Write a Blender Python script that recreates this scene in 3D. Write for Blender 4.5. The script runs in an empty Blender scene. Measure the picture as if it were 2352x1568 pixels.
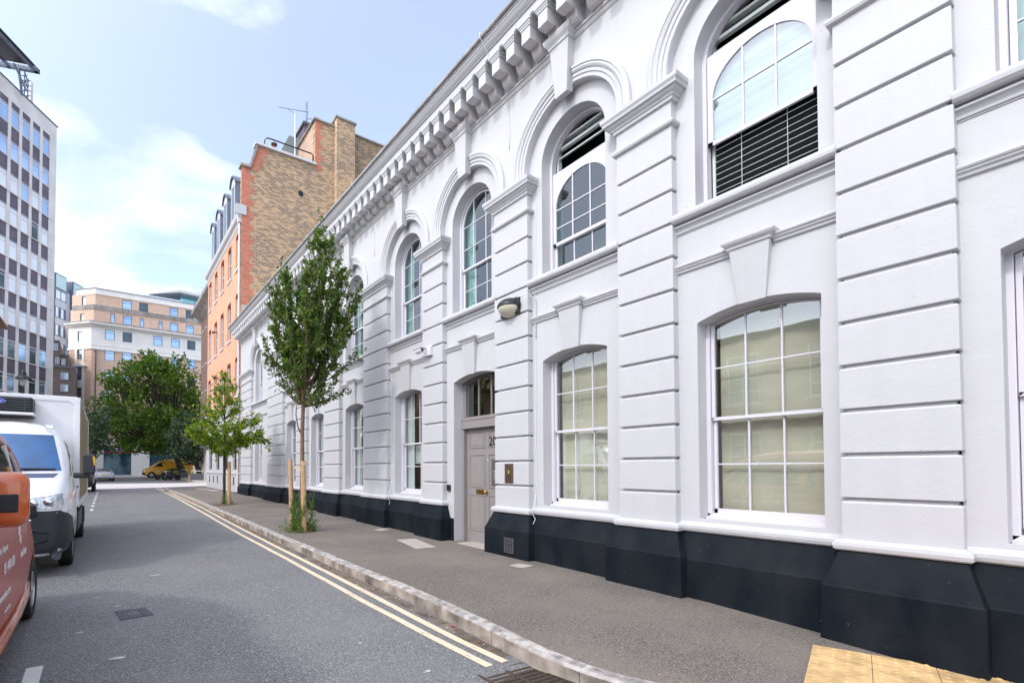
import bpy, bmesh, math, random
from mathutils import Vector, Matrix
from mathutils.bvhtree import BVHTree
random.seed(7)
R = math.radians
scene = bpy.context.scene
COL = scene.collection

# ------------------------------------------------------------------ camera
cam_d = bpy.data.cameras.new("camera")
cam = bpy.data.objects.new("camera", cam_d)
COL.objects.link(cam)
scene.camera = cam
cam_d.sensor_width = 36
cam_d.lens = 36 * 1105 / 2352
cam_d.shift_x = 0.1046
cam_d.shift_y = 268 / 2352
cam_d.clip_end = 3000
cam.location = (0, 0, 1.5)
cam.rotation_euler = (R(90) + math.atan(24 / 1105), 0, -R(31.8))

# ------------------------------------------------------------------ sky, sun, exposure
SUN_EL, SUN_AZ = R(42), math.atan2(-0.975, -0.22)      # azimuth measured from +Y towards +X
world = bpy.data.worlds.new("World")
scene.world = world
world.use_nodes = True
wn, wl = world.node_tree.nodes, world.node_tree.links
wn.clear()
out = wn.new('ShaderNodeOutputWorld')
bg = wn.new('ShaderNodeBackground')
sky = wn.new('ShaderNodeTexSky')
sky.sky_type = 'NISHITA'
sky.sun_disc = False
sky.sun_elevation = SUN_EL
sky.sun_rotation = SUN_AZ
sky.air_density = 1.0
sky.dust_density = 1.0
sky.ozone_density = 1.5
tc = wn.new('ShaderNodeTexCoord')
mp = wn.new('ShaderNodeMapping')
mp.inputs['Scale'].default_value = (1.0, 1.0, 2.6)
mp.inputs['Location'].default_value = (0.35, 0.1, 0.0)
nz = wn.new('ShaderNodeTexNoise')
nz.inputs['Scale'].default_value = 2.1
nz.inputs['Detail'].default_value = 8
nz.inputs['Roughness'].default_value = 0.52
nz.inputs['Distortion'].default_value = 0.35
sep = wn.new('ShaderNodeSeparateXYZ')
low = wn.new('ShaderNodeMapRange')           # more cloud towards the horizon
low.inputs['From Min'].default_value = 0.0
low.inputs['From Max'].default_value = 0.75
low.inputs['To Min'].default_value = 0.16
low.inputs['To Max'].default_value = -0.06
addn = wn.new('ShaderNodeMath'); addn.operation = 'ADD'
ramp = wn.new('ShaderNodeValToRGB')
ramp.color_ramp.elements[0].position = 0.53
ramp.color_ramp.elements[0].color = (0.20, 0.20, 0.20, 1)
ramp.color_ramp.elements[1].position = 0.82
ramp.color_ramp.elements[1].color = (1, 1, 1, 1)
mix = wn.new('ShaderNodeMixRGB')
mix.inputs['Color2'].default_value = (5.4, 5.5, 5.7, 1)
wl.new(tc.outputs['Generated'], mp.inputs['Vector'])
wl.new(mp.outputs['Vector'], nz.inputs['Vector'])
wl.new(tc.outputs['Generated'], sep.inputs['Vector'])
wl.new(sep.outputs['Z'], low.inputs['Value'])
wl.new(nz.outputs['Fac'], addn.inputs[0])
wl.new(low.outputs['Result'], addn.inputs[1])
wl.new(addn.outputs[0], ramp.inputs['Fac'])
wl.new(ramp.outputs['Color'], mix.inputs['Fac'])
wl.new(sky.outputs['Color'], mix.inputs['Color1'])
# broad glow added to the sky round the sun as soft fill light
glow_n = wn.new('ShaderNodeVectorMath'); glow_n.operation = 'NORMALIZE'
glow_d = wn.new('ShaderNodeVectorMath'); glow_d.operation = 'DOT_PRODUCT'
glow_d.inputs[1].default_value = (-0.975 * math.cos(SUN_EL), -0.22 * math.cos(SUN_EL), math.sin(SUN_EL))
glow_m = wn.new('ShaderNodeMath'); glow_m.operation = 'MAXIMUM'; glow_m.inputs[1].default_value = 0.0
glow_p = wn.new('ShaderNodeMath'); glow_p.operation = 'POWER'; glow_p.inputs[1].default_value = 2.2
glow_c = wn.new('ShaderNodeVectorMath'); glow_c.operation = 'SCALE'; glow_c.inputs[0].default_value = (4.9, 4.75, 4.55)
glow_a = wn.new('ShaderNodeVectorMath'); glow_a.operation = 'ADD'
wl.new(tc.outputs['Generated'], glow_n.inputs[0]); wl.new(glow_n.outputs['Vector'], glow_d.inputs[0])
wl.new(glow_d.outputs['Value'], glow_m.inputs[0]); wl.new(glow_m.outputs[0], glow_p.inputs[0])
wl.new(glow_p.outputs[0], glow_c.inputs['Scale']); wl.new(mix.outputs['Color'], glow_a.inputs[0]); wl.new(glow_c.outputs['Vector'], glow_a.inputs[1])
wl.new(glow_a.outputs['Vector'], bg.inputs['Color'])
bg.inputs['Strength'].default_value = 0.15
wl.new(bg.outputs['Background'], out.inputs['Surface'])

sun_d = bpy.data.lights.new("sun", 'SUN')
sun_d.energy = 0.68
sun_d.angle = R(4.5)
sun_d.color = (1.0, 0.95, 0.88)
sun = bpy.data.objects.new("sun", sun_d)
COL.objects.link(sun)
sd = Vector((-0.975 * math.cos(SUN_EL), -0.22 * math.cos(SUN_EL), math.sin(SUN_EL)))
sun.rotation_euler = sd.to_track_quat('Z', 'Y').to_euler()
sun.location = sd * 60

scene.view_settings.view_transform = 'Standard'
scene.view_settings.look = 'None'
scene.view_settings.gamma = 1
scene.view_settings.exposure = 1.15
scene.render.engine = 'CYCLES'
scene.cycles.max_bounces = 8
scene.cycles.transparent_max_bounces = 12

# ------------------------------------------------------------------ materials
def new_mat(name):
    m = bpy.data.materials.new(name); m.use_nodes = True
    return m, m.node_tree.nodes, m.node_tree.links, m.node_tree.nodes['Principled BSDF']

def mat(name, col, rough=0.7, metal=0.0, var=0.0, vscale=6.0, bump=0.0, bscale=60.0, spec=0.5, coat=0.0, col2=None, detail=6, stretch=None):
    m, n, l, b = new_mat(name)
    b.inputs['Base Color'].default_value = (*col, 1)
    b.inputs['Roughness'].default_value = rough
    b.inputs['Metallic'].default_value = metal
    b.inputs['Specular IOR Level'].default_value = spec
    b.inputs['Coat Weight'].default_value = coat
    b.inputs['Coat Roughness'].default_value = 0.04
    geo = n.new('ShaderNodeNewGeometry')
    src = geo.outputs['Position']
    if stretch:
        mpg = n.new('ShaderNodeMapping'); mpg.inputs['Scale'].default_value = stretch
        l.new(src, mpg.inputs['Vector']); src = mpg.outputs['Vector']
    if var > 0 or col2:
        t = n.new('ShaderNodeTexNoise'); t.inputs['Scale'].default_value = vscale; t.inputs['Detail'].default_value = detail
        l.new(src, t.inputs['Vector'])
        r = n.new('ShaderNodeValToRGB')
        c2 = col2 if col2 else tuple(max(0, c * (1 - var)) for c in col)
        c1 = col if col2 else tuple(min(1, c * (1 + var * 0.6)) for c in col)
        r.color_ramp.elements[0].position = 0.3; r.color_ramp.elements[0].color = (*c2, 1)
        r.color_ramp.elements[1].position = 0.68; r.color_ramp.elements[1].color = (*c1, 1)
        l.new(t.outputs['Fac'], r.inputs['Fac']); l.new(r.outputs['Color'], b.inputs['Base Color'])
    if bump > 0:
        t2 = n.new('ShaderNodeTexNoise'); t2.inputs['Scale'].default_value = bscale; t2.inputs['Detail'].default_value = 4
        l.new(geo.outputs['Position'], t2.inputs['Vector'])
        bp = n.new('ShaderNodeBump'); bp.inputs['Strength'].default_value = bump; bp.inputs['Distance'].default_value = 0.01
        l.new(t2.outputs['Fac'], bp.inputs['Height']); l.new(bp.outputs['Normal'], b.inputs['Normal'])
    return m

def stucco_mat(name, col, stain=0.10):
    m, n, l, b = new_mat(name)
    b.inputs['Roughness'].default_value = 0.55
    geo = n.new('ShaderNodeNewGeometry')
    big = n.new('ShaderNodeTexNoise'); big.inputs['Scale'].default_value = 1.3; big.inputs['Detail'].default_value = 8; big.inputs['Roughness'].default_value = 0.65
    l.new(geo.outputs['Position'], big.inputs['Vector'])
    # rain streaks: noise squeezed vertically
    mpg = n.new('ShaderNodeMapping'); mpg.inputs['Scale'].default_value = (9, 9, 0.7)
    l.new(geo.outputs['Position'], mpg.inputs['Vector'])
    st = n.new('ShaderNodeTexNoise'); st.inputs['Scale'].default_value = 1.0; st.inputs['Detail'].default_value = 5
    l.new(mpg.outputs['Vector'], st.inputs['Vector'])
    ad = n.new('ShaderNodeMath'); ad.operation = 'MULTIPLY'
    l.new(big.outputs['Fac'], ad.inputs[0]); l.new(st.outputs['Fac'], ad.inputs[1])
    r = n.new('ShaderNodeValToRGB')
    r.color_ramp.elements[0].position = 0.12; r.color_ramp.elements[0].color = (*[c * (1 - stain) for c in col], 1)
    r.color_ramp.elements[1].position = 0.28; r.color_ramp.elements[1].color = (*col, 1)
    l.new(ad.outputs[0], r.inputs['Fac'])
    # sparse dark specks and chips
    sp = n.new('ShaderNodeTexNoise'); sp.inputs['Scale'].default_value = 26; sp.inputs['Detail'].default_value = 2
    l.new(geo.outputs['Position'], sp.inputs['Vector'])
    sr = n.new('ShaderNodeValToRGB'); sr.color_ramp.elements[0].position = 0.76; sr.color_ramp.elements[1].position = 0.80
    l.new(sp.outputs['Fac'], sr.inputs['Fac'])
    mx = n.new('ShaderNodeMixRGB'); mx.inputs['Color2'].default_value = (*[c * 0.62 for c in col], 1)
    l.new(sr.outputs['Color'], mx.inputs['Fac']); l.new(r.outputs['Color'], mx.inputs['Color1'])
    l.new(mx.outputs['Color'], b.inputs['Base Color'])
    t2 = n.new('ShaderNodeTexNoise'); t2.inputs['Scale'].default_value = 38; t2.inputs['Detail'].default_value = 6
    t3 = n.new('ShaderNodeTexNoise'); t3.inputs['Scale'].default_value = 5; t3.inputs['Detail'].default_value = 2
    l.new(geo.outputs['Position'], t2.inputs['Vector']); l.new(geo.outputs['Position'], t3.inputs['Vector'])
    b2 = n.new('ShaderNodeMath'); b2.operation = 'MULTIPLY_ADD'; b2.inputs[1].default_value = 3.0
    l.new(t3.outputs['Fac'], b2.inputs[0]); l.new(t2.outputs['Fac'], b2.inputs[2])
    bp = n.new('ShaderNodeBump'); bp.inputs['Strength'].default_value = 0.2; bp.inputs['Distance'].default_value = 0.008
    l.new(b2.outputs[0], bp.inputs['Height']); l.new(bp.outputs['Normal'], b.inputs['Normal'])
    return m

def brick_mat(name, c1, c2, mortar, scale=1.0, plane='XZ', dark=None, darkamt=0.5):
    m, n, l, b = new_mat(name)
    b.inputs['Roughness'].default_value = 0.9
    geo = n.new('ShaderNodeNewGeometry')
    s = n.new('ShaderNodeSeparateXYZ'); l.new(geo.outputs['Position'], s.inputs[0])
    c = n.new('ShaderNodeCombineXYZ')
    if plane == 'XZ': l.new(s.outputs['X'], c.inputs['X'])
    else: l.new(s.outputs['Y'], c.inputs['X'])
    l.new(s.outputs['Z'], c.inputs['Y'])
    t = n.new('ShaderNodeTexBrick')
    t.inputs['Scale'].default_value = 1.0 / scale
    t.inputs['Brick Width'].default_value = 0.22
    t.inputs['Row Height'].default_value = 0.075
    t.inputs['Mortar Size'].default_value = 0.010
    t.inputs['Mortar Smooth'].default_value = 0.2
    t.inputs['Bias'].default_value = 0.0
    t.inputs['Color1'].default_value = (*c1, 1); t.inputs['Color2'].default_value = (*c2, 1); t.inputs['Mortar'].default_value = (*mortar, 1)
    l.new(c.outputs[0], t.inputs['Vector'])
    last = t.outputs['Color']
    if dark:
        nz = n.new('ShaderNodeTexNoise'); nz.inputs['Scale'].default_value = 0.45; nz.inputs['Detail'].default_value = 3
        l.new(geo.outputs['Position'], nz.inputs['Vector'])
        sp2 = n.new('ShaderNodeSeparateXYZ'); l.new(c.outputs[0], sp2.inputs[0])
        def mth(op, a, b=None):
            q = n.new('ShaderNodeMath'); q.operation = op
            for i_, v_ in enumerate((a, b)):
                if v_ is None: continue
                if isinstance(v_, (int, float)): q.inputs[i_].default_value = v_
                else: l.new(v_, q.inputs[i_])
            return q.outputs[0]
        row_ = mth('FLOOR', mth('DIVIDE', sp2.outputs['Y'], 0.075 * scale))
        col_ = mth('FLOOR', mth('ADD', mth('DIVIDE', sp2.outputs['X'], 0.22 * scale), mth('MULTIPLY', mth('MODULO', row_, 2.0), 0.5)))
        cc2 = n.new('ShaderNodeCombineXYZ'); l.new(row_, cc2.inputs['X']); l.new(col_, cc2.inputs['Y'])
        t2 = n.new('ShaderNodeTexWhiteNoise'); l.new(cc2.outputs[0], t2.inputs['Vector'])
        sub = n.new('ShaderNodeMath'); sub.operation = 'MULTIPLY_ADD'; sub.inputs[1].default_value = 1.5; sub.inputs[2].default_value = -0.62 + darkamt * 0.4
        l.new(nz.outputs['Fac'], sub.inputs[0])
        mm = n.new('ShaderNodeMath'); mm.operation = 'ADD'; l.new(t2.outputs['Value'], mm.inputs[0]); l.new(sub.outputs[0], mm.inputs[1])
        rr = n.new('ShaderNodeValToRGB'); rr.color_ramp.elements[0].position = 0.72; rr.color_ramp.elements[1].position = 1.0
        rr.color_ramp.elements[1].color = (0.8, 0.8, 0.8, 1)
        l.new(mm.outputs[0], rr.inputs['Fac'])
        keep = n.new('ShaderNodeMath'); keep.operation = 'SUBTRACT'; l.new(rr.outputs['Color'], keep.inputs[0]); l.new(t.outputs['Fac'], keep.inputs[1]); keep.use_clamp = True
        mx = n.new('ShaderNodeMixRGB'); mx.inputs['Color2'].default_value = (*dark, 1)
        l.new(keep.outputs[0], mx.inputs['Fac']); l.new(last, mx.inputs['Color1']); last = mx.outputs['Color']
    v = n.new('ShaderNodeTexNoise'); v.inputs['Scale'].default_value = 3.0; v.inputs['Detail'].default_value = 8
    l.new(geo.outputs['Position'], v.inputs['Vector'])
    hs = n.new('ShaderNodeHueSaturation')
    mr = n.new('ShaderNodeMapRange'); mr.inputs['To Min'].default_value = 0.78; mr.inputs['To Max'].default_value = 1.22
    l.new(v.outputs['Fac'], mr.inputs['Value']); l.new(mr.outputs['Result'], hs.inputs['Value']); l.new(last, hs.inputs['Color'])
    l.new(hs.outputs['Color'], b.inputs['Base Color'])
    return m

def glass_mat(name, tint=(0.9, 0.96, 0.93), ior=1.6, gain=1.0, wave=0.0008):
    m = bpy.data.materials.new(name); m.use_nodes = True
    n, l = m.node_tree.nodes, m.node_tree.links
    n.clear()
    o = n.new('ShaderNodeOutputMaterial')
    tr = n.new('ShaderNodeBsdfTransparent'); tr.inputs['Color'].default_value = (*tint, 1)
    gl = n.new('ShaderNodeBsdfGlossy'); gl.inputs['Roughness'].default_value = 0.0; gl.inputs['Color'].default_value = (0.95, 0.98, 1, 1)
    lw = n.new('ShaderNodeLayerWeight'); lw.inputs['Blend'].default_value = 0.5
    fr = n.new('ShaderNodeMath'); fr.operation = 'POWER'; fr.inputs[1].default_value = 3.5; l.new(lw.outputs['Facing'], fr.inputs[0])
    mu = n.new('ShaderNodeMath'); mu.operation = 'MULTIPLY_ADD'; mu.inputs[1].default_value = 0.9 - 0.055 * gain; mu.inputs[2].default_value = 0.055 * gain; mu.use_clamp = True
    mx = n.new('ShaderNodeMixShader')
    geo = n.new('ShaderNodeNewGeometry')
    t = n.new('ShaderNodeTexNoise'); t.inputs['Scale'].default_value = 2.2; t.inputs['Detail'].default_value = 1
    l.new(geo.outputs['Position'], t.inputs['Vector'])
    bp = n.new('ShaderNodeBump'); bp.inputs['Strength'].default_value = 1.0; bp.inputs['Distance'].default_value = wave
    l.new(t.outputs['Fac'], bp.inputs['Height']); l.new(bp.outputs['Normal'], gl.inputs['Normal'])
    l.new(fr.outputs[0], mu.inputs[0]); l.new(mu.outputs[0], mx.inputs['Fac'])
    l.new(tr.outputs[0], mx.inputs[1]); l.new(gl.outputs[0], mx.inputs[2]); l.new(mx.outputs[0], o.inputs['Surface'])
    return m

def leaf_mat(name, cols, trans=0.35):
    m = bpy.data.materials.new(name); m.use_nodes = True
    n, l = m.node_tree.nodes, m.node_tree.links
    b = n['Principled BSDF']; o = n['Material Output']
    geo = n.new('ShaderNodeNewGeometry')
    r = n.new('ShaderNodeValToRGB')
    e = r.color_ramp.elements
    e[0].color = (*cols[0], 1); e[0].position = 0.0
    e[1].color = (*cols[-1], 1); e[1].position = 1.0
    for i, c in enumerate(cols[1:-1]):
        x = e.new((i + 1) / (len(cols) - 1)); x.color = (*c, 1)
    l.new(geo.outputs['Random Per Island'], r.inputs['Fac'])
    l.new(r.outputs['Color'], b.inputs['Base Color']); b.inputs['Roughness'].default_value = 0.45
    b.inputs['Specular IOR Level'].default_value = 0.4
    t = n.new('ShaderNodeBsdfTranslucent')
    g = n.new('ShaderNodeMixRGB'); g.blend_type = 'MULTIPLY'; g.inputs['Fac'].default_value = 1; g.inputs['Color2'].default_value = (1.5, 1.6, 0.5, 1)
    l.new(r.outputs['Color'], g.inputs['Color1']); l.new(g.outputs['Color'], t.inputs['Color'])
    mx = n.new('ShaderNodeMixShader'); mx.inputs['Fac'].default_value = trans
    l.new(b.outputs[0], mx.inputs[1]); l.new(t.outputs[0], mx.inputs[2]); l.new(mx.outputs[0], o.inputs['Surface'])
    return m

def asphalt_mat(name, c_dark, c_light, patch=(0.09, 0.09, 0.09), patchamt=0.3, grit=0.34):
    m, n, l, b = new_mat(name)
    b.inputs['Roughness'].default_value = 0.85
    geo = n.new('ShaderNodeNewGeometry')
    a = n.new('ShaderNodeTexNoise'); a.inputs['Scale'].default_value = 70; a.inputs['Detail'].default_value = 5; a.inputs['Roughness'].default_value = 0.75
    v = n.new('ShaderNodeTexVoronoi'); v.inputs['Scale'].default_value = 95
    big = n.new('ShaderNodeTexNoise'); big.inputs['Scale'].default_value = 0.7; big.inputs['Detail'].default_value = 7; big.inputs['Roughness'].default_value = 0.6
    for q in (a, v, big): l.new(geo.outputs['Position'], q.inputs['Vector'])
    r = n.new('ShaderNodeValToRGB'); r.color_ramp.elements[0].position = 0.40; r.color_ramp.elements[0].color = (*[c * .62 for c in c_dark], 1)
    r.color_ramp.elements[1].position = 0.60; r.color_ramp.elements[1].color = (*c_light, 1)
    l.new(a.outputs['Fac'], r.inputs['Fac'])
    # pale chippings
    w = n.new('ShaderNodeTexWhiteNoise'); l.new(v.outputs['Color'], w.inputs['Vector'])
    wr = n.new('ShaderNodeValToRGB'); wr.color_ramp.elements[0].position = 0.84; wr.color_ramp.elements[1].position = 0.97
    wr.color_ramp.elements[1].color = (grit, grit, grit, 1)
    l.new(w.outputs['Value'], wr.inputs['Fac'])
    m1 = n.new('ShaderNodeMixRGB'); m1.inputs['Color2'].default_value = (*[c * 2.6 for c in c_light], 1)
    l.new(wr.outputs['Color'], m1.inputs['Fac']); l.new(r.outputs['Color'], m1.inputs['Color1'])
    br = n.new('ShaderNodeValToRGB'); br.color_ramp.elements[0].position = 0.42; br.color_ramp.elements[1].position = 0.66
    br.color_ramp.elements[1].color = (patchamt, patchamt, patchamt, 1)
    l.new(big.outputs['Fac'], br.inputs['Fac'])
    m2 = n.new('ShaderNodeMixRGB'); m2.inputs['Color2'].default_value = (*patch, 1)
    l.new(br.outputs['Color'], m2.inputs['Fac']); l.new(m1.outputs['Color'], m2.inputs['Color1'])
    l.new(m2.outputs['Color'], b.inputs['Base Color'])
    bp = n.new('ShaderNodeBump'); bp.inputs['Strength'].default_value = 0.6; bp.inputs['Distance'].default_value = 0.006
    l.new(a.outputs['Fac'], bp.inputs['Height']); l.new(bp.outputs['Normal'], b.inputs['Normal'])
    return m

def line_mat(name, col, under):
    m, n, l, b = new_mat(name)
    b.inputs['Roughness'].default_value = 0.7
    geo = n.new('ShaderNodeNewGeometry')
    a = n.new('ShaderNodeTexNoise'); a.inputs['Scale'].default_value = 40; a.inputs['Detail'].default_value = 8; a.inputs['Roughness'].default_value = 0.75
    c = n.new('ShaderNodeTexNoise'); c.inputs['Scale'].default_value = 3; c.inputs['Detail'].default_value = 4
    l.new(geo.outputs['Position'], a.inputs['Vector']); l.new(geo.outputs['Position'], c.inputs['Vector'])
    ad = n.new('ShaderNodeMath'); ad.operation = 'MULTIPLY_ADD'; ad.inputs[1].default_value = 0.5
    l.new(c.outputs['Fac'], ad.inputs[0]); l.new(a.outputs['Fac'], ad.inputs[2])
    r = n.new('ShaderNodeValToRGB'); r.color_ramp.elements[0].position = 0.58; r.color_ramp.elements[0].color = (*under, 1)
    r.color_ramp.elements[1].position = 0.68; r.color_ramp.elements[1].color = (*col, 1)
    l.new(ad.outputs[0], r.inputs['Fac']); l.new(r.outputs['Color'], b.inputs['Base Color'])
    return m

M = dict(
    stucco=stucco_mat('stucco', (0.535, 0.532, 0.55), 0.03),
    plinth=mat('plinth_paint', (0.017, 0.021, 0.026), 0.6, var=0.4, vscale=3.0, bump=0.16, bscale=26, col2=(0.0045, 0.009, 0.0145), spec=0.10, stretch=(1, 1, .45)),
    joinery=mat('white_joinery', (0.66, 0.64, 0.70), 0.35, bump=0.05),
    lead=mat('lead_gutter', (0.34, 0.34, 0.35), 0.7, var=0.3, vscale=5, bump=0.2),
    door=mat('grey_door_paint', (0.285, 0.265, 0.258), 0.4, var=0.06, vscale=8),
    glass=glass_mat('window_glass', tint=(0.90, 0.94, 0.92), gain=3.2),
    glass_hi=glass_mat('window_glass_upper', tint=(0.52, 0.70, 0.69), gain=2.0),
    glass_pale=glass_mat('pale_reflecting_glass', tint=(0.80, 0.91, 0.89), gain=4.6, wave=0.003),
    blind=mat('roller_blind', (0.57, 0.545, 0.44), 0.9, var=0.32, vscale=1.0, stretch=(.3, .5, 2.2)),
    curtain=mat('white_curtain', (0.62, 0.68, 0.66), 0.9),
    slat=mat('blind_slat', (0.010, 0.011, 0.012), 0.8, spec=0.05),
    slat_edge=mat('blind_slat_edge', (0.75, 0.75, 0.72), 0.5),
    dark=mat('dark_interior', (0.018, 0.022, 0.024), 0.9),
    interior=mat('room_interior', (0.10, 0.11, 0.10), 0.9),
    brass=mat('brass', (0.62, 0.40, 0.14), 0.25, metal=1.0),
    bronze=mat('bronze_plaque', (0.13, 0.085, 0.06), 0.45, metal=0.3, var=0.2, vscale=30),
    steel=mat('brushed_steel', (0.32, 0.31, 0.30), 0.35, metal=0.8),
    black=mat('black_plastic', (0.012, 0.014, 0.018), 0.45),
    rubber=mat('tyre_rubber', (0.012, 0.012, 0.013), 0.75, bump=0.2, bscale=90),
    grey_plastic=mat('dark_grey_bumper', (0.028, 0.033, 0.040), 0.5, bump=0.06, bscale=200),
    white_paint=mat('white_vehicle_paint', (0.86, 0.86, 0.87), 0.25, coat=0.6),
    white_panel=mat('white_box_panel', (0.85, 0.85, 0.86), 0.35, var=0.04, vscale=2),
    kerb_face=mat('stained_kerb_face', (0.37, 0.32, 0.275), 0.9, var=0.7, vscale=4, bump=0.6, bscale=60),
    stone=mat('kerb_granite', (0.42, 0.385, 0.36), 0.85, var=0.6, vscale=9, bump=0.5, bscale=70),
    slab=mat('pale_stone_slab', (0.44, 0.39, 0.345), 0.9, var=0.2, vscale=10, bump=0.2),
    tactile=mat('buff_tactile_paving', (0.62, 0.41, 0.19), 0.85, var=0.35, vscale=7, bump=0.2),
    iron=mat('rusty_cast_iron', (0.055, 0.040, 0.033), 0.7, metal=0.3, var=0.5, vscale=30, bump=0.5, bscale=90, col2=(0.11, 0.06, 0.035)),
    iron_grey=mat('grey_cast_iron', (0.13, 0.13, 0.15), 0.55, metal=0.4, var=0.3, vscale=30, bump=0.4, bscale=90),
    wood=mat('pine_stake', (0.56, 0.36, 0.20), 0.8, var=0.35, vscale=6, stretch=(8, 8, 1), bump=0.3),
    bark=mat('tree_bark', (0.20, 0.125, 0.085), 0.9, var=0.45, vscale=14, bump=0.6, bscale=60, stretch=(3, 3, 1)),
    bark_dark=mat('dark_bark', (0.05, 0.038, 0.03), 0.9, var=0.3),
    earth=mat('bare_earth', (0.15, 0.10, 0.06), 0.95, var=0.5, vscale=25, bump=0.6),
    cable=mat('cable_sheath', (0.72, 0.72, 0.75), 0.5),
    road=asphalt_mat('road_asphalt', (0.098, 0.096, 0.102), (0.25, 0.245, 0.25), patch=(0.235, 0.225, 0.215), patchamt=0.45),
    pave=asphalt_mat('pavement_asphalt', (0.100, 0.088, 0.077), (0.225, 0.197, 0.170), patch=(0.25, 0.21, 0.17), patchamt=0.55, grit=0.25),
    cross=mat('pale_sunlit_asphalt', (0.62, 0.58, 0.57), 0.85, var=0.12, vscale=2),
    ground=mat('ground', (0.16, 0.15, 0.14), 0.95, var=0.2, vscale=0.5),
    yellow=line_mat('yellow_line_paint', (0.76, 0.61, 0.43), (0.30, 0.27, 0.23)),
    white_line=line_mat('white_line_paint', (0.66, 0.66, 0.64), (0.13, 0.13, 0.135)),
)

def add_specks(m, col, scale, lo, hi):
    n, l = m.node_tree.nodes, m.node_tree.links; b = n['Principled BSDF']
    src = b.inputs['Base Color'].links[0].from_socket
    geo = n.new('ShaderNodeNewGeometry'); t = n.new('ShaderNodeTexNoise'); t.inputs['Scale'].default_value = scale; t.inputs['Detail'].default_value = 3
    l.new(geo.outputs['Position'], t.inputs['Vector'])
    r = n.new('ShaderNodeValToRGB'); r.color_ramp.elements[0].position = lo; r.color_ramp.elements[1].position = hi
    l.new(t.outputs['Fac'], r.inputs['Fac'])
    mx = n.new('ShaderNodeMixRGB'); mx.inputs['Color2'].default_value = (*col, 1)
    l.new(r.outputs['Color'], mx.inputs['Fac']); l.new(src, mx.inputs['Color1']); l.new(mx.outputs['Color'], b.inputs['Base Color'])
add_specks(M['plinth'], (0.10, 0.12, 0.13), 34, 0.72, 0.80)
add_specks(M['pave'], (0.03, 0.028, 0.026), 9, 0.74, 0.79)
add_specks(M['road'], (0.33, 0.32, 0.31), 11, 0.77, 0.80)

# ------------------------------------------------------------------ mesh helpers
def wloc(o):
    v = Vector((0, 0, 0))
    while o: v += o.location; o = o.parent
    return v

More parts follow.
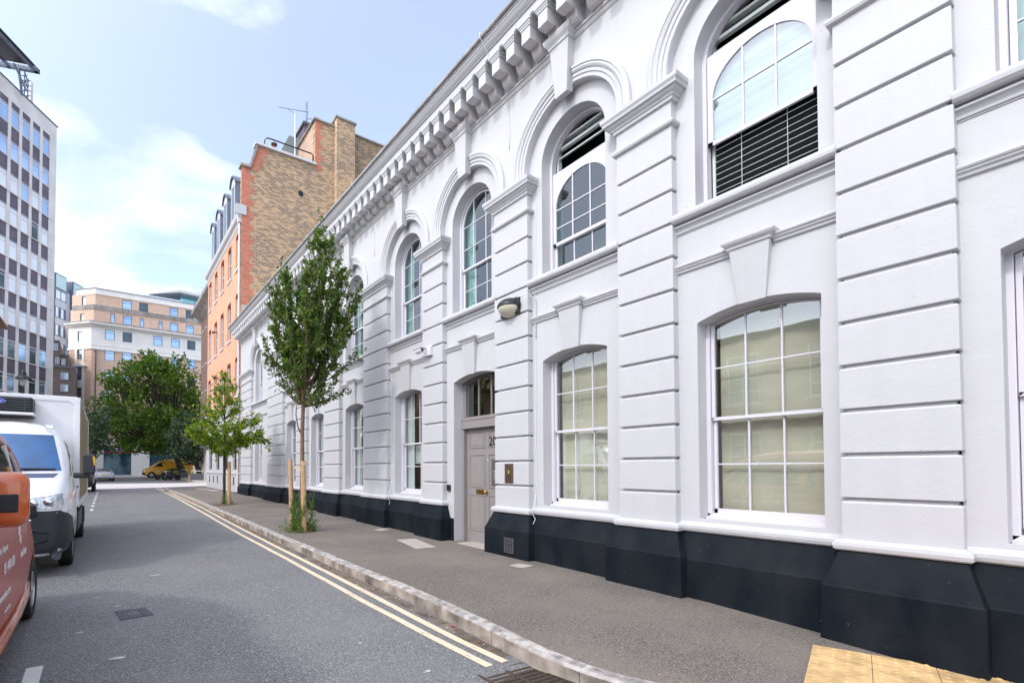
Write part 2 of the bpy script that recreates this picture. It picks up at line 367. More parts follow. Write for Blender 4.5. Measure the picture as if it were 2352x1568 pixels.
class MB:
    def __init__(s): s.v = []; s.f = []; s.m = []
    def add(s, vs, fs, mi=0):
        k = len(s.v); s.v += [tuple(p) for p in vs]
        for f in fs: s.f.append([k + i for i in f]); s.m.append(mi)
    def box(s, x0, x1, y0, y1, z0, z1, mi=0):
        s.add([(x0, y0, z0), (x1, y0, z0), (x1, y1, z0), (x0, y1, z0), (x0, y0, z1), (x1, y0, z1), (x1, y1, z1), (x0, y1, z1)],
              [(0, 3, 2, 1), (4, 5, 6, 7), (0, 1, 5, 4), (1, 2, 6, 5), (2, 3, 7, 6), (3, 0, 4, 7)], mi)
        return s
    def quad(s, a, b, c, d, mi=0): s.add([a, b, c, d], [(0, 1, 2, 3)], mi); return s
    def obox(s, o, ax, ay, az, mi=0):
        o, ax, ay, az = map(Vector, (o, ax, ay, az))
        p = [o, o + ax, o + ax + ay, o + ay]; p += [q + az for q in p]
        s.add(p, [(0, 3, 2, 1), (4, 5, 6, 7), (0, 1, 5, 4), (1, 2, 6, 5), (2, 3, 7, 6), (3, 0, 4, 7)], mi); return s
    def prism(s, poly, d, caps=True, mi=0):
        """poly: 3D points, extruded by vector d"""
        n = len(poly); a = [Vector(p) for p in poly]; b = [p + Vector(d) for p in a]
        fs = [(i, (i + 1) % n, n + (i + 1) % n, n + i) for i in range(n)]
        if caps: fs += [tuple(range(n - 1, -1, -1)), tuple(range(n, 2 * n))]
        s.add(a + b, fs, mi); return s
    def extr_y(s, prof, y0, y1, mi=0):      # closed (x,z) profile
        return s.prism([(x, y0, z) for x, z in prof], (0, y1 - y0, 0), mi=mi)
    def foot(s, pts, z0, z1, mi=0, top=True):
        n = len(pts)
        s.add([(x, y, z0) for x, y in pts] + [(x, y, z1) for x, y in pts], [(i, (i + 1) % n, n + (i + 1) % n, n + i) for i in range(n)] + ([tuple(range(n, 2 * n))] if top else []), mi)
        return s
    def grid(s, rows, mi=0):
        n, w = len(rows), len(rows[0])
        s.add([p for r in rows for p in r], [(i * w + j, i * w + j + 1, (i + 1) * w + j + 1, (i + 1) * w + j) for i in range(n - 1) for j in range(w - 1)], mi); return s
    def tube(s, pts, r, n=8, mi=0, cap=True):
        pts = [Vector(p) for p in pts]; rr = r if isinstance(r, (list, tuple)) else [r] * len(pts)
        rows = []
        for i, p in enumerate(pts):
            d = (pts[min(i + 1, len(pts) - 1)] - pts[max(i - 1, 0)]).normalized()
            u = d.cross(Vector((0, 0, 1)) if abs(d.z) < 0.9 else Vector((1, 0, 0))).normalized(); w = d.cross(u)
            rows.append([p + (u * math.cos(2 * math.pi * k / n) + w * math.sin(2 * math.pi * k / n)) * rr[i] for k in range(n)])
        k0 = len(s.v)
        s.v += [tuple(p) for r_ in rows for p in r_]
        for i in range(len(rows) - 1):
            for k in range(n):
                s.f.append([k0 + i * n + k, k0 + i * n + (k + 1) % n, k0 + (i + 1) * n + (k + 1) % n, k0 + (i + 1) * n + k]); s.m.append(mi)
        if cap:
            s.f.append([k0 + k for k in range(n)][::-1]); s.f.append([k0 + (len(rows) - 1) * n + k for k in range(n)]); s.m += [mi, mi]
        return s
    def lathe(s, prof, c, axis='Z', n=20, mi=0):
        """prof (r, h) list around c"""
        k0 = len(s.v); c = Vector(c)
        for r_, h in prof:
            for k in range(n):
                a = 2 * math.pi * k / n; u, w = r_ * math.cos(a), r_ * math.sin(a)
                s.v.append(tuple(c + Vector({'Z': (u, w, h), 'X': (h, u, w), 'Y': (u, h, w)}[axis])))
        for i in range(len(prof) - 1):
            for k in range(n):
                s.f.append([k0 + i * n + k, k0 + i * n + (k + 1) % n, k0 + (i + 1) * n + (k + 1) % n, k0 + (i + 1) * n + k]); s.m.append(mi)
        return s
    def build(s, name, mt, parent=None, smooth=False, bevel=0, seg=2, fix=True):
        me = bpy.data.meshes.new(name)
        off = wloc(parent) if parent else Vector((0, 0, 0))
        me.from_pydata([tuple(Vector(p) - off) for p in s.v], [], s.f)
        mts = mt if isinstance(mt, (list, tuple)) else [mt]
        for q in mts: me.materials.append(q)
        me.polygons.foreach_set('material_index', [min(k, len(mts) - 1) for k in s.m])
        if fix:
            bm = bmesh.new(); bm.from_mesh(me); bmesh.ops.recalc_face_normals(bm, faces=bm.faces); bm.to_mesh(me); bm.free()
        if smooth: me.polygons.foreach_set('use_smooth', [True] * len(me.polygons))
        me.update()
        o = bpy.data.objects.new(name, me); COL.objects.link(o)
        if parent: o.parent = parent
        if bevel:
            b = o.modifiers.new('bevel', 'BEVEL'); b.width = bevel; b.segments = seg; b.limit_method = 'ANGLE'; b.angle_limit = R(35)
            b.harden_normals = False
        return o

def thing(name, loc, label, cat, group=None):
    o = bpy.data.objects.new(name, None); COL.objects.link(o); o.location = loc; o.empty_display_size = 0.2
    o['label'] = label; o['category'] = cat
    if group: o['group'] = group
    return o
def tag(o, label, cat, group=None, kind=None):
    o['label'] = label; o['category'] = cat
    if group: o['group'] = group
    if kind: o['kind'] = kind
    return o
def struct(o, kind='structure'): o['kind'] = kind; return o
def clone(o, parent=None, d=(0, 0, 0)):
    c = o.copy(); COL.objects.link(c)
    if parent is not None: c.parent = parent
    c.location = o.location + Vector(d)
    for ch in o.children: clone(ch, c)
    return c
def text(s_, size, mt, parent, origin, xd, up, name='lettering', ext=0.002, align='LEFT', squash=1.0, shear=0.0):
    cu = bpy.data.curves.new(name, 'FONT'); cu.body = s_; cu.size = size; cu.extrude = ext; cu.align_x = align; cu.resolution_u = 3; cu.shear = shear
    t = bpy.data.objects.new('tmp', cu); COL.objects.link(t)
    me = bpy.data.meshes.new_from_object(t.evaluated_get(bpy.context.evaluated_depsgraph_get()))
    bpy.data.objects.remove(t); bpy.data.curves.remove(cu)
    x = Vector(xd).normalized(); u = Vector(up).normalized(); n = x.cross(u)
    mtx = Matrix((x * squash, u, n)).transposed().to_4x4()
    off = wloc(parent) if parent else Vector((0, 0, 0))
    me.transform(Matrix.Translation(Vector(origin) - off) @ mtx)
    me.materials.clear(); me.materials.append(mt); me.name = name
    o = bpy.data.objects.new(name, me); COL.objects.link(o)
    if parent: o.parent = parent
    return o
def lerp(a, b, t): return a + (b - a) * t
def interp(x, xs, ys):
    if x <= xs[0]: return ys[0]
    for i in range(len(xs) - 1):
        if x <= xs[i + 1]: return lerp(ys[i], ys[i + 1], (x - xs[i]) / (xs[i + 1] - xs[i]))
    return ys[-1]
_Y = [-10, 1, 3, 5, 25, 40, 50, 62, 75]
def PAV(y): return interp(y, _Y, [-.2, -.09, .02, .05, .26, .30, .30, .48, .42])
def ROAD(y): return interp(y, _Y, [-.32, -.22, -.12, -.08, .13, .17, .20, .42, .37])

# ================================================================== the setting: ground, road, pavements
g = MB(); g.quad((-900, -900, -0.6), (900, -900, -0.6), (900, 1500, -0.6), (-900, 1500, -0.6)); struct(g.build('ground', M['ground']))
ys = [-40, -25, -10, -4, 0, 1, 2, 3, 4, 5, 7, 10, 14, 18, 22, 25, 30, 35, 40, 45, 50, 56, 62, 68, 75, 80]
g = MB(); g.grid([[(-70, y, ROAD(y)), (70, y, ROAD(y))] for y in ys]); struct(g.build('road', M['road']))
# pale sheet on the side street, its sunlit patch put into the colour
g = MB(); g.grid([[(x, lerp(y0, y1, t), ROAD(lerp(y0, y1, t)) + 0.004) for t in (0, .25, .5, .75, 1)] for x, y0, y1 in ((-40, 34, 50.5), (-3, 36.6, 49.6), (0, 37.2, 49.2), (3.3, 38.2, 48.6), (7, 40.5, 48.0), (14, 41, 47.8), (40, 41, 47))])
struct(g.build('side_street', M['cross']))

KERB = [(3.07, 33.2), (3.09, 26), (3.08, 19.5), (3.07, 13), (3.05, 10), (3.07, 7.9), (3.05, 6.5), (3.08, 5.2), (3.06, 4.2), (3.02, 3.36), (2.99, 2.8), (3.05, 2.42), (3.16, 2.13), (3.34, 1.86), (3.6, 1.58), (3.9, 1.25), (4.15, .85), (4.35, .3), (4.45, -1), (4.5, -9)]
FARC = [(3.07, 33.2), (3.25, 34.2), (3.8, 35.0), (4.8, 35.5), (7, 35.8), (30, 36)]
def kz(x, y):      # pavement height near the dropped kerb
    return PAV(y)
path = FARC[::-1][:-1] + KERB
def densify(p, step):
    o_ = []
    for a, b in zip(p, p[1:]):
        L = math.dist(a, b); n = max(1, int(L / step))
        for i in range(n): o_.append((lerp(a[0], b[0], i / n), lerp(a[1], b[1], i / n)))
    return o_ + [p[-1]]
kp = densify(path, 0.5)
def norm2(p, i):
    a, b = p[max(0, i - 1)], p[min(len(p) - 1, i + 1)]; dx, dy = b[0] - a[0], b[1] - a[1]; L = math.hypot(dx, dy); return (-dy / L, dx / L)
W = 0.13
g = MB(); rows = []
for i, (x, y) in enumerate(kp):
    nx, ny = norm2(kp, i); dr = 0.0
    zt = kz(x, y); zr = ROAD(y) - 0.05
    j = random.uniform(-.004, .004)
    rows.append([(x + j, y, zr), (x + j, y, zt - .022), (x + j + nx * .006, y + ny * .006, zt - .008), (x + nx * .022, y + ny * .022, zt + j * .6), (x + nx * W, y + ny * W, zt + .002 + j * .5)])
g.grid(rows)
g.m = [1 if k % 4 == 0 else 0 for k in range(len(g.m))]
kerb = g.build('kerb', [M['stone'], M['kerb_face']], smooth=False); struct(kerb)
# joints between kerb stones
g = MB()
for i in range(4, len(kp) - 1, 2):
    x, y = kp[i]; nx, ny = norm2(kp, i); tx, ty = ny, -nx
    z = kz(x, y) + 0.003
    w = .0018
    g.quad((x - tx * w - nx * .004, y - ty * w - ny * .004, z - .16), (x + tx * w - nx * .004, y + ty * w - ny * .004, z - .16), (x + tx * w - nx * .004, y + ty * w - ny * .004, z - .012), (x - tx * w - nx * .004, y - ty * w - ny * .004, z - .012))
    g.quad((x - tx * w + nx * .02, y - ty * w + ny * .02, z + .002), (x + tx * w + nx * .02, y + ty * w + ny * .02, z + .002), (x + tx * w + nx * W, y + ty * w + ny * W, z + .004), (x - tx * w + nx * W, y - ty * w + ny * W, z + .004))
struct(g.build('kerb_joint', M['dark']))
# pavement sheet behind the kerb
g = MB(); rows = []
for i, (x, y) in enumerate(kp):
    nx, ny = norm2(kp, i); a = (x + nx * W, y + ny * W)
    b = (6.4, min(max(y, -9), 35.0)) if x < 4.6 else (max(a[0], 6.4), 35.0)
    zz = kz(x, y)
    r_ = []
    for t in (0, .1, .3, .6, 1):
        yy = lerp(a[1], b[1], t); r_.append((lerp(a[0], b[0], t), yy, lerp(zz, PAV(yy), min(1, t * 3))))
    rows.append(r_)
g.grid(rows); struct(g.build('pavement', M['pave']))
# left pavement, hidden mostly by the parked vehicles, and the pavement at the far side
g = MB()
g.grid([[(-2.9, y, ROAD(y) - .05), (-2.9, y, PAV(y)), (-8, y, PAV(y))] for y in (-20, -10, 1, 5, 25, 34.5)]); struct(g.build('far_side_pavement', M['pave']))
g = MB()
xs = [(-30, 70.2), (0, 70), (5, 67.5), (7.2, 60.5), (7.3, 56), (7.6, 50.5), (7.0, 49.2), (9, 47.8), (30, 47)]
g.grid([[(x, y, ROAD(y) - .05), (x, y, ROAD(y) + .12), (x + .15, y + .1, PAV(y) + .06)] + [(x + .15 + (0 if x < 6 else 10), 76 if x < 8 else 60, PAV(75) + .06)] for x, y in xs])
struct(g.build('square_pavement', mat('square_paving', (0.50, 0.46, 0.43), 0.9, var=0.15, vscale=3)))

def ribbon0(pts, w, dz, step=.5):
    p = densify(pts, step); rows = []
    for i, (x, y) in enumerate(p):
        nx, ny = norm2(p, i); j = random.uniform(-.03, .02)
        rows.append([(x - nx * (w / 2) + (j if nx > 0 else 0), y, ROAD(y) + dz), (x + nx * (w / 2) - (0 if nx > 0 else j), y, ROAD(y) + dz)])
    return rows
g = MB(); g.grid(ribbon0([(3.0, 33), (3.02, 26), (3.0, 13), (2.97, 10), (2.99, 7.9), (2.98, 5.2), (2.97, 4.2), (2.93, 3.1)], .13, .003)); struct(g.build('gutter_dirt', mat('gutter_dirt', (.17, .135, .105), .95, var=.55, vscale=5, bump=.5, bscale=80)))
# painted markings
def ribbon(pts, w, dz=0.004, step=0.6):
    p = densify(pts, step); rows = []
    for i, (x, y) in enumerate(p):
        nx, ny = norm2(p, i); j = random.uniform(-.004, .004)
        rows.append([(x - nx * w / 2 + j, y - ny * w / 2, ROAD(y) + dz), (x + nx * w / 2 + j, y + ny * w / 2, ROAD(y) + dz)])
    return rows
g = MB(); g.grid(ribbon([(3.15, 37.0), (2.99, 25), (3.0, 19), (2.89, 12.2), (2.86, 9.2), (2.84, 6.1), (2.82, 4.5), (2.83, 3.6), (2.86, 3.02)], .08))
struct(g.build('yellow_line', M['yellow']))
g = MB(); g.grid(ribbon([(2.92, 37.1), (2.80, 25), (2.73, 16.9), (2.64, 11), (2.65, 8.3), (2.62, 5.1), (2.65, 3.86), (2.69, 3.02)], .08))
struct(g.build('yellow_line', M['yellow']))
g = MB(); g.grid(ribbon([(7.1, 59), (7.4, 54), (7.2, 50.5), (6.6, 48.8), (8.3, 47.3)], .12)); g.grid(ribbon([(6.9, 59), (7.15, 54), (6.95, 50.5), (6.35, 48.6), (8.0, 46.9)], .09))
struct(g.build('yellow_line', M['yellow']))
for y0, y1 in ((4.05, 4.85),):
    g = MB(); g.grid(ribbon([(-.46, y0), (-.47, y1)], .11, .005)); struct(g.build('parking_bay_line', M['white_line']))
g = MB()
for k in range(9):
    y0 = 19.5 + k * 1.7; g.grid(ribbon([(-.42, y0), (-.42, y0 + .8)], .09, .005))
for k in range(2): g.grid(ribbon([(.9 + k * .9, 58.5 + k * 8), (1.6 + k * .9, 58.7 + k * 8)], .14, .005))
struct(g.build('parking_bay_line', M['white_line']))
# pale scuffs of old paint on the road
g = MB()
for cx, cy, s_ in ((.62, 7.9, .10), (.10, 4.72, .09), (.12, 6.4, .05), (-.06, 6.95, .06), (2.2, 3.2, .05), (.9, 10.6, .05), (1.5, 5.2, .03), (-.2, 5.6, .05), (2.0, 4.0, .03), (1.1, 4.3, .025)):
    n = 9; pts = []
    for k in range(n):
        a = 2 * math.pi * k / n; r_ = s_ * random.uniform(.35, 1)
        pts.append((cx + r_ * math.cos(a), cy + .55 * r_ * math.sin(a), ROAD(cy) + .0045))
    g.add(pts, [tuple(range(n))])
struct(g.build('old_paint_marks', mat('scuffed_paint', (0.50, 0.50, 0.49), 0.8, var=0.4, vscale=40)))

# ================================================================== white stucco building
WB = thing('white_building', (5.86, 12, 0.1), 'long white stucco building with arched windows, bracketed cornice and black plinth', 'building')
PIL = [(-1.35, -.62), (.91, 1.65), (3.17, 3.90), (5.51, 6.29), (7.83, 8.55), (10.11, 11.37), (12.92, 14.1), (15.67, 16.7), (18.25, 20.35), (23.05, 24.95)]
CEN = [.13, 2.38, 4.725, 7.06, 9.33, 12.14, 14.88, 17.47, 22.1]
HW = .575; YEND = 25.15; Y0 = -1.35
XW, XP, XF = 5.86, 5.75, 6.05     # wall, pilaster front / spandrel, window frame
ZS, ZC, RA = 3.2, 6.33, .83       # lower arch spring, upper arch centre, archivolt inner radius
RISE = .11
def arc(yc, h, zs, rise, n=24):
    Rr = (h * h + rise * rise) / (2 * rise); a0 = math.asin(min(1, h / Rr)) if rise < h else math.pi / 2
    return [(yc + Rr * math.sin(t), zs + rise - Rr + Rr * math.cos(t)) for t in [lerp(-a0, a0, i / n) for i in range(n + 1)]]
def arch_fill(mb, X, yc, h, zs, rise, ztop, outer=None):
    a = arc(yc, h, zs, rise)
    rows = [[(X, y, z) for y, z in a]]
    if outer: rows.append([(X, y, z) for y, z in outer])
    else: rows.append([(X, y, ztop) for y, z in a])
    mb.grid(rows)
def reveal(mb, X0, X1, yc, h, z0, zs, rise, sill=None):
    a = [(yc - h, z0)] + arc(yc, h, zs, rise) + [(yc + h, z0)]
    mb.grid([[(X0, y, z) for y, z in a], [(X1, y, z) for y, z in a]])
    if sill is not None: mb.quad((X0 , yc - h, z0 - sill), (X0, yc + h, z0 - sill), (X1, yc + h, z0), (X1, yc - h, z0))

w = MB()
gaps = list(zip([p[1] for p in PIL[:-1]], [p[0] for p in PIL[1:]]))
for (a, b), c in zip(gaps, CEN):
    zb = .70; door = abs(c - 7.06) < .1
    hi = 6.2
    cl, hl = (6.955, .645) if door else (c, HW)
    for s0, s1 in ((a - .02, c - HW), (c + HW, b + .02)): w.quad((XW, s0, 4.55), (XW, s1, 4.55), (XW, s1, hi), (XW, s0, hi))
    for s0, s1 in ((a - .02, cl - hl), (cl + hl, b + .02)):
        w.quad((XW, s0, zb if not door else -.1), (XW, s1, zb if not door else -.1), (XW, s1, 4.55), (XW, s0, 4.55))
    if not door: w.quad((XW, c - HW, zb), (XW, c + HW, zb), (XW, c + HW, .93), (XW, c - HW, .93))
    arch_fill(w, XW, cl, hl, ZS, RISE, 4.56)
    reveal(w, XW, XF + .2, cl, hl, .93 if not door else -.05, ZS, RISE, sill=0.03 if not door else None)
    # upper opening and the recessed annulus round it
    out_ = [(c + RA * math.sin(t), ZC + RA * math.cos(t)) for t in [lerp(-math.pi / 2, math.pi / 2, i / 24) for i in range(25)]]
    arch_fill(w, XW, c, HW, ZC, HW - .0001, None, outer=out_)
    for sg in (-1, 1):
        w.quad((XW, c + sg * HW, hi), (XW, c + sg * RA, hi), (XW, c + sg * RA, ZC), (XW, c + sg * HW, ZC))
    reveal(w, XW, XF + .2, c, HW, 4.56, ZC, HW - .0001, sill=0.05)
    # spandrel with its big arch, and soffit
    arch_fill(w, XP, c, RA, ZC, RA - .0001, 7.9)
    reveal(w, XP, XW + .001, c, RA, 6.16, ZC, RA - .0001)
edges = [Y0] + [v for c in CEN for v in (c - RA, c + RA)] + [YEND]
for i in range(0, len(edges), 2): w.quad((XP, edges[i], 6.1), (XP, edges[i + 1], 6.1), (XP, edges[i + 1], 7.9), (XP, edges[i], 7.9))
w.quad((XP, Y0, 7.9), (XP, YEND, 7.9), (XP, YEND, 8.5), (XP, Y0, 8.5))
# wall behind/around and far return, back, top
w.quad((XW, PIL[-1][1] - .02, .7), (XW, YEND, .7), (XW, YEND, 6.2), (XW, PIL[-1][1] - .02, 6.2))
w.box(XP, 15, YEND - .01, YEND, 0, 8.5); w.box(14.9, 15, -2, YEND, 0, 8.6); w.box(XW + .25, 15, -2.05, -2, -.2, 8.6)
w.quad((XW, -2, -.2), (XW, -1.3, -.2), (XW, -1.3, 8.5), (XW, -2, 8.5))
w.quad((XP + .02, Y0, 8.4), (XP + .02, YEND, 8.4), (15, YEND, 8.62), (15, Y0, 8.62))
wall = w.build('wall', M['stucco'], WB, fix=False)
# dark rooms
r_ = MB(); r_.box(7.3, 7.35, -2, 25, 0, 8.3); r_.box(XF + .22, 7.3, -2, 25, 3.7, 3.75); r_.box(XF + .22, 7.3, -2, 25, .0, .05)
for (a, b) in PIL: r_.box(XF + .22, 7.3, (a + b) / 2 - .02, (a + b) / 2 + .02, 0, 8.3)
r_.build('interior_wall', M['interior'], WB)

def stack(mb, y0, y1, xf, xb, rings, mi=0, cap=True):
    """three-sided moulded stack: rings = (z, outward offset)"""
    rows = [[(xb, y0 - o, z), (xf - o, y0 - o, z), (xf - o, y1 + o, z), (xb, y1 + o, z)] for z, o in rings]
    mb.grid(rows, mi)
    if cap:
        for r__ in (rows[0], rows[-1]): mb.quad(*r__, mi=mi)
GROOVE = [.93 - .05 + .0 + k for k in ()]
GZ = [1.24 + .404 * k for k in range(11)]
for (a, b) in PIL:
    rings = [(.84, 0)]
    for gz in GZ:
        rings += [(gz - .05, 0), (gz - .035, -.008), (gz - .03, -.035), (gz, -.035), (gz + .001, 0), (gz + .006, .002)]
    rings += [(5.97, 0)]
    m_ = MB(); stack(m_, a, b, XP, XW + .03, rings, cap=False)
    p_ = m_.build('pilaster', M['stucco'], WB, fix=False)
    m_ = MB()
    stack(m_, a, b, XP, XW + .03, [(5.945, .0), (5.95, .03), (5.985, .036), (5.99, .05), (6.01, .058), (6.03, .085), (6.06, .10), (6.062, .125), (6.09, .13), (6.12, .148), (6.165, .15), (6.175, .135), (6.20, 0)])
    stack(m_, a, b, XP, XW + .03, [(5.645, 0), (5.65, .02), (5.66, .04), (5.685, .05), (5.71, .04), (5.72, .012), (5.75, 0)])
    m_.build('capital', M['stucco'], p_)

# mouldings between pilasters
def bay_mould(name, prof, lo=0, hi=99):
    for (a, b), c in zip(gaps, CEN):
        m_ = MB(); m_.extr_y(prof, a - .005, b + .005); m_.build(name, M['stucco'], WB)
sillp = [(XW + .05, 4.56), (5.80, 4.55), (5.765, 4.54), (5.735, 4.518), (5.722, 4.487), (5.727, 4.455), (5.748, 4.432), (5.785, 4.424), (5.815, 4.432), (5.818, 4.405), (5.79, 4.402), (5.788, 4.385), (5.815, 4.37), (5.83, 4.345), (5.835, 4.322), (5.85, 4.32), (5.85, 4.306), (XW + .05, 4.305)]
bay_mould('sill_moulding', sillp)
def string_bays():
    pr = [(XW + .03, 3.935), (5.80, 3.93), (5.792, 3.915), (5.80, 3.90), (5.81, 3.897), (5.813, 3.88), (5.83, 3.865), (5.835, 3.845), (5.85, 3.84), (XW + .03, 3.83)]
    for (a, b), c in zip(gaps, CEN):
        for s0, s1 in ((a - .005, c - .2), (c + .2, b + .005)):
            m_ = MB(); m_.extr_y(pr, s0, s1); m_.build('string_course', M['stucco'], WB)
string_bays()

def keystone(c, cap_top, cap_bot, body_bot, wt, wb, xt, xb, cap_out, xback, name):
    m_ = MB()
    T = [(xback, c - wt, cap_bot), (xt, c - wt, cap_bot), (xt, c + wt, cap_bot), (xback, c + wt, cap_bot)]
    B = [(xback, c - wb, body_bot + .03), (xb, c - wb, body_bot), (xb, c + wb, body_bot), (xback, c + wb, body_bot + .03)]
    m_.grid([T, B]); m_.quad(*T); m_.quad(*B)
    h = cap_top - cap_bot
    stack(m_, c - wt, c + wt, xt, xback, [(cap_bot - .001, .0), (cap_bot, .015), (cap_bot + .25 * h, .02), (cap_bot + .55 * h, cap_out * .8), (cap_bot + .8 * h, cap_out), (cap_top, cap_out), (cap_top + .003, 0)])
    return m_.build(name, M['stucco'], WB)
for c in CEN:
    keystone(c, 3.97, 3.88, 3.29, .19, .125, 5.77, 5.83, .06, XW + .02, 'lower_keystone')
    keystone(c, 7.92, 7.76, 7.02, .17, .105, 5.60, 5.64, .07, XP + .02, 'arch_keystone')
# archivolts
AR = [(.835, XP + .01), (.835, XP - .012), (.885, XP - .012), (.89, XP - .028), (.935, XP - .028), (.94, XP - .045), (.965, XP - .06), (.99, XP - .052), (1.0, XP - .068), (1.03, XP - .066), (1.05, XP - .05), (1.055, XP + .01)]
for c in CEN:
    m_ = MB()
    for sg, t0, t1 in ((1, -90, -9), (1, 9, 90)):
        rows = []
        ts = [R(lerp(t0, t1, i / 22)) for i in range(23)]
        if t0 < -80: rows.append([(x, c - r0, 6.18) for r0, x in AR])
        for t in ts: rows.append([(x, c + r0 * math.sin(t), ZC + r0 * math.cos(t)) for r0, x in AR])
        if t1 > 80: rows.append([(x, c + r0, 6.18) for r0, x in AR])
        m_.grid(rows)
    m_.build('archivolt', M['stucco'], WB, fix=False)
# wall moulding under the brackets, broken by the keystones
pr = [(XP + .02, 7.87), (5.70, 7.865), (5.685, 7.85), (5.69, 7.825), (5.715, 7.82), (5.72, 7.795), (5.735, 7.77), (5.745, 7.765), (XP + .02, 7.76)]
ks = [Y0] + [v for c in CEN for v in (c - .17, c + .17)] + [YEND]
for i in range(0, len(ks), 2):
    m_ = MB(); m_.extr_y(pr, ks[i], ks[i + 1]); m_.build('bed_moulding', M['stucco'], WB)
# cornice
m_ = MB(); m_.extr_y([(XP + .1, 8.27), (5.31, 8.27), (5.31, 8.285), (5.295, 8.285), (5.295, 8.385), (5.27, 8.39), (5.27, 8.40), (5.25, 8.415), (5.225, 8.44), (5.20, 8.475), (5.185, 8.49), (5.185, 8.52), (5.17, 8.52), (5.17, 8.545), (XP + .1, 8.58)], Y0, YEND + .12)
m_.build('cornice', M['stucco'], WB)
m_ = MB(); m_.extr_y([(XP, 8.56), (5.175, 8.548), (5.13, 8.548), (5.12, 8.56), (5.12, 8.60), (5.135, 8.61), (5.16, 8.615), (5.5, 8.66), (XP, 8.66)], Y0, YEND + .14)
gut = m_.build('gutter_edge', M['lead'], WB)
m_ = MB(); m_.quad((5.45, Y0, 8.655), (5.45, YEND, 8.655), (10, YEND, 9.0), (10, Y0, 9.0)); m_.quad((10, Y0, 9.0), (10, YEND, 9.0), (15, YEND, 8.6), (15, Y0, 8.6)); m_.build('roof', M['lead'], WB)
# brackets (modillions)
y = 4.70 - .333 * 17; first = None
while y < YEND - .2:
    if first is None:
        bw = .175; m_ = MB()
        side = [(XP + .01, 8.17), (5.33, 8.17), (5.33, 7.965), (5.49, 7.965), (5.50, 7.985), (5.525, 7.985), (5.545, 7.96), (5.558, 7.925), (5.575, 7.89), (5.605, 7.862), (5.65, 7.852), (5.70, 7.862), (XP + .01, 7.866)]
        m_.prism([(x, y, z) for x, z in side], (0, bw, 0))
        stack(m_, y, y + bw, 5.33, XP + .01, [(8.168, .0), (8.17, .012), (8.195, .014), (8.20, .022), (8.23, .034), (8.235, .045), (8.272, .047)])
        first = m_.build('bracket', M['stucco'], WB, bevel=.004, seg=1); fy = y
    else: clone(first, WB, (0, y - fy, 0))
    y += .333

# plinth and its white ledge
segs = []
for (a, b) in PIL:
    m_ = MB(); stack(m_, a, b, XP - .0, XW + .03, [(.762, .040), (.775, .052), (.806, .058), (.835, .052), (.85, .028), (.862, 0)]); m_.build('plinth_ledge', M['stucco'], WB)
    m_ = MB()
    z0 = PAV(a) - .12
    zk = z0 + .12 + .62 * (.76 - z0 - .12)
    rows = [[(XW + .05, a - o, z), (XP - o * 1.15, a - o, z), (XP - o * 1.15, b + o, z), (XW + .05, b + o, z)] for z, o in ((.765, .0), (.758, .02), (zk + .02, .115), (zk, .125), (z0, .13))]
    m_.grid(rows); m_.build('plinth_pier', M['plinth'], WB, bevel=.006, seg=1)
for (a, b), c in zip(gaps, CEN):
    runs = [(a + .0, b - .0)] if abs(c - 7.06) > .1 else []
    for s0, s1 in runs:
        m_ = MB(); m_.extr_y([(XW + .04, .93), (XW - .002, .88), (5.845, .868), (5.81, .858), (5.80, .84), (5.80, .81), (5.81, .78), (5.83, .765), (XW + .04, .762)], s0, s1); m_.build('plinth_ledge', M['stucco'], WB)
        z0 = min(PAV(s0), PAV(s1)) - .12; zk = PAV(s0) + .62 * (.76 - PAV(s0))
        m_ = MB(); m_.extr_y([(XW + .05, .765), (5.84, .762), (5.745, zk + .02), (5.735, zk), (5.73, z0), (XW + .05, z0)], s0, s1); m_.build('plinth_panel', M['plinth'], WB)
# plinth at the door side strips
for s0, s1 in ((7.605, 7.83),):
    m_ = MB(); m_.box(XW - .015, XF + .1, s0, s1, -.1, .52); m_.build('plinth_panel', M['plinth'], WB)
    m_ = MB(); m_.box(XW - .012, XF + .1, s0, s1 - (.0), .523, 3.0) if s0 > 7 else None
# far end strip
m_ = MB(); m_.extr_y([(XW + .05, .75), (5.84, .745), (5.745, .5), (5.73, 0), (XW + .05, 0)], 25.0, YEND); m_.build('plinth_panel', M['plinth'], WB)

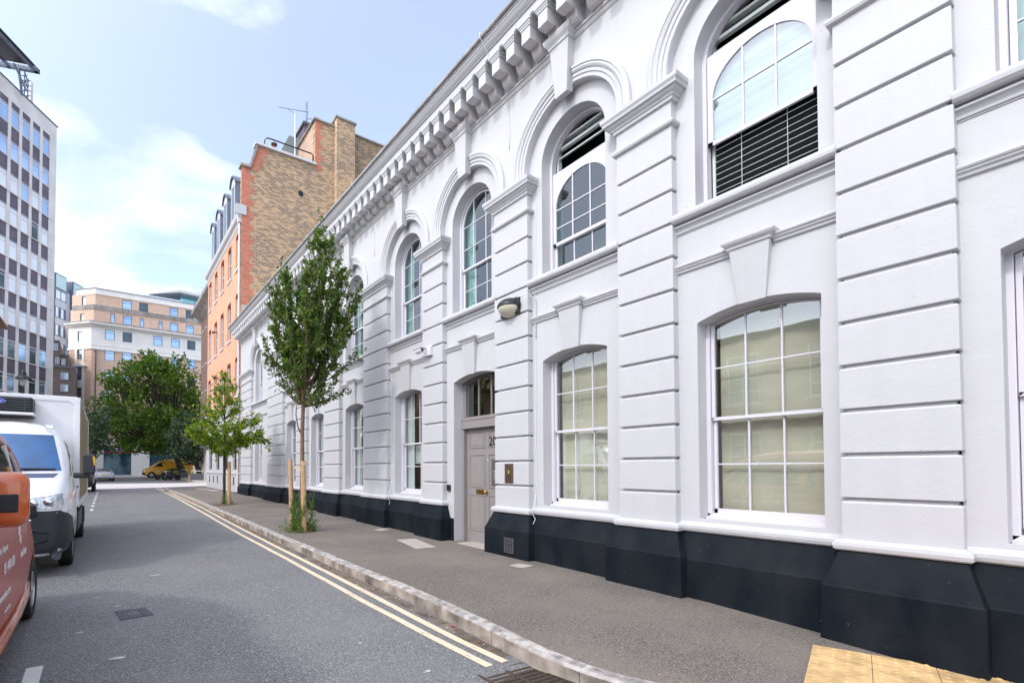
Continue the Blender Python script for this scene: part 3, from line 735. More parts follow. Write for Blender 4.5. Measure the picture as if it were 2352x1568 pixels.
# ---- windows
def arch_frame(mb, X0, X1, c, h, z0, zs, rise, t, n=24):
    a = [(c - h, z0)] + arc(c, h, zs, rise, n) + [(c + h, z0)]
    hi = h - t; ri = (rise - t * .35) if rise < h * .8 else hi
    b = [(c - hi, z0 + t)] + arc(c, hi, zs, ri, n) + [(c + hi, z0 + t)]
    P = [[(X1, y, z) for y, z in a], [(X0, y, z) for y, z in a], [(X0, y, z) for y, z in b], [(X1, y, z) for y, z in b]]
    mb.grid([[q for q in p] for p in P])
    mb.box(X0, X1, c - h, c + h, z0, z0 + t)
def zarc(y, c, h, zs, rise):
    Rr = (h * h + rise * rise) / (2 * rise); return zs + rise - Rr + math.sqrt(max(0, Rr * Rr - (y - c) ** 2))
def lower_window(c, kind):
    z0, zm = .935, 2.075
    f = MB(); arch_frame(f, XF, XF + .10, c, HW + .005, z0, ZS, RISE, .045)
    f.box(XF - .05, XF + .05, c - HW, c + HW, z0 - .03, z0 + .012)
    fo = f.build('lower_window', M['joinery'], WB, bevel=.003, seg=1)
    h = HW - .045
    s = MB(); t = .035
    # upper sash (outer)
    X0, X1 = XF + .022, XF + .055
    arch_frame(s, X0, X1, c, h, zm - .01, ZS - .01, RISE - .02, t)
    for k in (-1, 1):
        yy = c + k * h / 3 * .97; s.box(X0 + .004, X1 - .004, yy - .008, yy + .008, zm, zarc(yy, c, h, ZS - .01, RISE - .02) - .02)
    zq = (zm + 3.24) / 2 + .02; s.box(X0 + .005, X1 - .005, c - h + .02, c + h - .02, zq - .008, zq + .008)
    # lower sash (inner)
    X0, X1 = XF + .06, XF + .095
    s.box(X0, X1, c - h, c + h, z0 + .045, z0 + .10); s.box(X0, X1, c - h, c + h, zm - .005, zm + .032)
    s.box(X0, X1, c - h, c - h + t, z0 + .04, zm); s.box(X0, X1, c + h - t, c + h, z0 + .04, zm)
    for k in (-1, 1):
        yy = c + k * (h - t) / 3; s.box(X0 + .004, X1 - .004, yy - .008, yy + .008, z0 + .09, zm)
    zq = (z0 + .1 + zm) / 2; s.box(X0 + .005, X1 - .005, c - h + .02, c + h - .02, zq - .008, zq + .008)
    s.build('sash', M['joinery'], fo, bevel=.002, seg=1)
    gl = MB(); a = arc(c, h - .02, ZS - .01, RISE - .03)
    gl.add([(XF + .04, y, z) for y, z in [(c - h + .02, zm)] + a + [(c + h - .02, zm)]], [tuple(range(len(a) + 2))])
    gl.quad((XF + .078, c - h + .02, z0 + .07), (XF + .078, c + h - .02, z0 + .07), (XF + .078, c + h - .02, zm), (XF + .078, c - h + .02, zm))
    gl.build('glass_pane', M['glass'], fo, fix=False)
    if kind == 'blind':
        b_ = MB(); n = 24
        b_.grid([[(XF + .165 + .006 * math.sin(i * 1.1 + z * 1.3), c - h + (0.02 + (2 * h - .06) * i / n), z) for i in range(n + 1)] for z in (.98, 1.5, 2.2, 2.8, 3.3)])
        b_.build('roller_blind', M['blind'], fo, smooth=True)
    else:
        b_ = MB()
        for s0, s1 in ((c - h, c - .17), (c + .25, c + h)):
            b_.grid([[(XF + .17 + .015 * math.sin(i * 1.7), lerp(s0, s1, i / 14), z) for i in range(15)] for z in (.98, 3.3)])
        if kind == 'half': b_.grid([[(XF + .2, c - h, z), (XF + .2, c + h, z)] for z in (1.62, 2.05)])
        b_.build('curtain', M['curtain'], fo, smooth=True)
    return fo
def upper_window(c, drop, kind='dark'):
    z0 = 4.60
    f = MB(); arch_frame(f, XF, XF + .10, c, HW + .005, z0 - .02, ZC, HW, .045)
    f.box(XF - .02, XF + .04, c - HW, c + HW, z0 - .05, z0 + .03)
    fo = f.build('upper_window', M['joinery'], WB, bevel=.003, seg=1)
    h = HW - .045; t = .04
    s = MB(); X0, X1 = XF + .022, XF + .055
    if drop == 0:
        zm = 5.45
        arch_frame(s, X0, X1, c, h, zm, ZC - .01, h, t)
        for k in (-1, 1):
            yy = c + k * h / 3; s.box(X0 + .004, X1 - .004, yy - .008, yy + .008, zm, zarc(yy, c, h, ZC, h) - .02)
        for zq in (5.88, 6.33): s.box(X0 + .005, X1 - .005, c - h + .02, c + h - .02, zq - .008, zq + .008)
        a = arc(c, h - .02, ZC - .01, h - .03)
        gp = [(XF + .04, y, z) for y, z in [(c - h + .02, zm)] + a + [(c + h - .02, zm)]]
        lz = zm
    else:
        zm = 5.33 if drop == 1 else 5.05; zt = 6.42 if drop == 1 else 6.22
        # square-headed sash with an arched glazed opening
        ra = h - .055; zc = zt - ra - .03
        zc = 5.89 if drop == 1 else 5.66
        ra_z = .43 if drop == 1 else .42
        a = [(c + ra * math.sin(tt), zc + ra_z * math.cos(tt)) for tt in [lerp(-math.pi / 2, math.pi / 2, i / 24) for i in range(25)]]
        for X in (X0, X1):
            s.grid([[(X, y, z) for y, z in a], [(X, y, zt) for y, z in a]])
            for sg in (-1, 1): s.quad((X, c + sg * ra, zc), (X, c + sg * h, zc), (X, c + sg * h, zt), (X, c + sg * ra, zt))
        s.grid([[(X0, y, z) for y, z in a], [(X1, y, z) for y, z in a]])
        s.quad((X0, c - h, zt), (X0, c + h, zt), (X1, c + h, zt), (X1, c - h, zt))
        for sg in (-1, 1): s.box(X0, X1, min(c + sg * h, c + sg * ra), max(c + sg * h, c + sg * ra), zm, zc)
        s.box(X0, X1, c - h, c + h, zm, zm + .05)
        for k in (-1, 1):
            yy = c + k * ra / 3; s.box(X0 + .004, X1 - .004, yy - .009, yy + .009, zm + .04, zc + ra_z * .93)
        zqs = (5.88,) if drop == 1 else (5.33, 5.62)
        for zq in zqs: s.box(X0 + .005, X1 - .005, c - ra, c + ra, zq - .009, zq + .009)
        gp = [(XF + .04, y, z) for y, z in [(c - ra, zm + .03)] + a + [(c + ra, zm + .03)]]
        lz = zm
    X0, X1 = XF + .06, XF + .095
    if drop != 1:
        zt2 = lz + .03
        s.box(X0, X1, c - h, c + h, z0 + .02, z0 + .08); s.box(X0, X1, c - h, c + h, lz, zt2)
        s.box(X0, X1, c - h, c - h + t, z0, lz); s.box(X0, X1, c + h - t, c + h, z0, lz)
        for k in (-1, 1):
            yy = c + k * (h - t) / 3; s.box(X0 + .004, X1 - .004, yy - .008, yy + .008, z0 + .06, lz)
        if drop == 0:
            zq = (z0 + .06 + lz) / 2; s.box(X0 + .005, X1 - .005, c - h + .02, c + h - .02, zq - .008, zq + .008)
    s.build('sash', M['joinery'], fo, bevel=.002, seg=1)
    if drop == 1:
        b_ = MB(); b_.quad((XF + .10, c - h, zm + .03), (XF + .10, c + h, zm + .03), (XF + .10, c + h, zt - .02), (XF + .10, c - h, zt - .02)); b_.build('pale_blind', mat('pale_slat_blind', (.40, .46, .44), .8, var=.5, vscale=1.0, stretch=(.3, .3, 9)), fo)  # slat shadows are put into the blind's colour as bands
    gl = MB(); gl.add(gp, [tuple(range(len(gp)))])
    if drop != 1: gl.quad((XF + .078, c - h + .02, z0 + .05), (XF + .078, c + h - .02, z0 + .05), (XF + .078, c + h - .02, lz), (XF + .078, c - h + .02, lz))
    gl.build('glass_pane', M['glass_pale' if drop == 1 else 'glass_hi'], fo, fix=False)
    b_ = MB()
    if drop == 1:
        for k in range(9):
            z = 4.72 + k * .075; b_.box(XF + .13, XF + .155, c - h + .03, c + h - .02, z, z + .0032, 1)
            b_.box(XF + .14, XF + .15, c - h + .03, c + h - .02, z + .0032, z + .075, 0)
        for yy in (c - .22, c + .22): b_.box(XF + .125, XF + .13, yy - .002, yy + .002, 4.65, 5.4, 1)
        b_.build('venetian_blind', [M['slat'], M['slat_edge']], fo)
    if drop:
        b_ = MB(); b_.box(XF + .11, XF + .17, c - HW, c + HW, 6.62, 6.66); b_.box(XF + .13, XF + .16, c - HW, c + HW, 6.50, 6.52); b_.box(XF + .11, XF + .2, c - HW, c + HW, 6.75, 6.78)
        b_.box(XF + .12, XF + .2, c + h - .03, c + h, 4.6, 6.6)
        b_.build('blind_box', M['curtain'], fo)
    else:
        for s0, s1 in ((c + .28, c + h), (c - h, c - .3)):
            b_.grid([[(XF + .17 + .015 * math.sin(i * 1.9), lerp(s0, s1, i / 12), z) for i in range(13)] for z in (4.62, 6.9)])
        b_.build('curtain', M['curtain'], fo, smooth=True)
    return fo
KIND = ['blind', 'blind', 'blind', None, 'half', 'c', 'c', 'c', 'c']
DROP = [0, 1, 2, 0, 0, 0, 0, 0, 0]
for c, k, d in zip(CEN, KIND, DROP):
    if k: lower_window(c, k)
    upper_window(c, d)

# ---- door
c = 6.955; HWs = HW; HW = .645
f = MB(); arch_frame(f, XF + .02, XF + .12, c, HW + .005, .0, ZS, RISE, .05)
f.box(XF + .0, XF + .12, c - HW, c + HW, 2.30, 2.47); f.box(XF - .012, XF + .1, c - HW, c + HW, 2.45, 2.49); f.box(XF - .008, XF + .1, c - HW, c + HW, 2.29, 2.315)
fo = f.build('door_frame', M['door'], WB, bevel=.004, seg=1)
s = MB()
for k in (-1, 1): s.box(XF + .05, XF + .085, c + k * .18 - .012, c + k * .18 + .012, 2.49, zarc(c + k * .18, c, HW, ZS, RISE) - .04)
arch_frame(s, XF + .04, XF + .09, c, HW - .045, 2.485, ZS - .02, RISE - .02, .035)
s.build('fanlight_bars', M['door'], fo)
gl = MB(); a = arc(c, HW - .07, ZS - .02, RISE - .03); gp = [(XF + .065, y, z) for y, z in [(c - HW + .07, 2.5)] + a + [(c + HW - .07, 2.5)]]; gl.add(gp, [tuple(range(len(gp)))]); gl.build('fanlight_pane', M['glass'], fo, fix=False)
D0, D1, XD = c - HW + .05, c + HW - .05, XF + .10
s = MB(); s.box(XD, XD + .05, D0, D1, .04, 2.29)
s.box(XD - .02, XD, D0, D1, .04, .09)
for (za, zb) in ((.30, 1.0), (1.14, 1.78), (1.90, 2.22)):
    for sg in (-1, 1):
        ya, yb = sorted((c + sg * .045, c + sg * (D1 - c - .09)))
        # recessed moulding frame and raised field
        for (p, q, r0, t0) in ((ya, yb, za, za + .02), (ya, yb, zb - .02, zb)): s.box(XD - .012, XD, p, q, r0, t0)
        for p, q in ((ya, ya + .02), (yb - .02, yb)): s.box(XD - .011, XD, p, q, za + .02, zb - .02)
        s.box(XD - .007, XD, ya + .05, yb - .05, za + .05, zb - .05)
dr = s.build('door', M['door'], WB, bevel=.004, seg=1)
m_ = MB(); m_.lathe([(0, -.075), (.022, -.07), (.034, -.055), (.034, -.04), (.018, -.025), (.014, -.012), (.03, -.006), (.03, 0)], (XD - .005, 6.95, 1.06), 'X', 16); m_.build('door_knob', M['brass'], dr, smooth=True)
m_ = MB(); m_.box(XD - .014, XD - .001, 7.03, 7.26, 1.015, 1.105); m_.box(XD - .02, XD - .012, 7.05, 7.24, 1.03, 1.09); m_.build('letter_plate', M['brass'], dr, bevel=.003)
text('20', .24, M['black'], dr, (XD - .014, 6.885, 1.94), (0, -1, 0), (0, 0, 1), 'door_number', squash=.85)
m_ = MB(); m_.lathe([(0, -.012), (.014, -.01), (.016, 0)], (XD, c - .02, 1.66), 'X', 12); m_.build('spyhole', M['joinery'], dr, smooth=True); 
m_ = MB(); m_.box(XF - .02, XF + .04, 6.55, 6.70, 1.18, 1.68); m_.build('keypad_panel', M['steel'], WB, bevel=.004)
m_ = MB()
for i in range(3):
    for j in range(4): m_.lathe([(0, -.006), (.008, -.004), (.009, 0)], (XF - .02, 6.58 + i * .03, 1.32 + j * .045), 'X', 8)
m_.build('keypad_button', M['joinery'], WB.children[-1], smooth=True)
m_ = MB(); m_.box(XW - .14, XF + .25, c - HW + .01, c + HW + .03, -.08, .075); m_.build('doorstep', M['slab'], WB, bevel=.01); HW = HWs

# cables, air brick and stains
def cab(pts, r=.006, name='cable'): m_ = MB(); m_.tube(pts, r, 6); return m_.build(name, M['cable'], WB, smooth=True)
for (yy, lo) in ((5.44, .1), (10.05, .15)):
    pts = [(5.85, yy + random.uniform(-.012, .012), z) for z in [5.9 - .3 * i for i in range(17)]]
    pts += [(5.78, yy, .88), (5.76, yy + .01, .80), (5.80, yy - .02, .70), (5.74, yy + .02, .55), (5.70, yy - .03, .45), (5.72, yy, lo)]
    cab(pts)
for yy in (5.92, 10.75, 14.0, 2.0): cab([(5.115, yy, 8.64), (5.11, yy, 8.56), (5.16, yy, 8.50), (5.28, yy, 8.39), (5.285, yy, 8.28), (5.3, yy, 8.26), (5.73, yy + .01, 8.26), (5.735, yy, 7.95), (5.68, yy, 7.86), (5.735, yy, 7.75), (5.742, yy - .03, 7.2), (5.742, yy - .02, 6.9)], .005)
cab([(5.55, 5.55, 4.24), (5.7, 5.47, 4.30), (5.84, 5.42, 4.22), (5.845, 5.43, 3.6)], .007)
m_ = MB(); m_.box(5.585, 5.62, 5.70, 5.91, .13, .37); ab = m_.build('air_brick', M['iron_grey'], WB)
m_ = MB()
for i in range(5):
    for j in range(6): m_.box(5.582, 5.586, 5.72 + i * .036, 5.742 + i * .036, .15 + j * .036, .175 + j * .036)
m_.build('grille_holes', M['dark'], ab)

# ================================================================== things fixed to the white building
def at(u, zc):     # ground position on the line of sight of photo column u (2352 wide), zc metres away along the view axis
    xc = (u - 930) / 1105 * zc
    return (xc * math.cos(R(31.8)) + zc * math.sin(R(31.8)), -xc * math.sin(R(31.8)) + zc * math.cos(R(31.8)))
LAT = Vector((math.cos(R(31.8)), -math.sin(R(31.8)), 0)); DEP = Vector((math.sin(R(31.8)), math.cos(R(31.8)), 0))

L = thing('wall_lamp', (5.75, 5.88, 4.0), 'black hooded wall lamp with a ribbed cream diffuser on a white pilaster', 'lamp')
m_ = MB()     # hood: quarter dome
rows = []
for i in range(9):
    a = i / 8 * math.pi / 2
    rr = math.sin(a); x = 5.75 - .30 * math.cos(a) if False else 0
    rows.append([(5.745 - .27 * math.cos(R(-8 + 98 * (j / 8))) * (.55 + .45 * math.cos((i / 8 - .0) * math.pi / 2)), 5.88 + .235 * math.sin(lerp(-1, 1, i / 8) * math.pi / 2) * (1 if j < 8 else .9), 4.19 + .16 * math.sin(R(-8 + 98 * (j / 8)))) for j in range(9)])
def dome(xc, yc, zc, rx, ry, rz, z_up, name, mt, par, n=14):
    mb = MB(); rows = []
    for j in range(n + 1):
        ph = math.pi / 2 * j / n
        rows.append([(xc - rx * math.cos(ph) * math.sin(t), yc - ry * math.cos(ph) * math.cos(t), zc + (rz if z_up else -rz) * math.sin(ph)) for t in [math.pi * i / 20 for i in range(21)]])
    mb.grid(rows); mb.add([rows[0][0], rows[0][-1], rows[-1][-1]], [])
    return mb.build(name, mt, par, smooth=True)
dome(5.75, 5.88, 4.20, .25, .22, .15, True, 'lamp_hood', M['black'], L)
dome(5.75, 5.88, 4.19, .235, .205, .16, False, 'lamp_diffuser', mat('ribbed_diffuser', (0.62, 0.58, 0.46), 0.4, var=0.2, vscale=60, stretch=(1, 4, .3)), L)
m_ = MB(); m_.lathe([(.0, .0), (.225, 0)], (5.75, 5.88, 4.195), 'Z', 24); m_.box(5.70, 5.752, 5.67, 6.09, 4.06, 4.33); m_.box(5.66, 5.72, 5.64, 5.68, 4.17, 4.24); m_.build('lamp_back_box', M['black'], L, bevel=.006)

Cc = thing('security_camera', (5.75, 8.2, 3.85), 'small white security camera on a bracket with a junction box, mounted on a white pilaster', 'camera')
m_ = MB(); m_.box(5.68, 5.755, 8.16, 8.34, 3.86, 4.05); m_.build('junction_box', M['joinery'], Cc, bevel=.008)
m_ = MB(); m_.tube([(5.70, 8.25, 3.90), (5.62, 8.30, 3.86), (5.58, 8.36, 3.92)], .016, 8); m_.build('bracket_arm', M['joinery'], Cc, smooth=True)
m_ = MB(); m_.lathe([(0, -.11), (.05, -.11), (.052, .10), (.04, .12), (0, .12)], (5.58, 8.42, 3.98), 'Y', 16); m_.box(5.52, 5.64, 8.28, 8.62, 4.025, 4.04); m_.build('camera_body', M['joinery'], Cc)
m_ = MB(); m_.lathe([(0, -.115), (.032, -.115), (.034, -.108)], (5.58, 8.42, 3.98), 'Y', 12); m_.build('lens', M['black'], Cc)

P = thing('wall_plaque', (5.75, 5.95, 1.26), 'bronze plaque with a green drop emblem and lines of small text beside the grey door', 'plaque')
m_ = MB(); m_.box(5.738, 5.75, 5.85, 6.045, 1.26, 1.585); m_.build('plate', M['bronze'], P, bevel=.002)
m_ = MB(); cy_, cz_ = 5.95, 1.445
m_.add([(5.7365, cy_ + .016 * math.sin(a) * (1 if math.cos(a) < .3 else .6), cz_ + .022 * math.cos(a) + (.012 if math.cos(a) > .8 else 0)) for a in [2 * math.pi * k / 14 for k in range(14)]], [tuple(range(14))]); m_.build('drop_emblem', mat('green_enamel', (.45, .55, .12), .4), P, fix=False)
for k, (s_, sz) in enumerate((('TRADING', .02), ('OFFICE', .02))): text(s_, sz, M['black'], P, (5.7365, 5.95, 1.535 - k * .03), (0, -1, 0), (0, 0, 1), align='CENTER', ext=.0005)
m_ = MB()
for k in range(7):
    h_ = random.uniform(.05, .075); zz = 1.395 - k * .018 - (0.01 if k > 3 else 0); m_.box(5.7362, 5.7385, 5.95 - h_, 5.95 + h_, zz, zz + .005)
m_.build('small_print', M['black'], P)
B_ = MB(); B_.box(XW - .045, XW, 7.70, 7.79, 1.06, 1.18); tag(B_.build('door_entry_box', M['black'], None, bevel=.006), 'small black entry box on the white wall left of the grey door', 'entry box')

# ================================================================== generic facade with openings
def facade(mb, P0, du, nrm, s0, s1, z0, z1, ops, depth=.12, mi=0):
    P0, du, nrm = Vector(P0), Vector(du).normalized(), Vector(nrm).normalized()
    S = sorted({s0, s1} | {v for o in ops for v in o[:2]}); Z = sorted({z0, z1} | {v for o in ops for v in o[2:4]})
    pt = lambda s, z, d=0: tuple(P0 + du * s + Vector((0, 0, z)) - nrm * d)
    for i in range(len(S) - 1):
        run = None
        for j in range(len(Z) - 1):
            cs, cz = (S[i] + S[i + 1]) / 2, (Z[j] + Z[j + 1]) / 2
            if any(o[0] < cs < o[1] and o[2] < cz < o[3] for o in ops): continue
            mb.quad(pt(S[i], Z[j]), pt(S[i + 1], Z[j]), pt(S[i + 1], Z[j + 1]), pt(S[i], Z[j + 1]), mi)
    for o in ops:
        a, b, c_, d_ = o[:4]
        mb.grid([[pt(s, z) for s, z in ((a, c_), (b, c_), (b, d_), (a, d_), (a, c_))], [pt(s, z, depth) for s, z in ((a, c_), (b, c_), (b, d_), (a, d_), (a, c_))]], mi)
def window(P0, du, nrm, o, parent, fmt, pmt, depth=.1, t=.06, bars=(0, 1), sill=None, name='window', slope=.5):
    P0, du, nrm = Vector(P0), Vector(du).normalized(), Vector(nrm).normalized(); a, b, c_, d_ = o[:4]
    B = lambda mb, s0, s1, z0, z1, d0, d1: mb.obox(P0 + du * s0 + Vector((0, 0, z0)) - nrm * d0, du * (s1 - s0), Vector((0, 0, z1 - z0)), -nrm * (d1 - d0))
    m_ = MB()
    B(m_, a, b, c_, c_ + t, depth - .03, depth + .03); B(m_, a, b, d_ - t, d_, depth - .03, depth + .03)
    B(m_, a, a + t, c_ + t, d_ - t, depth - .03, depth + .03); B(m_, b - t, b, c_ + t, d_ - t, depth - .03, depth + .03)
    for k in range(bars[0]): s = lerp(a, b, (k + 1) / (bars[0] + 1)); B(m_, s - t * .35, s + t * .35, c_ + t, d_ - t, depth - .02, depth + .02)
    if bars[1] == 1: z = lerp(c_, d_, slope); B(m_, a + t, b - t, z - t * .4, z + t * .4, depth - .025, depth + .025)
    for k in range(bars[1] if bars[1] > 1 else 0): z = lerp(c_, d_, (k + 1) / (bars[1] + 1)); B(m_, a + t, b - t, z - t * .25, z + t * .25, depth - .02, depth + .02)
    if sill: B(m_, a - .06, b + .06, c_ - sill, c_, -.06, .1)
    fo = m_.build(name, fmt, parent, fix=False)
    q = MB(); pt = lambda s, z: tuple(P0 + du * s + Vector((0, 0, z)) - nrm * (depth + .005))
    q.quad(pt(a + .01, c_ + .01), pt(b - .01, c_ + .01), pt(b - .01, d_ - .01), pt(a + .01, d_ - .01)); q.build('pane', pmt, fo, fix=False)
    return fo

M['sky_glass'] = mat('office_glass', (0.42, 0.55, 0.74), 0.12, metal=0.75, var=0.25, vscale=0.35)
M['dark_glass'] = mat('dark_office_glass', (0.10, 0.13, 0.14), 0.08, metal=0.5, var=0.5, vscale=0.6)
M['pale_glass'] = mat('blind_backed_glass', (0.88, 0.89, 0.90), 0.25, metal=0.1, var=0.1, vscale=0.5)
M['shop_glass'] = mat('shop_glass', (0.012, 0.035, 0.055), 0.06, metal=0.2, col2=(0.06, 0.16, 0.24), vscale=1.2, stretch=(1, 1, .35))
M['navy'] = mat('blue_grey_frame', (0.10, 0.12, 0.20), 0.5)
M['concrete'] = mat('pale_concrete', (0.80, 0.75, 0.72), 0.9, var=0.12, vscale=0.6)
M['dirty_stone'] = mat('weathered_stone', (0.34, 0.31, 0.29), 0.9, var=0.35, vscale=1.4, stretch=(1, 1, .4))
M['portland'] = mat('portland_stone', (0.90, 0.87, 0.83), 0.85, var=0.06, vscale=1)
M['orange_brick'] = brick_mat('orange_brick', (0.66, 0.27, 0.155), (0.74, 0.34, 0.21), (0.68, 0.43, 0.32), plane='YZ')
M['stock_brick'] = brick_mat('yellow_stock_brick', (0.56, 0.35, 0.19), (0.41, 0.25, 0.14), (0.55, 0.43, 0.31), plane='XZ', dark=(0.11, 0.08, 0.065), darkamt=0.60, scale=0.98)
M['stock_dark'] = brick_mat('shaded_stock_brick', (0.36, 0.22, 0.12), (0.28, 0.17, 0.09), (0.42, 0.33, 0.23), plane='XZ', dark=(0.07, 0.055, 0.045), darkamt=0.8, scale=1.15)  # darker copy for right of the chimney breast, its shade put into colour
M['red_brick'] = brick_mat('red_quoin_brick', (0.46, 0.11, 0.065), (0.58, 0.18, 0.10), (0.48, 0.29, 0.21), plane='XZ', scale=1.15)
M['far_brick'] = brick_mat('far_brown_brick', (0.66, 0.43, 0.32), (0.74, 0.51, 0.39), (0.66, 0.52, 0.43), plane='XZ', scale=1.6)
M['brown_brick'] = brick_mat('dark_brown_brick', (0.17, 0.095, 0.075), (0.21, 0.12, 0.095), (0.20, 0.15, 0.13), plane='YZ')
M['grey_brick'] = brick_mat('grey_brown_brick', (0.16, 0.115, 0.10), (0.20, 0.15, 0.13), (0.20, 0.17, 0.155), plane='XZ', scale=1.5)
M['opp_brick'] = brick_mat('opposite_brick', (0.36, 0.20, 0.12), (0.42, 0.25, 0.15), (0.40, 0.32, 0.25), plane='YZ')
M['rubbed'] = mat('rubbed_red_brick', (0.66, 0.20, 0.08), 0.8, var=.15, vscale=12)
M['slate'] = mat('slate', (0.22, 0.25, 0.25), 0.7, var=0.3, vscale=6, stretch=(.5, .5, 4))
M['leadgrey'] = mat('blue_grey_lead', (0.17, 0.20, 0.27), 0.6, var=0.2, vscale=3)
M['purple'] = mat('purple_spandrel', (0.125, 0.095, 0.13), 0.45, var=0.25, vscale=1.2)
M['brown_paint'] = mat('brown_window_paint', (0.09, 0.055, 0.045), 0.5)

# ================================================================== opposite terrace (left, its eave just shows; the windows reflect it)
def terrace(X, y0, y1, H, nm, label, eave_x, eave_z, zs, step=2.6):
    OB = thing(nm, (X, (y0 + y1) / 2, 0), label, 'building')
    n = int((y1 - y0 - 1.4) / step)
    ops = [(y, y + 1.1, z, z + 1.9) for y in [y0 + .9 + step * k for k in range(n)] for z in zs]
    m_ = MB(); facade(m_, (X, 0, 0), (0, 1, 0), (1, 0, 0), y0, y1, -.3, H, ops); m_.box(X - 9, X - .3, y0, y1, -.3, H)
    for y in (y0, y1): m_.quad((X, y, -.3), (X - .4, y, -.3), (X - .4, y, H), (X, y, H))
    m_.build('wall', M['opp_brick'], OB, fix=False)
    m_ = MB(); m_.box(X - .2, eave_x, y0 - .2, y1 + .2, eave_z - .13, eave_z); m_.build('eave', M['timber'], OB)
    m_ = MB(); m_.prism([(X - 9, y0 - .2, eave_z - .05), (eave_x - .1, y0 - .2, eave_z + .005), (X - 4.5, y0 - .2, eave_z + .8)], (0, y1 - y0 + .4, 0)); m_.build('roof', M['slate'], OB)
    wf = None
    for o in ops:
        if wf is None: wf = window((X, 0, 0), (0, 1, 0), (1, 0, 0), o, OB, M['joinery'], M['dark_glass'], bars=(1, 3), sill=.08); o0 = o
        else: clone(wf, OB, (0, o[0] - o0[0], o[2] - o0[2]))
    m_ = MB(); m_.box(X - .01, X + .03, y0, y1, 3.35, 3.6); m_.build('band_course', M['portland'], OB)
M['timber'] = mat('brown_timber_eave', (0.20, 0.12, 0.075), 0.8, var=0.4, vscale=8)
terrace(-6, 28.5, 36, 9.5, 'terrace_building', 'brown eaved brick building whose eave tip shows at the left edge of the picture', -5.0, 9.78, (1.0, 4.0, 6.9))
terrace(-8.6, -16, 28.2, 6.4, 'terrace_building', 'lower brick terrace across the street seen only as a reflection in the windows', -8.3, 6.6, (1.0, 4.0))

# ================================================================== orange brick building with its stock brick flank
OR = thing('brick_townhouse', (5.8, 30, .3), 'tall orange brick building with arched windows, dormers and a stock brick flank wall', 'building')
cols = [26.2, 28.2, 30.2, 32.2, 34.2]
ops = [(c - .48, c + .48, a, b) for c in cols for a, b in ((12.1, 14.0), (8.65, 10.8), (5.35, 7.4))]
m_ = MB(); facade(m_, (5.8, 0, 0), (0, 1, 0), (-1, 0, 0), 25.2, 35, 4.85, 14.5, ops, depth=.16)
m_.quad((5.8, 35, 4.85), (12, 35, 4.85), (12, 35, 14.5), (5.8, 35, 14.5)); m_.build('front_wall', M['orange_brick'], OR, fix=False)
for o in ops:      # rubbed brick arches
    m_ = MB()
    c = (o[0] + o[1]) / 2; a = arc(c, .485, o[3] - .16, .17, 10)
    for X in (5.797,): m_.grid([[(X, y, z) for y, z in a], [(X, y, o[3] + .02) for y, z in a]])
    m_.grid([[(5.797, y, z) for y, z in a], [(5.95, y, z) for y, z in a]])
    m_.build('arch_lintel', M['rubbed'], OR, fix=False)
wf = None
for o in ops:
    if wf is None: wf = window((5.8, 0, 0), (0, 1, 0), (-1, 0, 0), o, OR, M['joinery'], M['dark_glass'], depth=.12, bars=(1, 1), sill=.09); o0 = o
    else:
        if o[3] - o[2] == o0[3] - o0[2]: clone(wf, OR, (0, o[0] - o0[0], o[2] - o0[2]))
        else: window((5.8, 0, 0), (0, 1, 0), (-1, 0, 0), o, OR, M['joinery'], M['dark_glass'], depth=.12, bars=(1, 1), sill=.09)
gops = [(c - .5, c + .5, 1.45, 3.05) for c in (26.4, 28.7, 31.1, 33.5)]
m_ = MB(); facade(m_, (5.785, 0, 0), (0, 1, 0), (-1, 0, 0), 25.16, 35.02, 0, 4.85, gops, depth=.2); m_.quad((5.785, 35.02, 0), (12, 35.02, 0), (12, 35.02, 4.85), (5.785, 35.02, 4.85))
m_.extr_y([(5.79, 4.6), (5.72, 4.7), (5.66, 4.85), (5.66, 4.95), (5.8, 5.0)], 25.16, 35.05); m_.extr_y([(5.79, 1.2), (5.74, 1.22), (5.74, 1.28), (5.79, 1.3)], 25.16, 35.03)
m_.build('rendered_ground_floor', M['stucco'], OR, fix=False)
for o in gops: window((5.785, 0, 0), (0, 1, 0), (-1, 0, 0), o, OR, M['brown_paint'], M['dark_glass'], depth=.12, bars=(0, 1), name='ground_window', t=.09)
m_ = MB()
for y in (26.6, 29.3, 31.0, 32.3, 33.6): m_.box(5.775, 5.79, y, y + .25, .62, 1.08)
m_.build('cellar_vent', M['iron'], OR)
m_ = MB(); m_.box(5.5, 5.9, 25.2, 25.9, 0, .3); m_.build('step', M['iron_grey'], OR)
m_ = MB(); m_.extr_y([(5.81, 14.2), (5.76, 14.25), (5.72, 14.4), (5.60, 14.5), (5.56, 14.62), (5.56, 14.72), (5.9, 14.8)], 25.2, 35.06); m_.build('eaves_cornice', M['stucco'], OR)
m_ = MB(); m_.box(5.45, 5.98, 25.14, 25.24, 14.55, 15.05); m_.build('kneeler_block', M['stucco'], OR)
m_ = MB(); m_.tube([(5.70, 25.42, .3), (5.70, 25.42, 14.3)], .055, 8); m_.box(5.60, 5.80, 25.3, 25.54, 14.2, 14.5)
for z in (2, 4.4, 6.5, 8.5, 10.5, 12.5): m_.lathe([(.055, 0), (.07, .02), (.07, .08), (.055, .1)], (5.70, 25.42, z), 'Z', 8)
m_.build('downpipe', M['joinery'], OR)
m_ = MB(); m_.tube([(5.76, 25.62, 4.9), (5.76, 25.62, 14.2)], .03, 6); m_.build('vent_pipe', mat('red_brown_pipe', (.25, .08, .05), .6), OR)
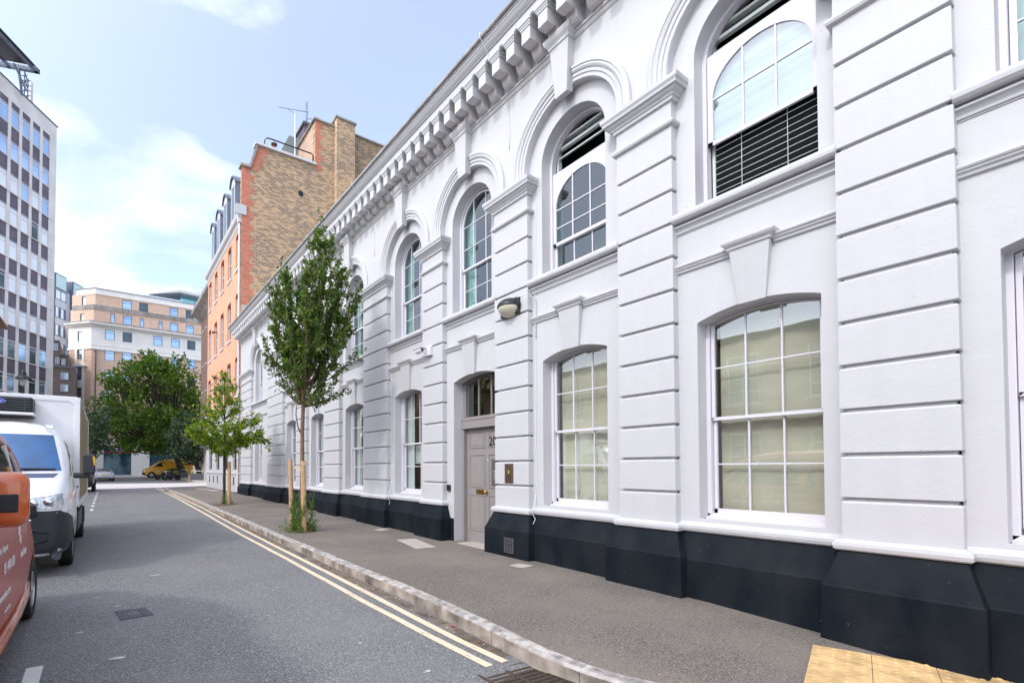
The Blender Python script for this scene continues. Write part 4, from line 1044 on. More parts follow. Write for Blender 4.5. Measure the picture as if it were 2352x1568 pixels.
for z, y in ((10.0, 31.6), (7.1, 31.2)):
    m_ = MB(); m_.tube([(5.8, y, z), (5.55, y, z + .02)], .03, 6); m_.tube([(5.6, y, z), (5.5, y, z - .05)], .07, 8); m_.build('floodlight', M['black'], OR)
# gable / flank
m_ = MB(); m_.prism([(5.76, 25.2, 0), (5.76, 25.2, 17.05), (6.14, 25.2, 17.12), (6.52, 25.2, 18.42), (9.72, 25.2, 18.42), (9.72, 25.2, 21.02), (10.9, 25.2, 21.02), (10.9, 25.2, 0)], (0, .35, 0)); m_.build('flank_wall', M['stock_brick'], OR)
m_ = MB(); m_.prism([(10.9, 25.2, 0), (10.9, 25.2, 21.02), (16, 25.2, 21.02), (16, 25.2, 0)], (0, .35, 0)); m_.build('flank_wall', M['stock_dark'], OR)
m_ = MB(); m_.box(10.88, 12.02, 24.86, 25.19, 0, 21.4); m_.build('chimney_breast', M['stock_brick'], OR)
m_ = MB(); m_.box(9.72, 16, 25.55, 30.5, 14, 21.0); m_.build('rear_block', mat('tan_render', (0.50, 0.35, 0.26), 0.9, var=.15, vscale=3), OR)
m_ = MB(); z = 5.2; k = 0      # red quoins, toothed
while z < 17.0:
    wq = .40 if k % 2 else .62
    m_.box(5.74, 5.76 + wq, 25.196, 25.2, z, z + .33); z += .33; k += 1
for k in range(4): m_.box(6.12 + .1 * k, 6.62 + .12 * k + (.12 if k % 2 else 0), 25.196, 25.2, 17.05 + .33 * k, 17.38 + .33 * k)
m_.build('quoins', M['red_brick'], OR); m_ = MB(); z = 18.2; k = 0
while z < 20.95: wq = .28 if k % 2 else .42; m_.box(9.72, 9.72 + wq, 25.196, 25.2, z, z + .3); z += .3; k += 1
m_.build('quoins', M['red_brick'], OR)
m_ = MB(); m_.box(5.765, 9.7, 25.19, 25.2, 0, 10.4) if False else None; m_.box(5.77, 7.2, 25.192, 25.2, 4, 9.9); m_.build('render_patch', mat('grey_render', (0.42, 0.38, 0.34), .9, var=.2, vscale=2), OR)
m_ = MB(); m_.box(5.66, 6.18, 25.08, 25.6, 17.08, 17.2); m_.prism([(6.10, 25.1, 17.15), (6.48, 25.1, 18.46), (6.58, 25.1, 18.42), (6.2, 25.1, 17.12)], (0, .5, 0)); m_.build('coping', M['dirty_stone'], OR)
m_ = MB(); m_.box(6.4, 9.76, 25.06, 25.6, 18.425, 18.54); m_.build('coping', mat('pale_coping', (.62, .62, .62), .8), OR)
m_ = MB(); m_.box(9.6, 10.86, 25.1, 25.6, 21.02, 21.1); m_.box(10.8, 12.1, 24.8, 25.6, 21.4, 21.5); m_.box(12.1, 16, 25.1, 25.6, 21.02, 21.1); m_.box(9.6, 9.72, 25.6, 30.5, 21.0, 21.08); m_.build('coping', M['dirty_stone'], OR)
m_ = MB(); m_.lathe([(0, 0), (.13, .0), (.16, .004)], (8.9, 25.19, 16.6), 'Y', 9); m_.build('wall_hole', M['dark'], OR)
# mansard, dormers
m_ = MB(); m_.extr_y([(5.85, 14.75), (6.65, 18.35), (14, 18.4), (14, 14.7)], 25.56, 35); m_.build('mansard_roof', M['slate'], OR)
dm = None
for i, cy in enumerate((28.35, 30.45, 32.55, 34.5)):
    if dm is None:
        m_ = MB(); a = arc(cy, .5, 17.75, .42, 10)
        for X, mi in ((5.98, 0),): m_.add([(X, cy - .5, 15.2)] + [(X, y, z) for y, z in a] + [(X, cy + .5, 15.2)] if False else [(X, cy - .5, 15.2), (X, cy - .5, 17.75), (X, cy + .5, 17.75), (X, cy + .5, 15.2)], [(0, 1, 2, 3)])
        m_.add([(5.98, y, z) for y, z in a], [tuple(range(len(a)))])
        dm = m_.build('dormer', M['joinery'], OR, fix=False)
        m_ = MB(); m_.quad((5.98, cy - .5, 15.2), (6.8, cy - .5, 15.2), (6.8, cy - .5, 17.75), (5.98, cy - .5, 17.75)); m_.quad((5.98, cy + .5, 15.2), (6.8, cy + .5, 15.2), (6.8, cy + .5, 17.75), (5.98, cy + .5, 17.75)); m_.build('cheek', M['leadgrey'], dm, fix=False)
        m_ = MB(); b = arc(cy, .56, 17.72, .5, 10); m_.grid([[(5.88, y, z) for y, z in b], [(7.0, y, z) for y, z in b]]); m_.grid([[(5.88, y, z) for y, z in b], [(5.88, y, z - .08) for y, z in b]]); m_.build('hood', M['leadgrey'], dm, fix=False)
        m_ = MB(); m_.box(5.965, 5.98, cy - .33, cy + .33, 15.5, 17.6); m_.build('pane', M['dark_glass'], dm)
        cy0 = cy
    else: clone(dm, OR, (0, cy - cy0, 0))
# roof things behind the parapet
m_ = MB(); m_.tube([(6.95, 25.45, 18.4), (6.98, 25.45, 19.02), (7.06, 25.45, 19.15), (7.2, 25.45, 19.2), (9.6, 25.45, 19.2), (9.68, 25.45, 19.12), (9.68, 25.45, 18.4)], .035, 8); m_.build('safety_rail', M['black'], OR, smooth=True)
m_ = MB(); m_.lathe([(.06, 18.2), (.06, 18.98)], (7.5, 25.5, 0), 'Z', 8); m_.build('flue', mat('red_flue', (.45, .04, .03), .5), OR)
m_ = MB(); m_.lathe([(.06, 18.93), (.17, 18.97), (.17, 19.02), (.05, 19.06), (0, 19.06)], (7.5, 25.5, 0), 'Z', 10); m_.build('flue_cap', M['iron'], OR)
m_ = MB(); m_.prism([(8.3, 28, 18.3), (10.4, 28, 18.3), (9.9, 28, 21.6), (9.15, 28, 21.6), (8.5, 28, 20.2)], (0, 2.5, 0)); m_.build('slate_turret', M['slate'], OR)
m_ = MB(); m_.box(10.45, 13, 29, 31, 20.9, 23.4); m_.box(10.35, 13.1, 28.9, 31.1, 23.4, 23.55); m_.build('stair_cabin', mat('dark_cladding', (.09, .06, .07), .6), OR)
m_ = MB(); m_.tube([(9.75, 28.6, 21.0), (9.87, 28.6, 22.1), (10.5, 28.6, 23.45), (10.6, 28.6, 23.58), (10.85, 28.6, 23.6), (10.85, 28.6, 21)], .022, 6); m_.tube([(9.9, 28.6, 21.9), (10.6, 28.6, 23.3), (10.85, 28.6, 23.3)], .018, 6); m_.build('ladder_rail', M['leadgrey'], OR)

AE = thing('tv_aerial', (9.17, 27, 18.4), 'tall thin mast with a television aerial above the orange brick building', 'aerial')
m_ = MB(); m_.tube([(9.17, 27, 18.4), (9.17, 27, 22.4)], .04, 8); m_.build('mast', mat('galvanised', (.62, .62, .64), .4, metal=.4), AE)
m_ = MB(); a0, a1 = Vector((8.18, 27, 22.30)), Vector((9.97, 27, 22.70)); m_.tube([a0, a1], .014, 6)
for k in range(13):
    p = a0.lerp(a1, k / 13); s_ = .10 if k < 9 else .07; m_.tube([p + Vector((0, -.15, -s_)), p + Vector((0, .15, s_))], .008, 5)
for sg in (-1, 1):
    for k in range(6): p = a1 + Vector((-.1 - .0 * k, 0, sg * (.08 + .09 * k))); m_.tube([p + Vector((0, -.2, 0)), p + Vector((0.0, .2, 0))], .008, 5)
    m_.tube([a1, a1 + Vector((-.12, 0, sg * .55))], .008, 5)
m_.tube([(9.17, 27, 22.3), (8.95, 27, 22.34), (8.7, 27, 22.40)], .01, 5)
m_.build('yagi', M['navy'], AE)

# brown building beyond the side street
BB = thing('brown_building', (8.3, 49, .3), 'narrow dark brown brick building with a stone cornice beyond the orange one', 'building')
ops = [(y, y + .8, a, a + h) for y in (45.2, 47.0, 48.8, 50.5, 52.3) for a, h in ((15.6, 1.1), (12.0, 2.2), (9.3, 2.0), (6.6, 2.0), (2.0, 2.2))]
ops = [o for o in ops]
m_ = MB(); facade(m_, (8.3, 0, 0), (0, 1, 0), (-1, 0, 0), 44, 54, 5.0, 19.3, [o for o in ops if o[2] > 5]); m_.box(8.31, 20, 44, 54, .2, 19.3); m_.build('wall', M['brown_brick'], BB, fix=False)
m_ = MB(); m_.box(8.2, 8.6, 43.9, 54.05, .2, 5.0); m_.build('stone_base', mat('pale_banded_stone', (.5, .47, .45), .85, var=.2, vscale=4), BB)
m_ = MB(); m_.extr_y([(8.32, 16.9), (8.1, 17.1), (7.9, 17.3), (7.4, 17.6), (7.35, 17.9), (8.32, 18.1)], 43.6, 54.6); m_.extr_y([(8.32, 19.2), (8.1, 19.3), (8.1, 19.5), (8.32, 19.55)], 43.9, 54.2); m_.build('cornice', M['dirty_stone'], BB)
for o in ops:
    if o[2] > 5: window((8.3, 0, 0), (0, 1, 0), (-1, 0, 0), o, BB, M['joinery'], M['dark_glass'], sill=.1)

# ================================================================== corner building closing the street
EB = thing('corner_building', (4, 75, .4), 'large brick and pale stone corner building with stepped upper floors closing the street', 'building')
Yf, Xc = 75, -1.87
def foot_pts(i): return [(Xc + i * .4, Yf + i), (30, Yf + i), (30, 95), (-4.47 + i, 95), (-4.47 + i, 77.6 + i * .4)]
cs = [(.17, 1.1), (2.2, 1.1), (5.92, 1.1), (8.1, 1.1), (10.2, 1.1), (13, 1.1), (15.5, 1.1)]
ch_d = Vector((2.6, -2.6, 0)).normalized(); ch_n = Vector((-1, -1, 0)).normalized(); ch_L = math.hypot(2.6, 2.6)
def storey(z0, z1, mt, inset, wins, chw, nm, fr=M['navy'], pm=None, band=0):
    X0 = Xc + inset * .4; Y_ = Yf + inset
    ops = [(c - X0 - w_ / 2, c - X0 + w_ / 2, a, b) for c, w_, a, b in wins]
    m_ = MB(); facade(m_, (X0, Y_, 0), (1, 0, 0), (0, -1, 0), 0, 30 - X0, z0, z1, ops, depth=.2)
    A = Vector((-4.47 + inset * .3, 77.6 + inset * .9, 0)); Bv = Vector((X0, Y_, 0)); dch = (Bv - A); Lc = dch.length
    nch = Vector((dch.y, -dch.x, 0)).normalized()
    cops = [(Lc / 2 - w_ / 2, Lc / 2 + w_ / 2, a, b) for w_, a, b in chw]
    facade(m_, A, dch, nch, 0, Lc, z0, z1, cops, depth=.2)
    m_.quad((A.x, A.y, z0), (A.x, 95, z0), (A.x, 95, z1), (A.x, A.y, z1)); m_.add([(A.x, A.y, z1), (Bv.x, Bv.y, z1), (30, Y_, z1), (30, 95, z1), (A.x, 95, z1)], [(0, 1, 2, 3, 4)])
    m_.build(nm, mt, EB, fix=False)
    for o in ops:
        pmt = pm or (M['sky_glass'] if random.random() < .75 else M['dark_glass'])
        window((X0, Y_, 0), (1, 0, 0), (0, -1, 0), o, EB, fr, pmt, depth=.12, t=.07, bars=(0, 1), slope=.72)
    for o in cops: window(A, dch, nch, o, EB, fr, M['sky_glass'], depth=.12, t=.07, bars=(0, 1), slope=.72)
st = [(c, w_, 0, 0) for c, w_ in cs]
row = lambda a, b, sel=cs: [(c, w_, a, b) for c, w_ in sel]
storey(4.9, 17.35, M['far_brick'], 0, row(15.87, 17.3) + row(13.2, 14.6) + row(10.5, 11.9) + row(7.8, 9.3), [(.75, 15.9, 17.3), (.8, 13.2, 14.9), (.8, 10.4, 12.1), (.8, 7.8, 9.3)], 'brick_wall')
storey(17.35, 20.35, M['portland'], -.06, row(18.62, 19.97), [(.78, 18.25, 19.6)], 'stone_storey')
storey(20.95, 22.7, M['far_brick'], .45, [(c, .52 if k % 2 else 1.05, 21.12, 22.4) for k, c in enumerate((.5, 2.2, 4.0, 6.2, 7.9, 10.05, 12)) if True] and [(.48, .52, 21.12, 22.4), (2.2, 1.05, 21.12, 22.4), (3.95, .5, 21.1, 22.3), (6.25, .5, 21.1, 22.3), (7.95, 1.05, 21.1, 22.3), (10.05, 1.05, 21.1, 22.3)], [(.6, 21.0, 22.1)], 'brick_wall')
storey(23.2, 24.85, M['far_brick'], .9, [(c, 1.12, 23.35, 24.6) for c in (2.15, 4.15, 7.97, 10.1)], [(.62, 23.3, 24.6)], 'brick_wall')
def band(z0, z1, out, mt, nm, ins=0):
    i = ins - out; X0 = Xc + i * .4; m_ = MB(); A = (-4.47 + i * .9, 77.6 + i * .4)
    m_.foot([A, (X0, Yf + i), (30, Yf + i), (30, 95), (A[0], 95)], z0, z1); m_.build(nm, mt, EB)
band(17.2, 17.5, .12, M['portland'], 'string_band'); band(17.75, 17.85, .1, M['portland'], 'string_band')
band(20.25, 20.45, .35, M['portland'], 'cornice'); band(20.45, 20.62, .6, M['portland'], 'cornice'); band(20.62, 20.95, .25, M['dirty_stone'], 'parapet')
band(22.65, 23.25, .08, M['dirty_stone'], 'parapet', .45); band(24.8, 25.55, .06, M['portland'], 'parapet', .9); band(25.55, 25.62, .14, M['leadgrey'], 'roof_edge', .9)
# ground floor: shop openings between stone piers
shops = [(-.37, 2.84), (5.0, 8.9), (11, 14.5)]
m_ = MB(); facade(m_, (Xc, Yf - .1, 0), (1, 0, 0), (0, -1, 0), 0, 30 - Xc, 0, 4.95, [(a - Xc, b - Xc, .62, 4.6) for a, b in shops], depth=.35)
A = Vector((-4.55, 77.5, 0)); m_.quad(tuple(A), (Xc, Yf - .1, 0), (Xc, Yf - .1, 4.95), (A.x, A.y, 4.95)); m_.quad(tuple(A), (A.x, 95, 0), (A.x, 95, 4.95), (A.x, A.y, 4.95)); m_.box(2.84, 3.45, Yf - .16, Yf - .1, .3, 4.9); m_.build('shopfront_wall', M['portland'], EB, fix=False)
M['sign_red'] = mat('sign_red', (.75, .02, .03), .4); M['sign_white'] = mat('sign_white', (.85, .85, .85), .5)
for k, (a, b) in enumerate(shops):
    m_ = MB(); m_.quad((a, Yf + .2, .62), (b, Yf + .2, .62), (b, Yf + .2, 3.7), (a, Yf + .2, 3.7)); sw = m_.build('shop_window', M['shop_glass'], EB, fix=False)
    m_ = MB(); m_.box(a, b, Yf + .1, Yf + .18, .62, .78)
    for t in (0, .5, 1): x = lerp(a, b - .06, t); m_.box(x, x + .06, Yf + .12, Yf + .19, .78, 3.7)
    m_.build('shop_frame', M['leadgrey'], sw)
    m_ = MB(); m_.box(a, b, Yf + .05, Yf + .15, 3.74, 4.6); sg_ = m_.build('shop_sign', mat('sign_navy', (.008, .012, .03), .4) if k == 0 else bpy.data.materials['sign_navy'], EB)
    m_ = MB(); m_.box(a, b, Yf + .03, Yf + .15, 3.64, 3.74); m_.build('sign_stripe', M['sign_red'], sg_)
    if k == 0:
        text('ng  Lamb', .48, M['sign_white'], sg_, (.85, Yf + .045, 4.05), (1, 0, 0), (0, 0, 1)); text('at The Brunswick', .2, M['sign_white'], sg_, (.42, Yf + .045, 3.83), (1, 0, 0), (0, 0, 1))
    if k == 1: text('Na   Al', .36, M['sign_white'], sg_, (5.3, Yf + .045, 4.0), (1, 0, 0), (0, 0, 1)); text('at The', .2, M['sign_white'], sg_, (5.6, Yf + .045, 3.83), (1, 0, 0), (0, 0, 1))
# chamfer dressing: stone surround, pediment, balcony
def ch(s, o=0, z=0): A = Vector((-4.47, 77.6, 0)); return A + ch_d * s + ch_n * o + Vector((0, 0, z))
m_ = MB()
for s0, s1, z0, z1 in ((ch_L / 2 - .75, ch_L / 2 - .42, 7.5, 17.2), (ch_L / 2 + .42, ch_L / 2 + .75, 7.5, 17.2), (ch_L / 2 - .42, ch_L / 2 + .42, 12.15, 13.15), (ch_L / 2 - .42, ch_L / 2 + .42, 9.4, 10.3)):
    m_.obox(ch(s0, .0, z0), ch_d * (s1 - s0), ch_n * .08, Vector((0, 0, z1 - z0)))
p3 = [ch(ch_L / 2 - 1.15, .25, 14.95), ch(ch_L / 2 + 1.15, .25, 14.95), ch(ch_L / 2 + 1.15, .25, 15.1), ch(ch_L / 2, .25, 15.5), ch(ch_L / 2 - 1.15, .25, 15.1)]
m_.prism(p3, -ch_n * .3); m_.build('window_surround', M['portland'], EB)
m_ = MB(); m_.obox(ch(ch_L / 2 - .9, .0, 9.5), ch_d * 1.8, ch_n * .7, Vector((0, 0, .15))); m_.obox(ch(ch_L / 2 - .9, .6, 10.4), ch_d * 1.8, ch_n * .1, Vector((0, 0, .12)))
for k in range(9): m_.obox(ch(ch_L / 2 - .88 + k * .2, .62, 9.65), ch_d * .07, ch_n * .06, Vector((0, 0, .75)))
m_.build('balcony', M['portland'], EB)
m_ = MB(); m_.tube([(Xc + .5, Yf - .08, 5), (Xc + .5, Yf - .08, 17.2)], .07, 6); m_.build('downpipe', M['brown_paint'], EB)

# glass rooftop pavilion, plant frame
GP = thing('rooftop_pavilion', (11, 82, 25.5), 'teal glass rooftop pavilion with an overhanging pale roof above the corner building', 'pavilion')
m_ = MB(); m_.box(9.2, 20, 80, 90, 25.5, 27.9); m_.build('glass_wall', mat('teal_glass', (.35, .68, .70), .12, metal=.5, var=.15, vscale=.8), GP)
m_ = MB(); m_.prism([(5.0, 79, 27.0), (9.0, 78.6, 28.3), (22, 79, 27.6), (22, 79, 27.4), (9.0, 78.6, 27.9)], (0, 12, 0)); m_.build('roof', mat('pale_metal_roof', (.62, .60, .58), .6), GP)
m_ = MB()
for k in range(6): m_.box(9.2 + 2.1 * k, 9.27 + 2.1 * k, 79.93, 80, 25.5, 27.9)
m_.build('mullion', M['leadgrey'], GP)
m_ = MB(); m_.box(4.2, 9.2, 78.0, 78.05, 25.6, 26.5); m_.build('balustrade', mat('pale_balustrade', (.75, .85, .88), .2), GP)
PF = thing('plant_screen', (15, 88, 27.5), 'pale open metal plant frame on the roof beside the orange building', 'frame')
m_ = MB()
for x in (12.2, 13.4, 14.6, 15.8):
    for y in (87, 90): m_.box(x, x + .08, y, y + .08, 27, 32.2)
for z in (29.0, 30.6, 32.1): m_.box(12.2, 16, 87, 87.06, z, z + .1); m_.box(12.2, 12.26, 87, 90, z, z + .1)
m_.build('frame', mat('pale_steel', (.55, .6, .68), .5), PF)
m_ = MB(); m_.box(12.5, 15.9, 87.5, 87.6, 27, 31.6); m_.build('screen_panel', mat('pale_mesh', (.68, .74, .82), .5), PF)

# ================================================================== office tower on the left
T0, TD = Vector((-4.87, 61.87, 0)), Vector((.55, .84, 0)).normalized(); TN = Vector((TD.y, -TD.x, 0))
OT = thing('office_tower', tuple(T0), 'tall pale concrete office block with white windows and dark purple panels', 'building')
tcols = [(-1.84 - 1.262 * k, -.90 - 1.262 * k) for k in range(9)]
trow = [(11.82 + 3.115 * k, 13.48 + 3.115 * k) for k in range(-3, 8)]
ops = []; sp = []
for a, b in tcols:
    for k, (z0, z1) in enumerate(trow): ops.append((a, b, z0, z1, k)); sp.append((a, b, z1, min(z0 + 3.115, 35.95)))
m_ = MB(); facade(m_, T0, TD, TN, -12.5, .0, 0, 37.6, ops + [(a, b, c_ + .03, d_ - .03) for a, b, c_, d_ in sp], depth=.12)
m_.quad(tuple(T0), tuple(T0 - TN * 12), tuple(T0 - TN * 12 + Vector((0, 0, 37.6))), tuple(T0 + Vector((0, 0, 37.6))))
m_.obox(T0 - TD * 12.5 - TN * .4, TD * 12.4, -TN * 12, Vector((0, 0, 37.55))); m_.build('concrete_frame', M['concrete'], OT, fix=False)
m_ = MB(); m_.obox(T0 - TD * 12.5 + TN * .08 + Vector((0, 0, 37.5)), TD * 12.6, -TN * .5, Vector((0, 0, .12))); m_.build('roof_edge', M['leadgrey'], OT)
m_ = MB()
for k in range(8): m_.obox(T0 - TD * 12.5 + TN * .05 + Vector((0, 0, trow[k + 1][0] - .06 if k + 1 < len(trow) else 36)), TD * 12.2, -TN * .1, Vector((0, 0, .06)))
m_.build('floor_band', M['concrete'], OT)
proto = {}
for a, b, z0, z1, k in ops:
    pmt = 'sky_glass' if k > 8 else ('pale_glass' if k > 3 and random.random() < .93 else ('dark_glass' if random.random() < .5 else 'sky_glass'))
    if pmt not in proto:
        proto[pmt] = (window(T0, TD, TN, (a, b, z0, z1), OT, M['joinery'], M[pmt], depth=.06, t=.07, bars=(0, 1), slope=.78), a, z0)
    else:
        w0, a0, zz0 = proto[pmt]; d = TD * (a - a0) + Vector((0, 0, z0 - zz0)); clone(w0, OT, d)
spo = None
for a, b, z0, z1 in sp:
    if z1 - z0 > 1.4 and spo is None:
        m_ = MB(); m_.obox(T0 + TD * a - TN * .06 + Vector((0, 0, z0 + .03)), TD * (b - a), -TN * .05, Vector((0, 0, z1 - z0 - .06))); spo = m_.build('spandrel_panel', M['purple'], OT); sa, sz = a, z0
    elif z1 - z0 > 1.4: clone(spo, OT, TD * (a - sa) + Vector((0, 0, z0 - sz)))
    else: m_ = MB(); m_.obox(T0 + TD * a - TN * .06 + Vector((0, 0, z0 + .03)), TD * (b - a), -TN * .05, Vector((0, 0, z1 - z0 - .06))); m_.build('spandrel_panel', M['purple'], OT)
RC = thing('rooftop_canopy', tuple(T0 + Vector((0, 0, 37.6))), 'dark steel maintenance canopy jutting over the office tower roof', 'canopy')
cx, cy = at(75, 41.0)
cor = [Vector((*at(u, z), 40.0)) for u, z in ((77, 45.5), (0, 41.8), (0, 44.8), (48, 44.5))]
for q_ in cor: q_.z = 39.4
c0 = cor[0]; e1 = (cor[1] - c0) * 1.7; e2 = (cor[2] - c0) * 1.8
m_ = MB(); m_.obox(c0 + Vector((0, 0, .0)), e1, e2.normalized() * .35, Vector((0, 0, .4))); m_.obox(c0, e2, e1.normalized() * .35, Vector((0, 0, .35))); m_.obox(c0 + e2 * .48, e1, e2.normalized() * .2, Vector((0, 0, .3))); m_.build('edge_beam', M['leadgrey'], RC)
m_ = MB(); m_.obox(c0 + (cor[3] - c0) - e2.normalized() * ((cor[3] - c0).dot(e2.normalized())) * .9 + Vector((0, 0, .1)), e1 * .86, e2, Vector((0, 0, .12))); m_.build('canopy_deck', M['black'], RC)
px_, py_ = at(36, 45); m_ = MB(); m_.tube([(px_, py_, 37), (px_ - .3, py_, 39.5)], .12, 6); m_.tube([(px_ + .3, py_, 37.6), (px_ - .6, py_ - .4, 39.5)], .08, 6); m_.build('strut', M['leadgrey'], RC)
AN = thing('antenna_mast', (*at(43, 46.6), 37.6), 'dark phone masts with a white antenna panel on the office tower roof', 'antenna')
ax_, ay_ = at(41, 46.6); bx_, by_ = at(49, 47)
m_ = MB()
for x, y, h in ((ax_, ay_, 40.9), (bx_, by_, 40.2)):
    m_.tube([(x, y, 37.5), (x, y, h)], .06, 6)
    for k in range(5): m_.tube([(x - .25, y, h - .3 - .5 * k), (x + .25, y - .2, h - .25 - .5 * k)], .045, 5)
m_.tube([(ax_, ay_, 39.9), (bx_, by_, 39.2)], .06, 6); m_.tube([(ax_, ay_, 40.6), (bx_, by_, 39.8), (bx_, by_, 38.5)], .06, 6); m_.build('mast', M['navy'], AN)
m_ = MB(); wx, wy = at(57, 47.5); m_.tube([(wx, wy, 37.6), (wx, wy, 40.2)], .16, 8); m_.build('antenna_panel', M['joinery'], AN)

# modern building and brown block behind
MBG = thing('modern_building', (*at(150, 80), 0), 'pale modern block with dark framed windows and big glass roof boxes behind the tower', 'building')
Q0 = Vector((*at(150, 80), 0))
m_ = MB(); m_.obox(Q0 - TD * 4.5 - TN * .3, TD * 14, -TN * 12, Vector((0, 0, 31.0))); m_.build('wall', mat('pale_cladding', (.55, .54, .54), .7, var=.06, vscale=1), MBG)
for s0 in (-2.8, 1.2, 5.0):
    m_ = MB(); m_.obox(Q0 + TD * s0 + Vector((0, 0, 8)), TD * 2.42, -TN * .5, Vector((0, 0, 22.8))); bay = m_.build('bay', mat('bay_cladding', (.62, .61, .62), .6) if s0 < 0 else bpy.data.materials['bay_cladding'], MBG)
    m_ = MB(); m_.obox(Q0 + TD * (s0 - .28) + TN * .02 + Vector((0, 0, 8)), TD * .27, -TN * .5, Vector((0, 0, 25.2))); m_.obox(Q0 + TD * (s0 - .02) + TN * .015 + Vector((0, 0, 30.7)), TD * 2.5, -TN * 2.5, Vector((0, 0, 2.6))); m_.build('dark_fin', M['navy'], bay)
    m_ = MB(); m_.obox(Q0 + TD * (s0 + .08) + TN * .06 + Vector((0, 0, 30.95)), TD * 2.26, -TN * .05, Vector((0, 0, 2.15))); m_.build('roof_glass_box', mat('pale_green_glass', (.58, .70, .64), .2, metal=.2) if s0 < 0 else bpy.data.materials['pale_green_glass'], bay)
    for k, (z0, z1) in enumerate(((28.95, 30.5), (26.0, 27.75), (23.0, 24.8), (20.1, 21.9), (17.2, 19.0), (14.3, 16.1))):
        m_ = MB(); m_.obox(Q0 + TD * s0 + TN * .03 + Vector((0, 0, z0 + .1)), TD * 2.4, -TN * .02, Vector((0, 0, z1 - z0))); wfr = m_.build('window', M['navy'], bay)
    m_ = MB()
    for k, (z0, z1) in enumerate(((28.95, 30.5), (26.0, 27.75), (23.0, 24.8), (20.1, 21.9), (17.2, 19.0), (14.3, 16.1))):
        m_ = MB()
        for sx in (.12, 1.27): m_.obox(Q0 + TD * (s0 + sx) + TN * .04 + Vector((0, 0, z0 + .2)), TD * (.55 if k else .95), -TN * .005, Vector((0, 0, z1 - z0 - .2)))
        m_.build('pane', M['pale_glass'], bay)
GB = thing('grey_brick_block', (-5, 72, 0), 'grey brown brick block between the office tower and the corner building', 'building')
m_ = MB(); m_.box(-9, -5.05, 72, 84, 0, 17.1); m_.box(-5.05, -4.2, 72.5, 84, 0, 15.6); m_.box(-9, -3.4, 71.5, 84, 0, 13.9); m_.build('wall', M['grey_brick'], GB)
m_ = MB(); m_.box(-9, -3.3, 71.4, 71.5, 13.8, 13.98); m_.box(-9, -4.1, 72.4, 72.5, 15.5, 15.65); m_.box(-9, -5.0, 71.9, 72, 17.0, 17.16); m_.build('coping', M['leadgrey'], GB)
for x, z, w_, h, y in ((-5.65, 15.9, .45, .85, 72), (-5.45, 14.25, .4, .8, 72), (-4.85, 14.2, .4, .75, 72), (-4.85, 12.35, .75, .85, 71.5), (-4.85, 10.9, .75, .85, 71.5), (-4.85, 9.0, .75, .85, 71.5)):
    window((x, y, 0), (1, 0, 0), (0, -1, 0), (0, w_, z, z + h), GB, M['joinery'], M['sky_glass'], depth=-.03, t=.05, bars=(1, 1))

# ================================================================== vehicles
def loft(name, stations, org, ldir, parent, mt, close=True, sub=1, mats=None, facemat=None):
    """stations: (l, [(halfwidth, z)...] bottom centre to top centre); l runs along ldir from org"""
    o = Vector(org); ld = Vector(ldir).normalized(); sd_ = ld.cross(Vector((0, 0, 1)))
    mb = MB(); rows = []
    for l_, ring in stations:
        r_ = [o + ld * l_ + sd_ * hw + Vector((0, 0, z)) for hw, z in ring]
        r2 = [o + ld * l_ - sd_ * hw + Vector((0, 0, z)) for hw, z in ring[::-1][1:]]
        rows.append(r_ + r2[:-1] + [r_[0]])
    n = len(rows[0])
    mb.grid(rows)
    if facemat:
        k = 0
        for i in range(len(rows) - 1):
            for j in range(n - 1): mb.m[k] = facemat(i, min(j, n - 2 - j)); k += 1
    if close:
        mb.add(rows[0][:-1], [tuple(range(n - 1))]); mb.add(rows[-1][:-1], [tuple(range(n - 1))])
    ob = mb.build(name, mats or mt, parent, smooth=True)
    bm = bmesh.new(); bm.from_mesh(ob.data); bmesh.ops.remove_doubles(bm, verts=bm.verts, dist=1e-4); bmesh.ops.recalc_face_normals(bm, faces=bm.faces)
    bm.to_mesh(ob.data); bm.free()
    if sub:
        s = ob.modifiers.new('sub', 'SUBSURF'); s.levels = sub; s.render_levels = sub
    return ob
def bake(ob):
    me = bpy.data.meshes.new_from_object(ob.evaluated_get(bpy.context.evaluated_depsgraph_get()))
    ob.modifiers.clear(); ob.data = me; return ob
def cut_wheel(ob, centers, Rr, axis='X', half=.4):
    """carve wheel arches out of the body"""
    cs_ = []
    for c in centers:
        mb = MB(); mb.lathe([(0, -half), (Rr, -half), (Rr, half), (0, half)], c, axis, 28)
        co = mb.build('cutter', M['black']); cs_.append(co)
        b = ob.modifiers.new('cut', 'BOOLEAN'); b.object = co; b.operation = 'DIFFERENCE'; b.solver = 'EXACT'
    bpy.context.view_layer.update(); bake(ob)
    for co in cs_: bpy.data.objects.remove(co)
    return ob
def bvh(ob):
    off = wloc(ob.parent) if ob.parent else Vector((0, 0, 0))
    me = ob.data; return BVHTree.FromPolygons([v.co + off for v in me.vertices], [tuple(p.vertices) for p in me.polygons])
def decal(tree, A, B, C_, D, d, n, m, off=.006, thick=0):
    """patch with corner points A B C D (A-B bottom, D-C top) projected along d onto the body"""
    A, B, C_, D, d = map(Vector, (A, B, C_, D, d)); d.normalize(); rows = []
    for j in range(m + 1):
        r_ = []
        for i in range(n + 1):
            u, v = i / n, j / m
            p = (A * (1 - u) + B * u) * (1 - v) + (D * (1 - u) + C_ * u) * v
            h = tree.ray_cast(p, d)
            r_.append((h[0] if h[0] else p + d * .8) - d * off)
        rows.append(r_)
    mb = MB(); mb.grid(rows); return mb
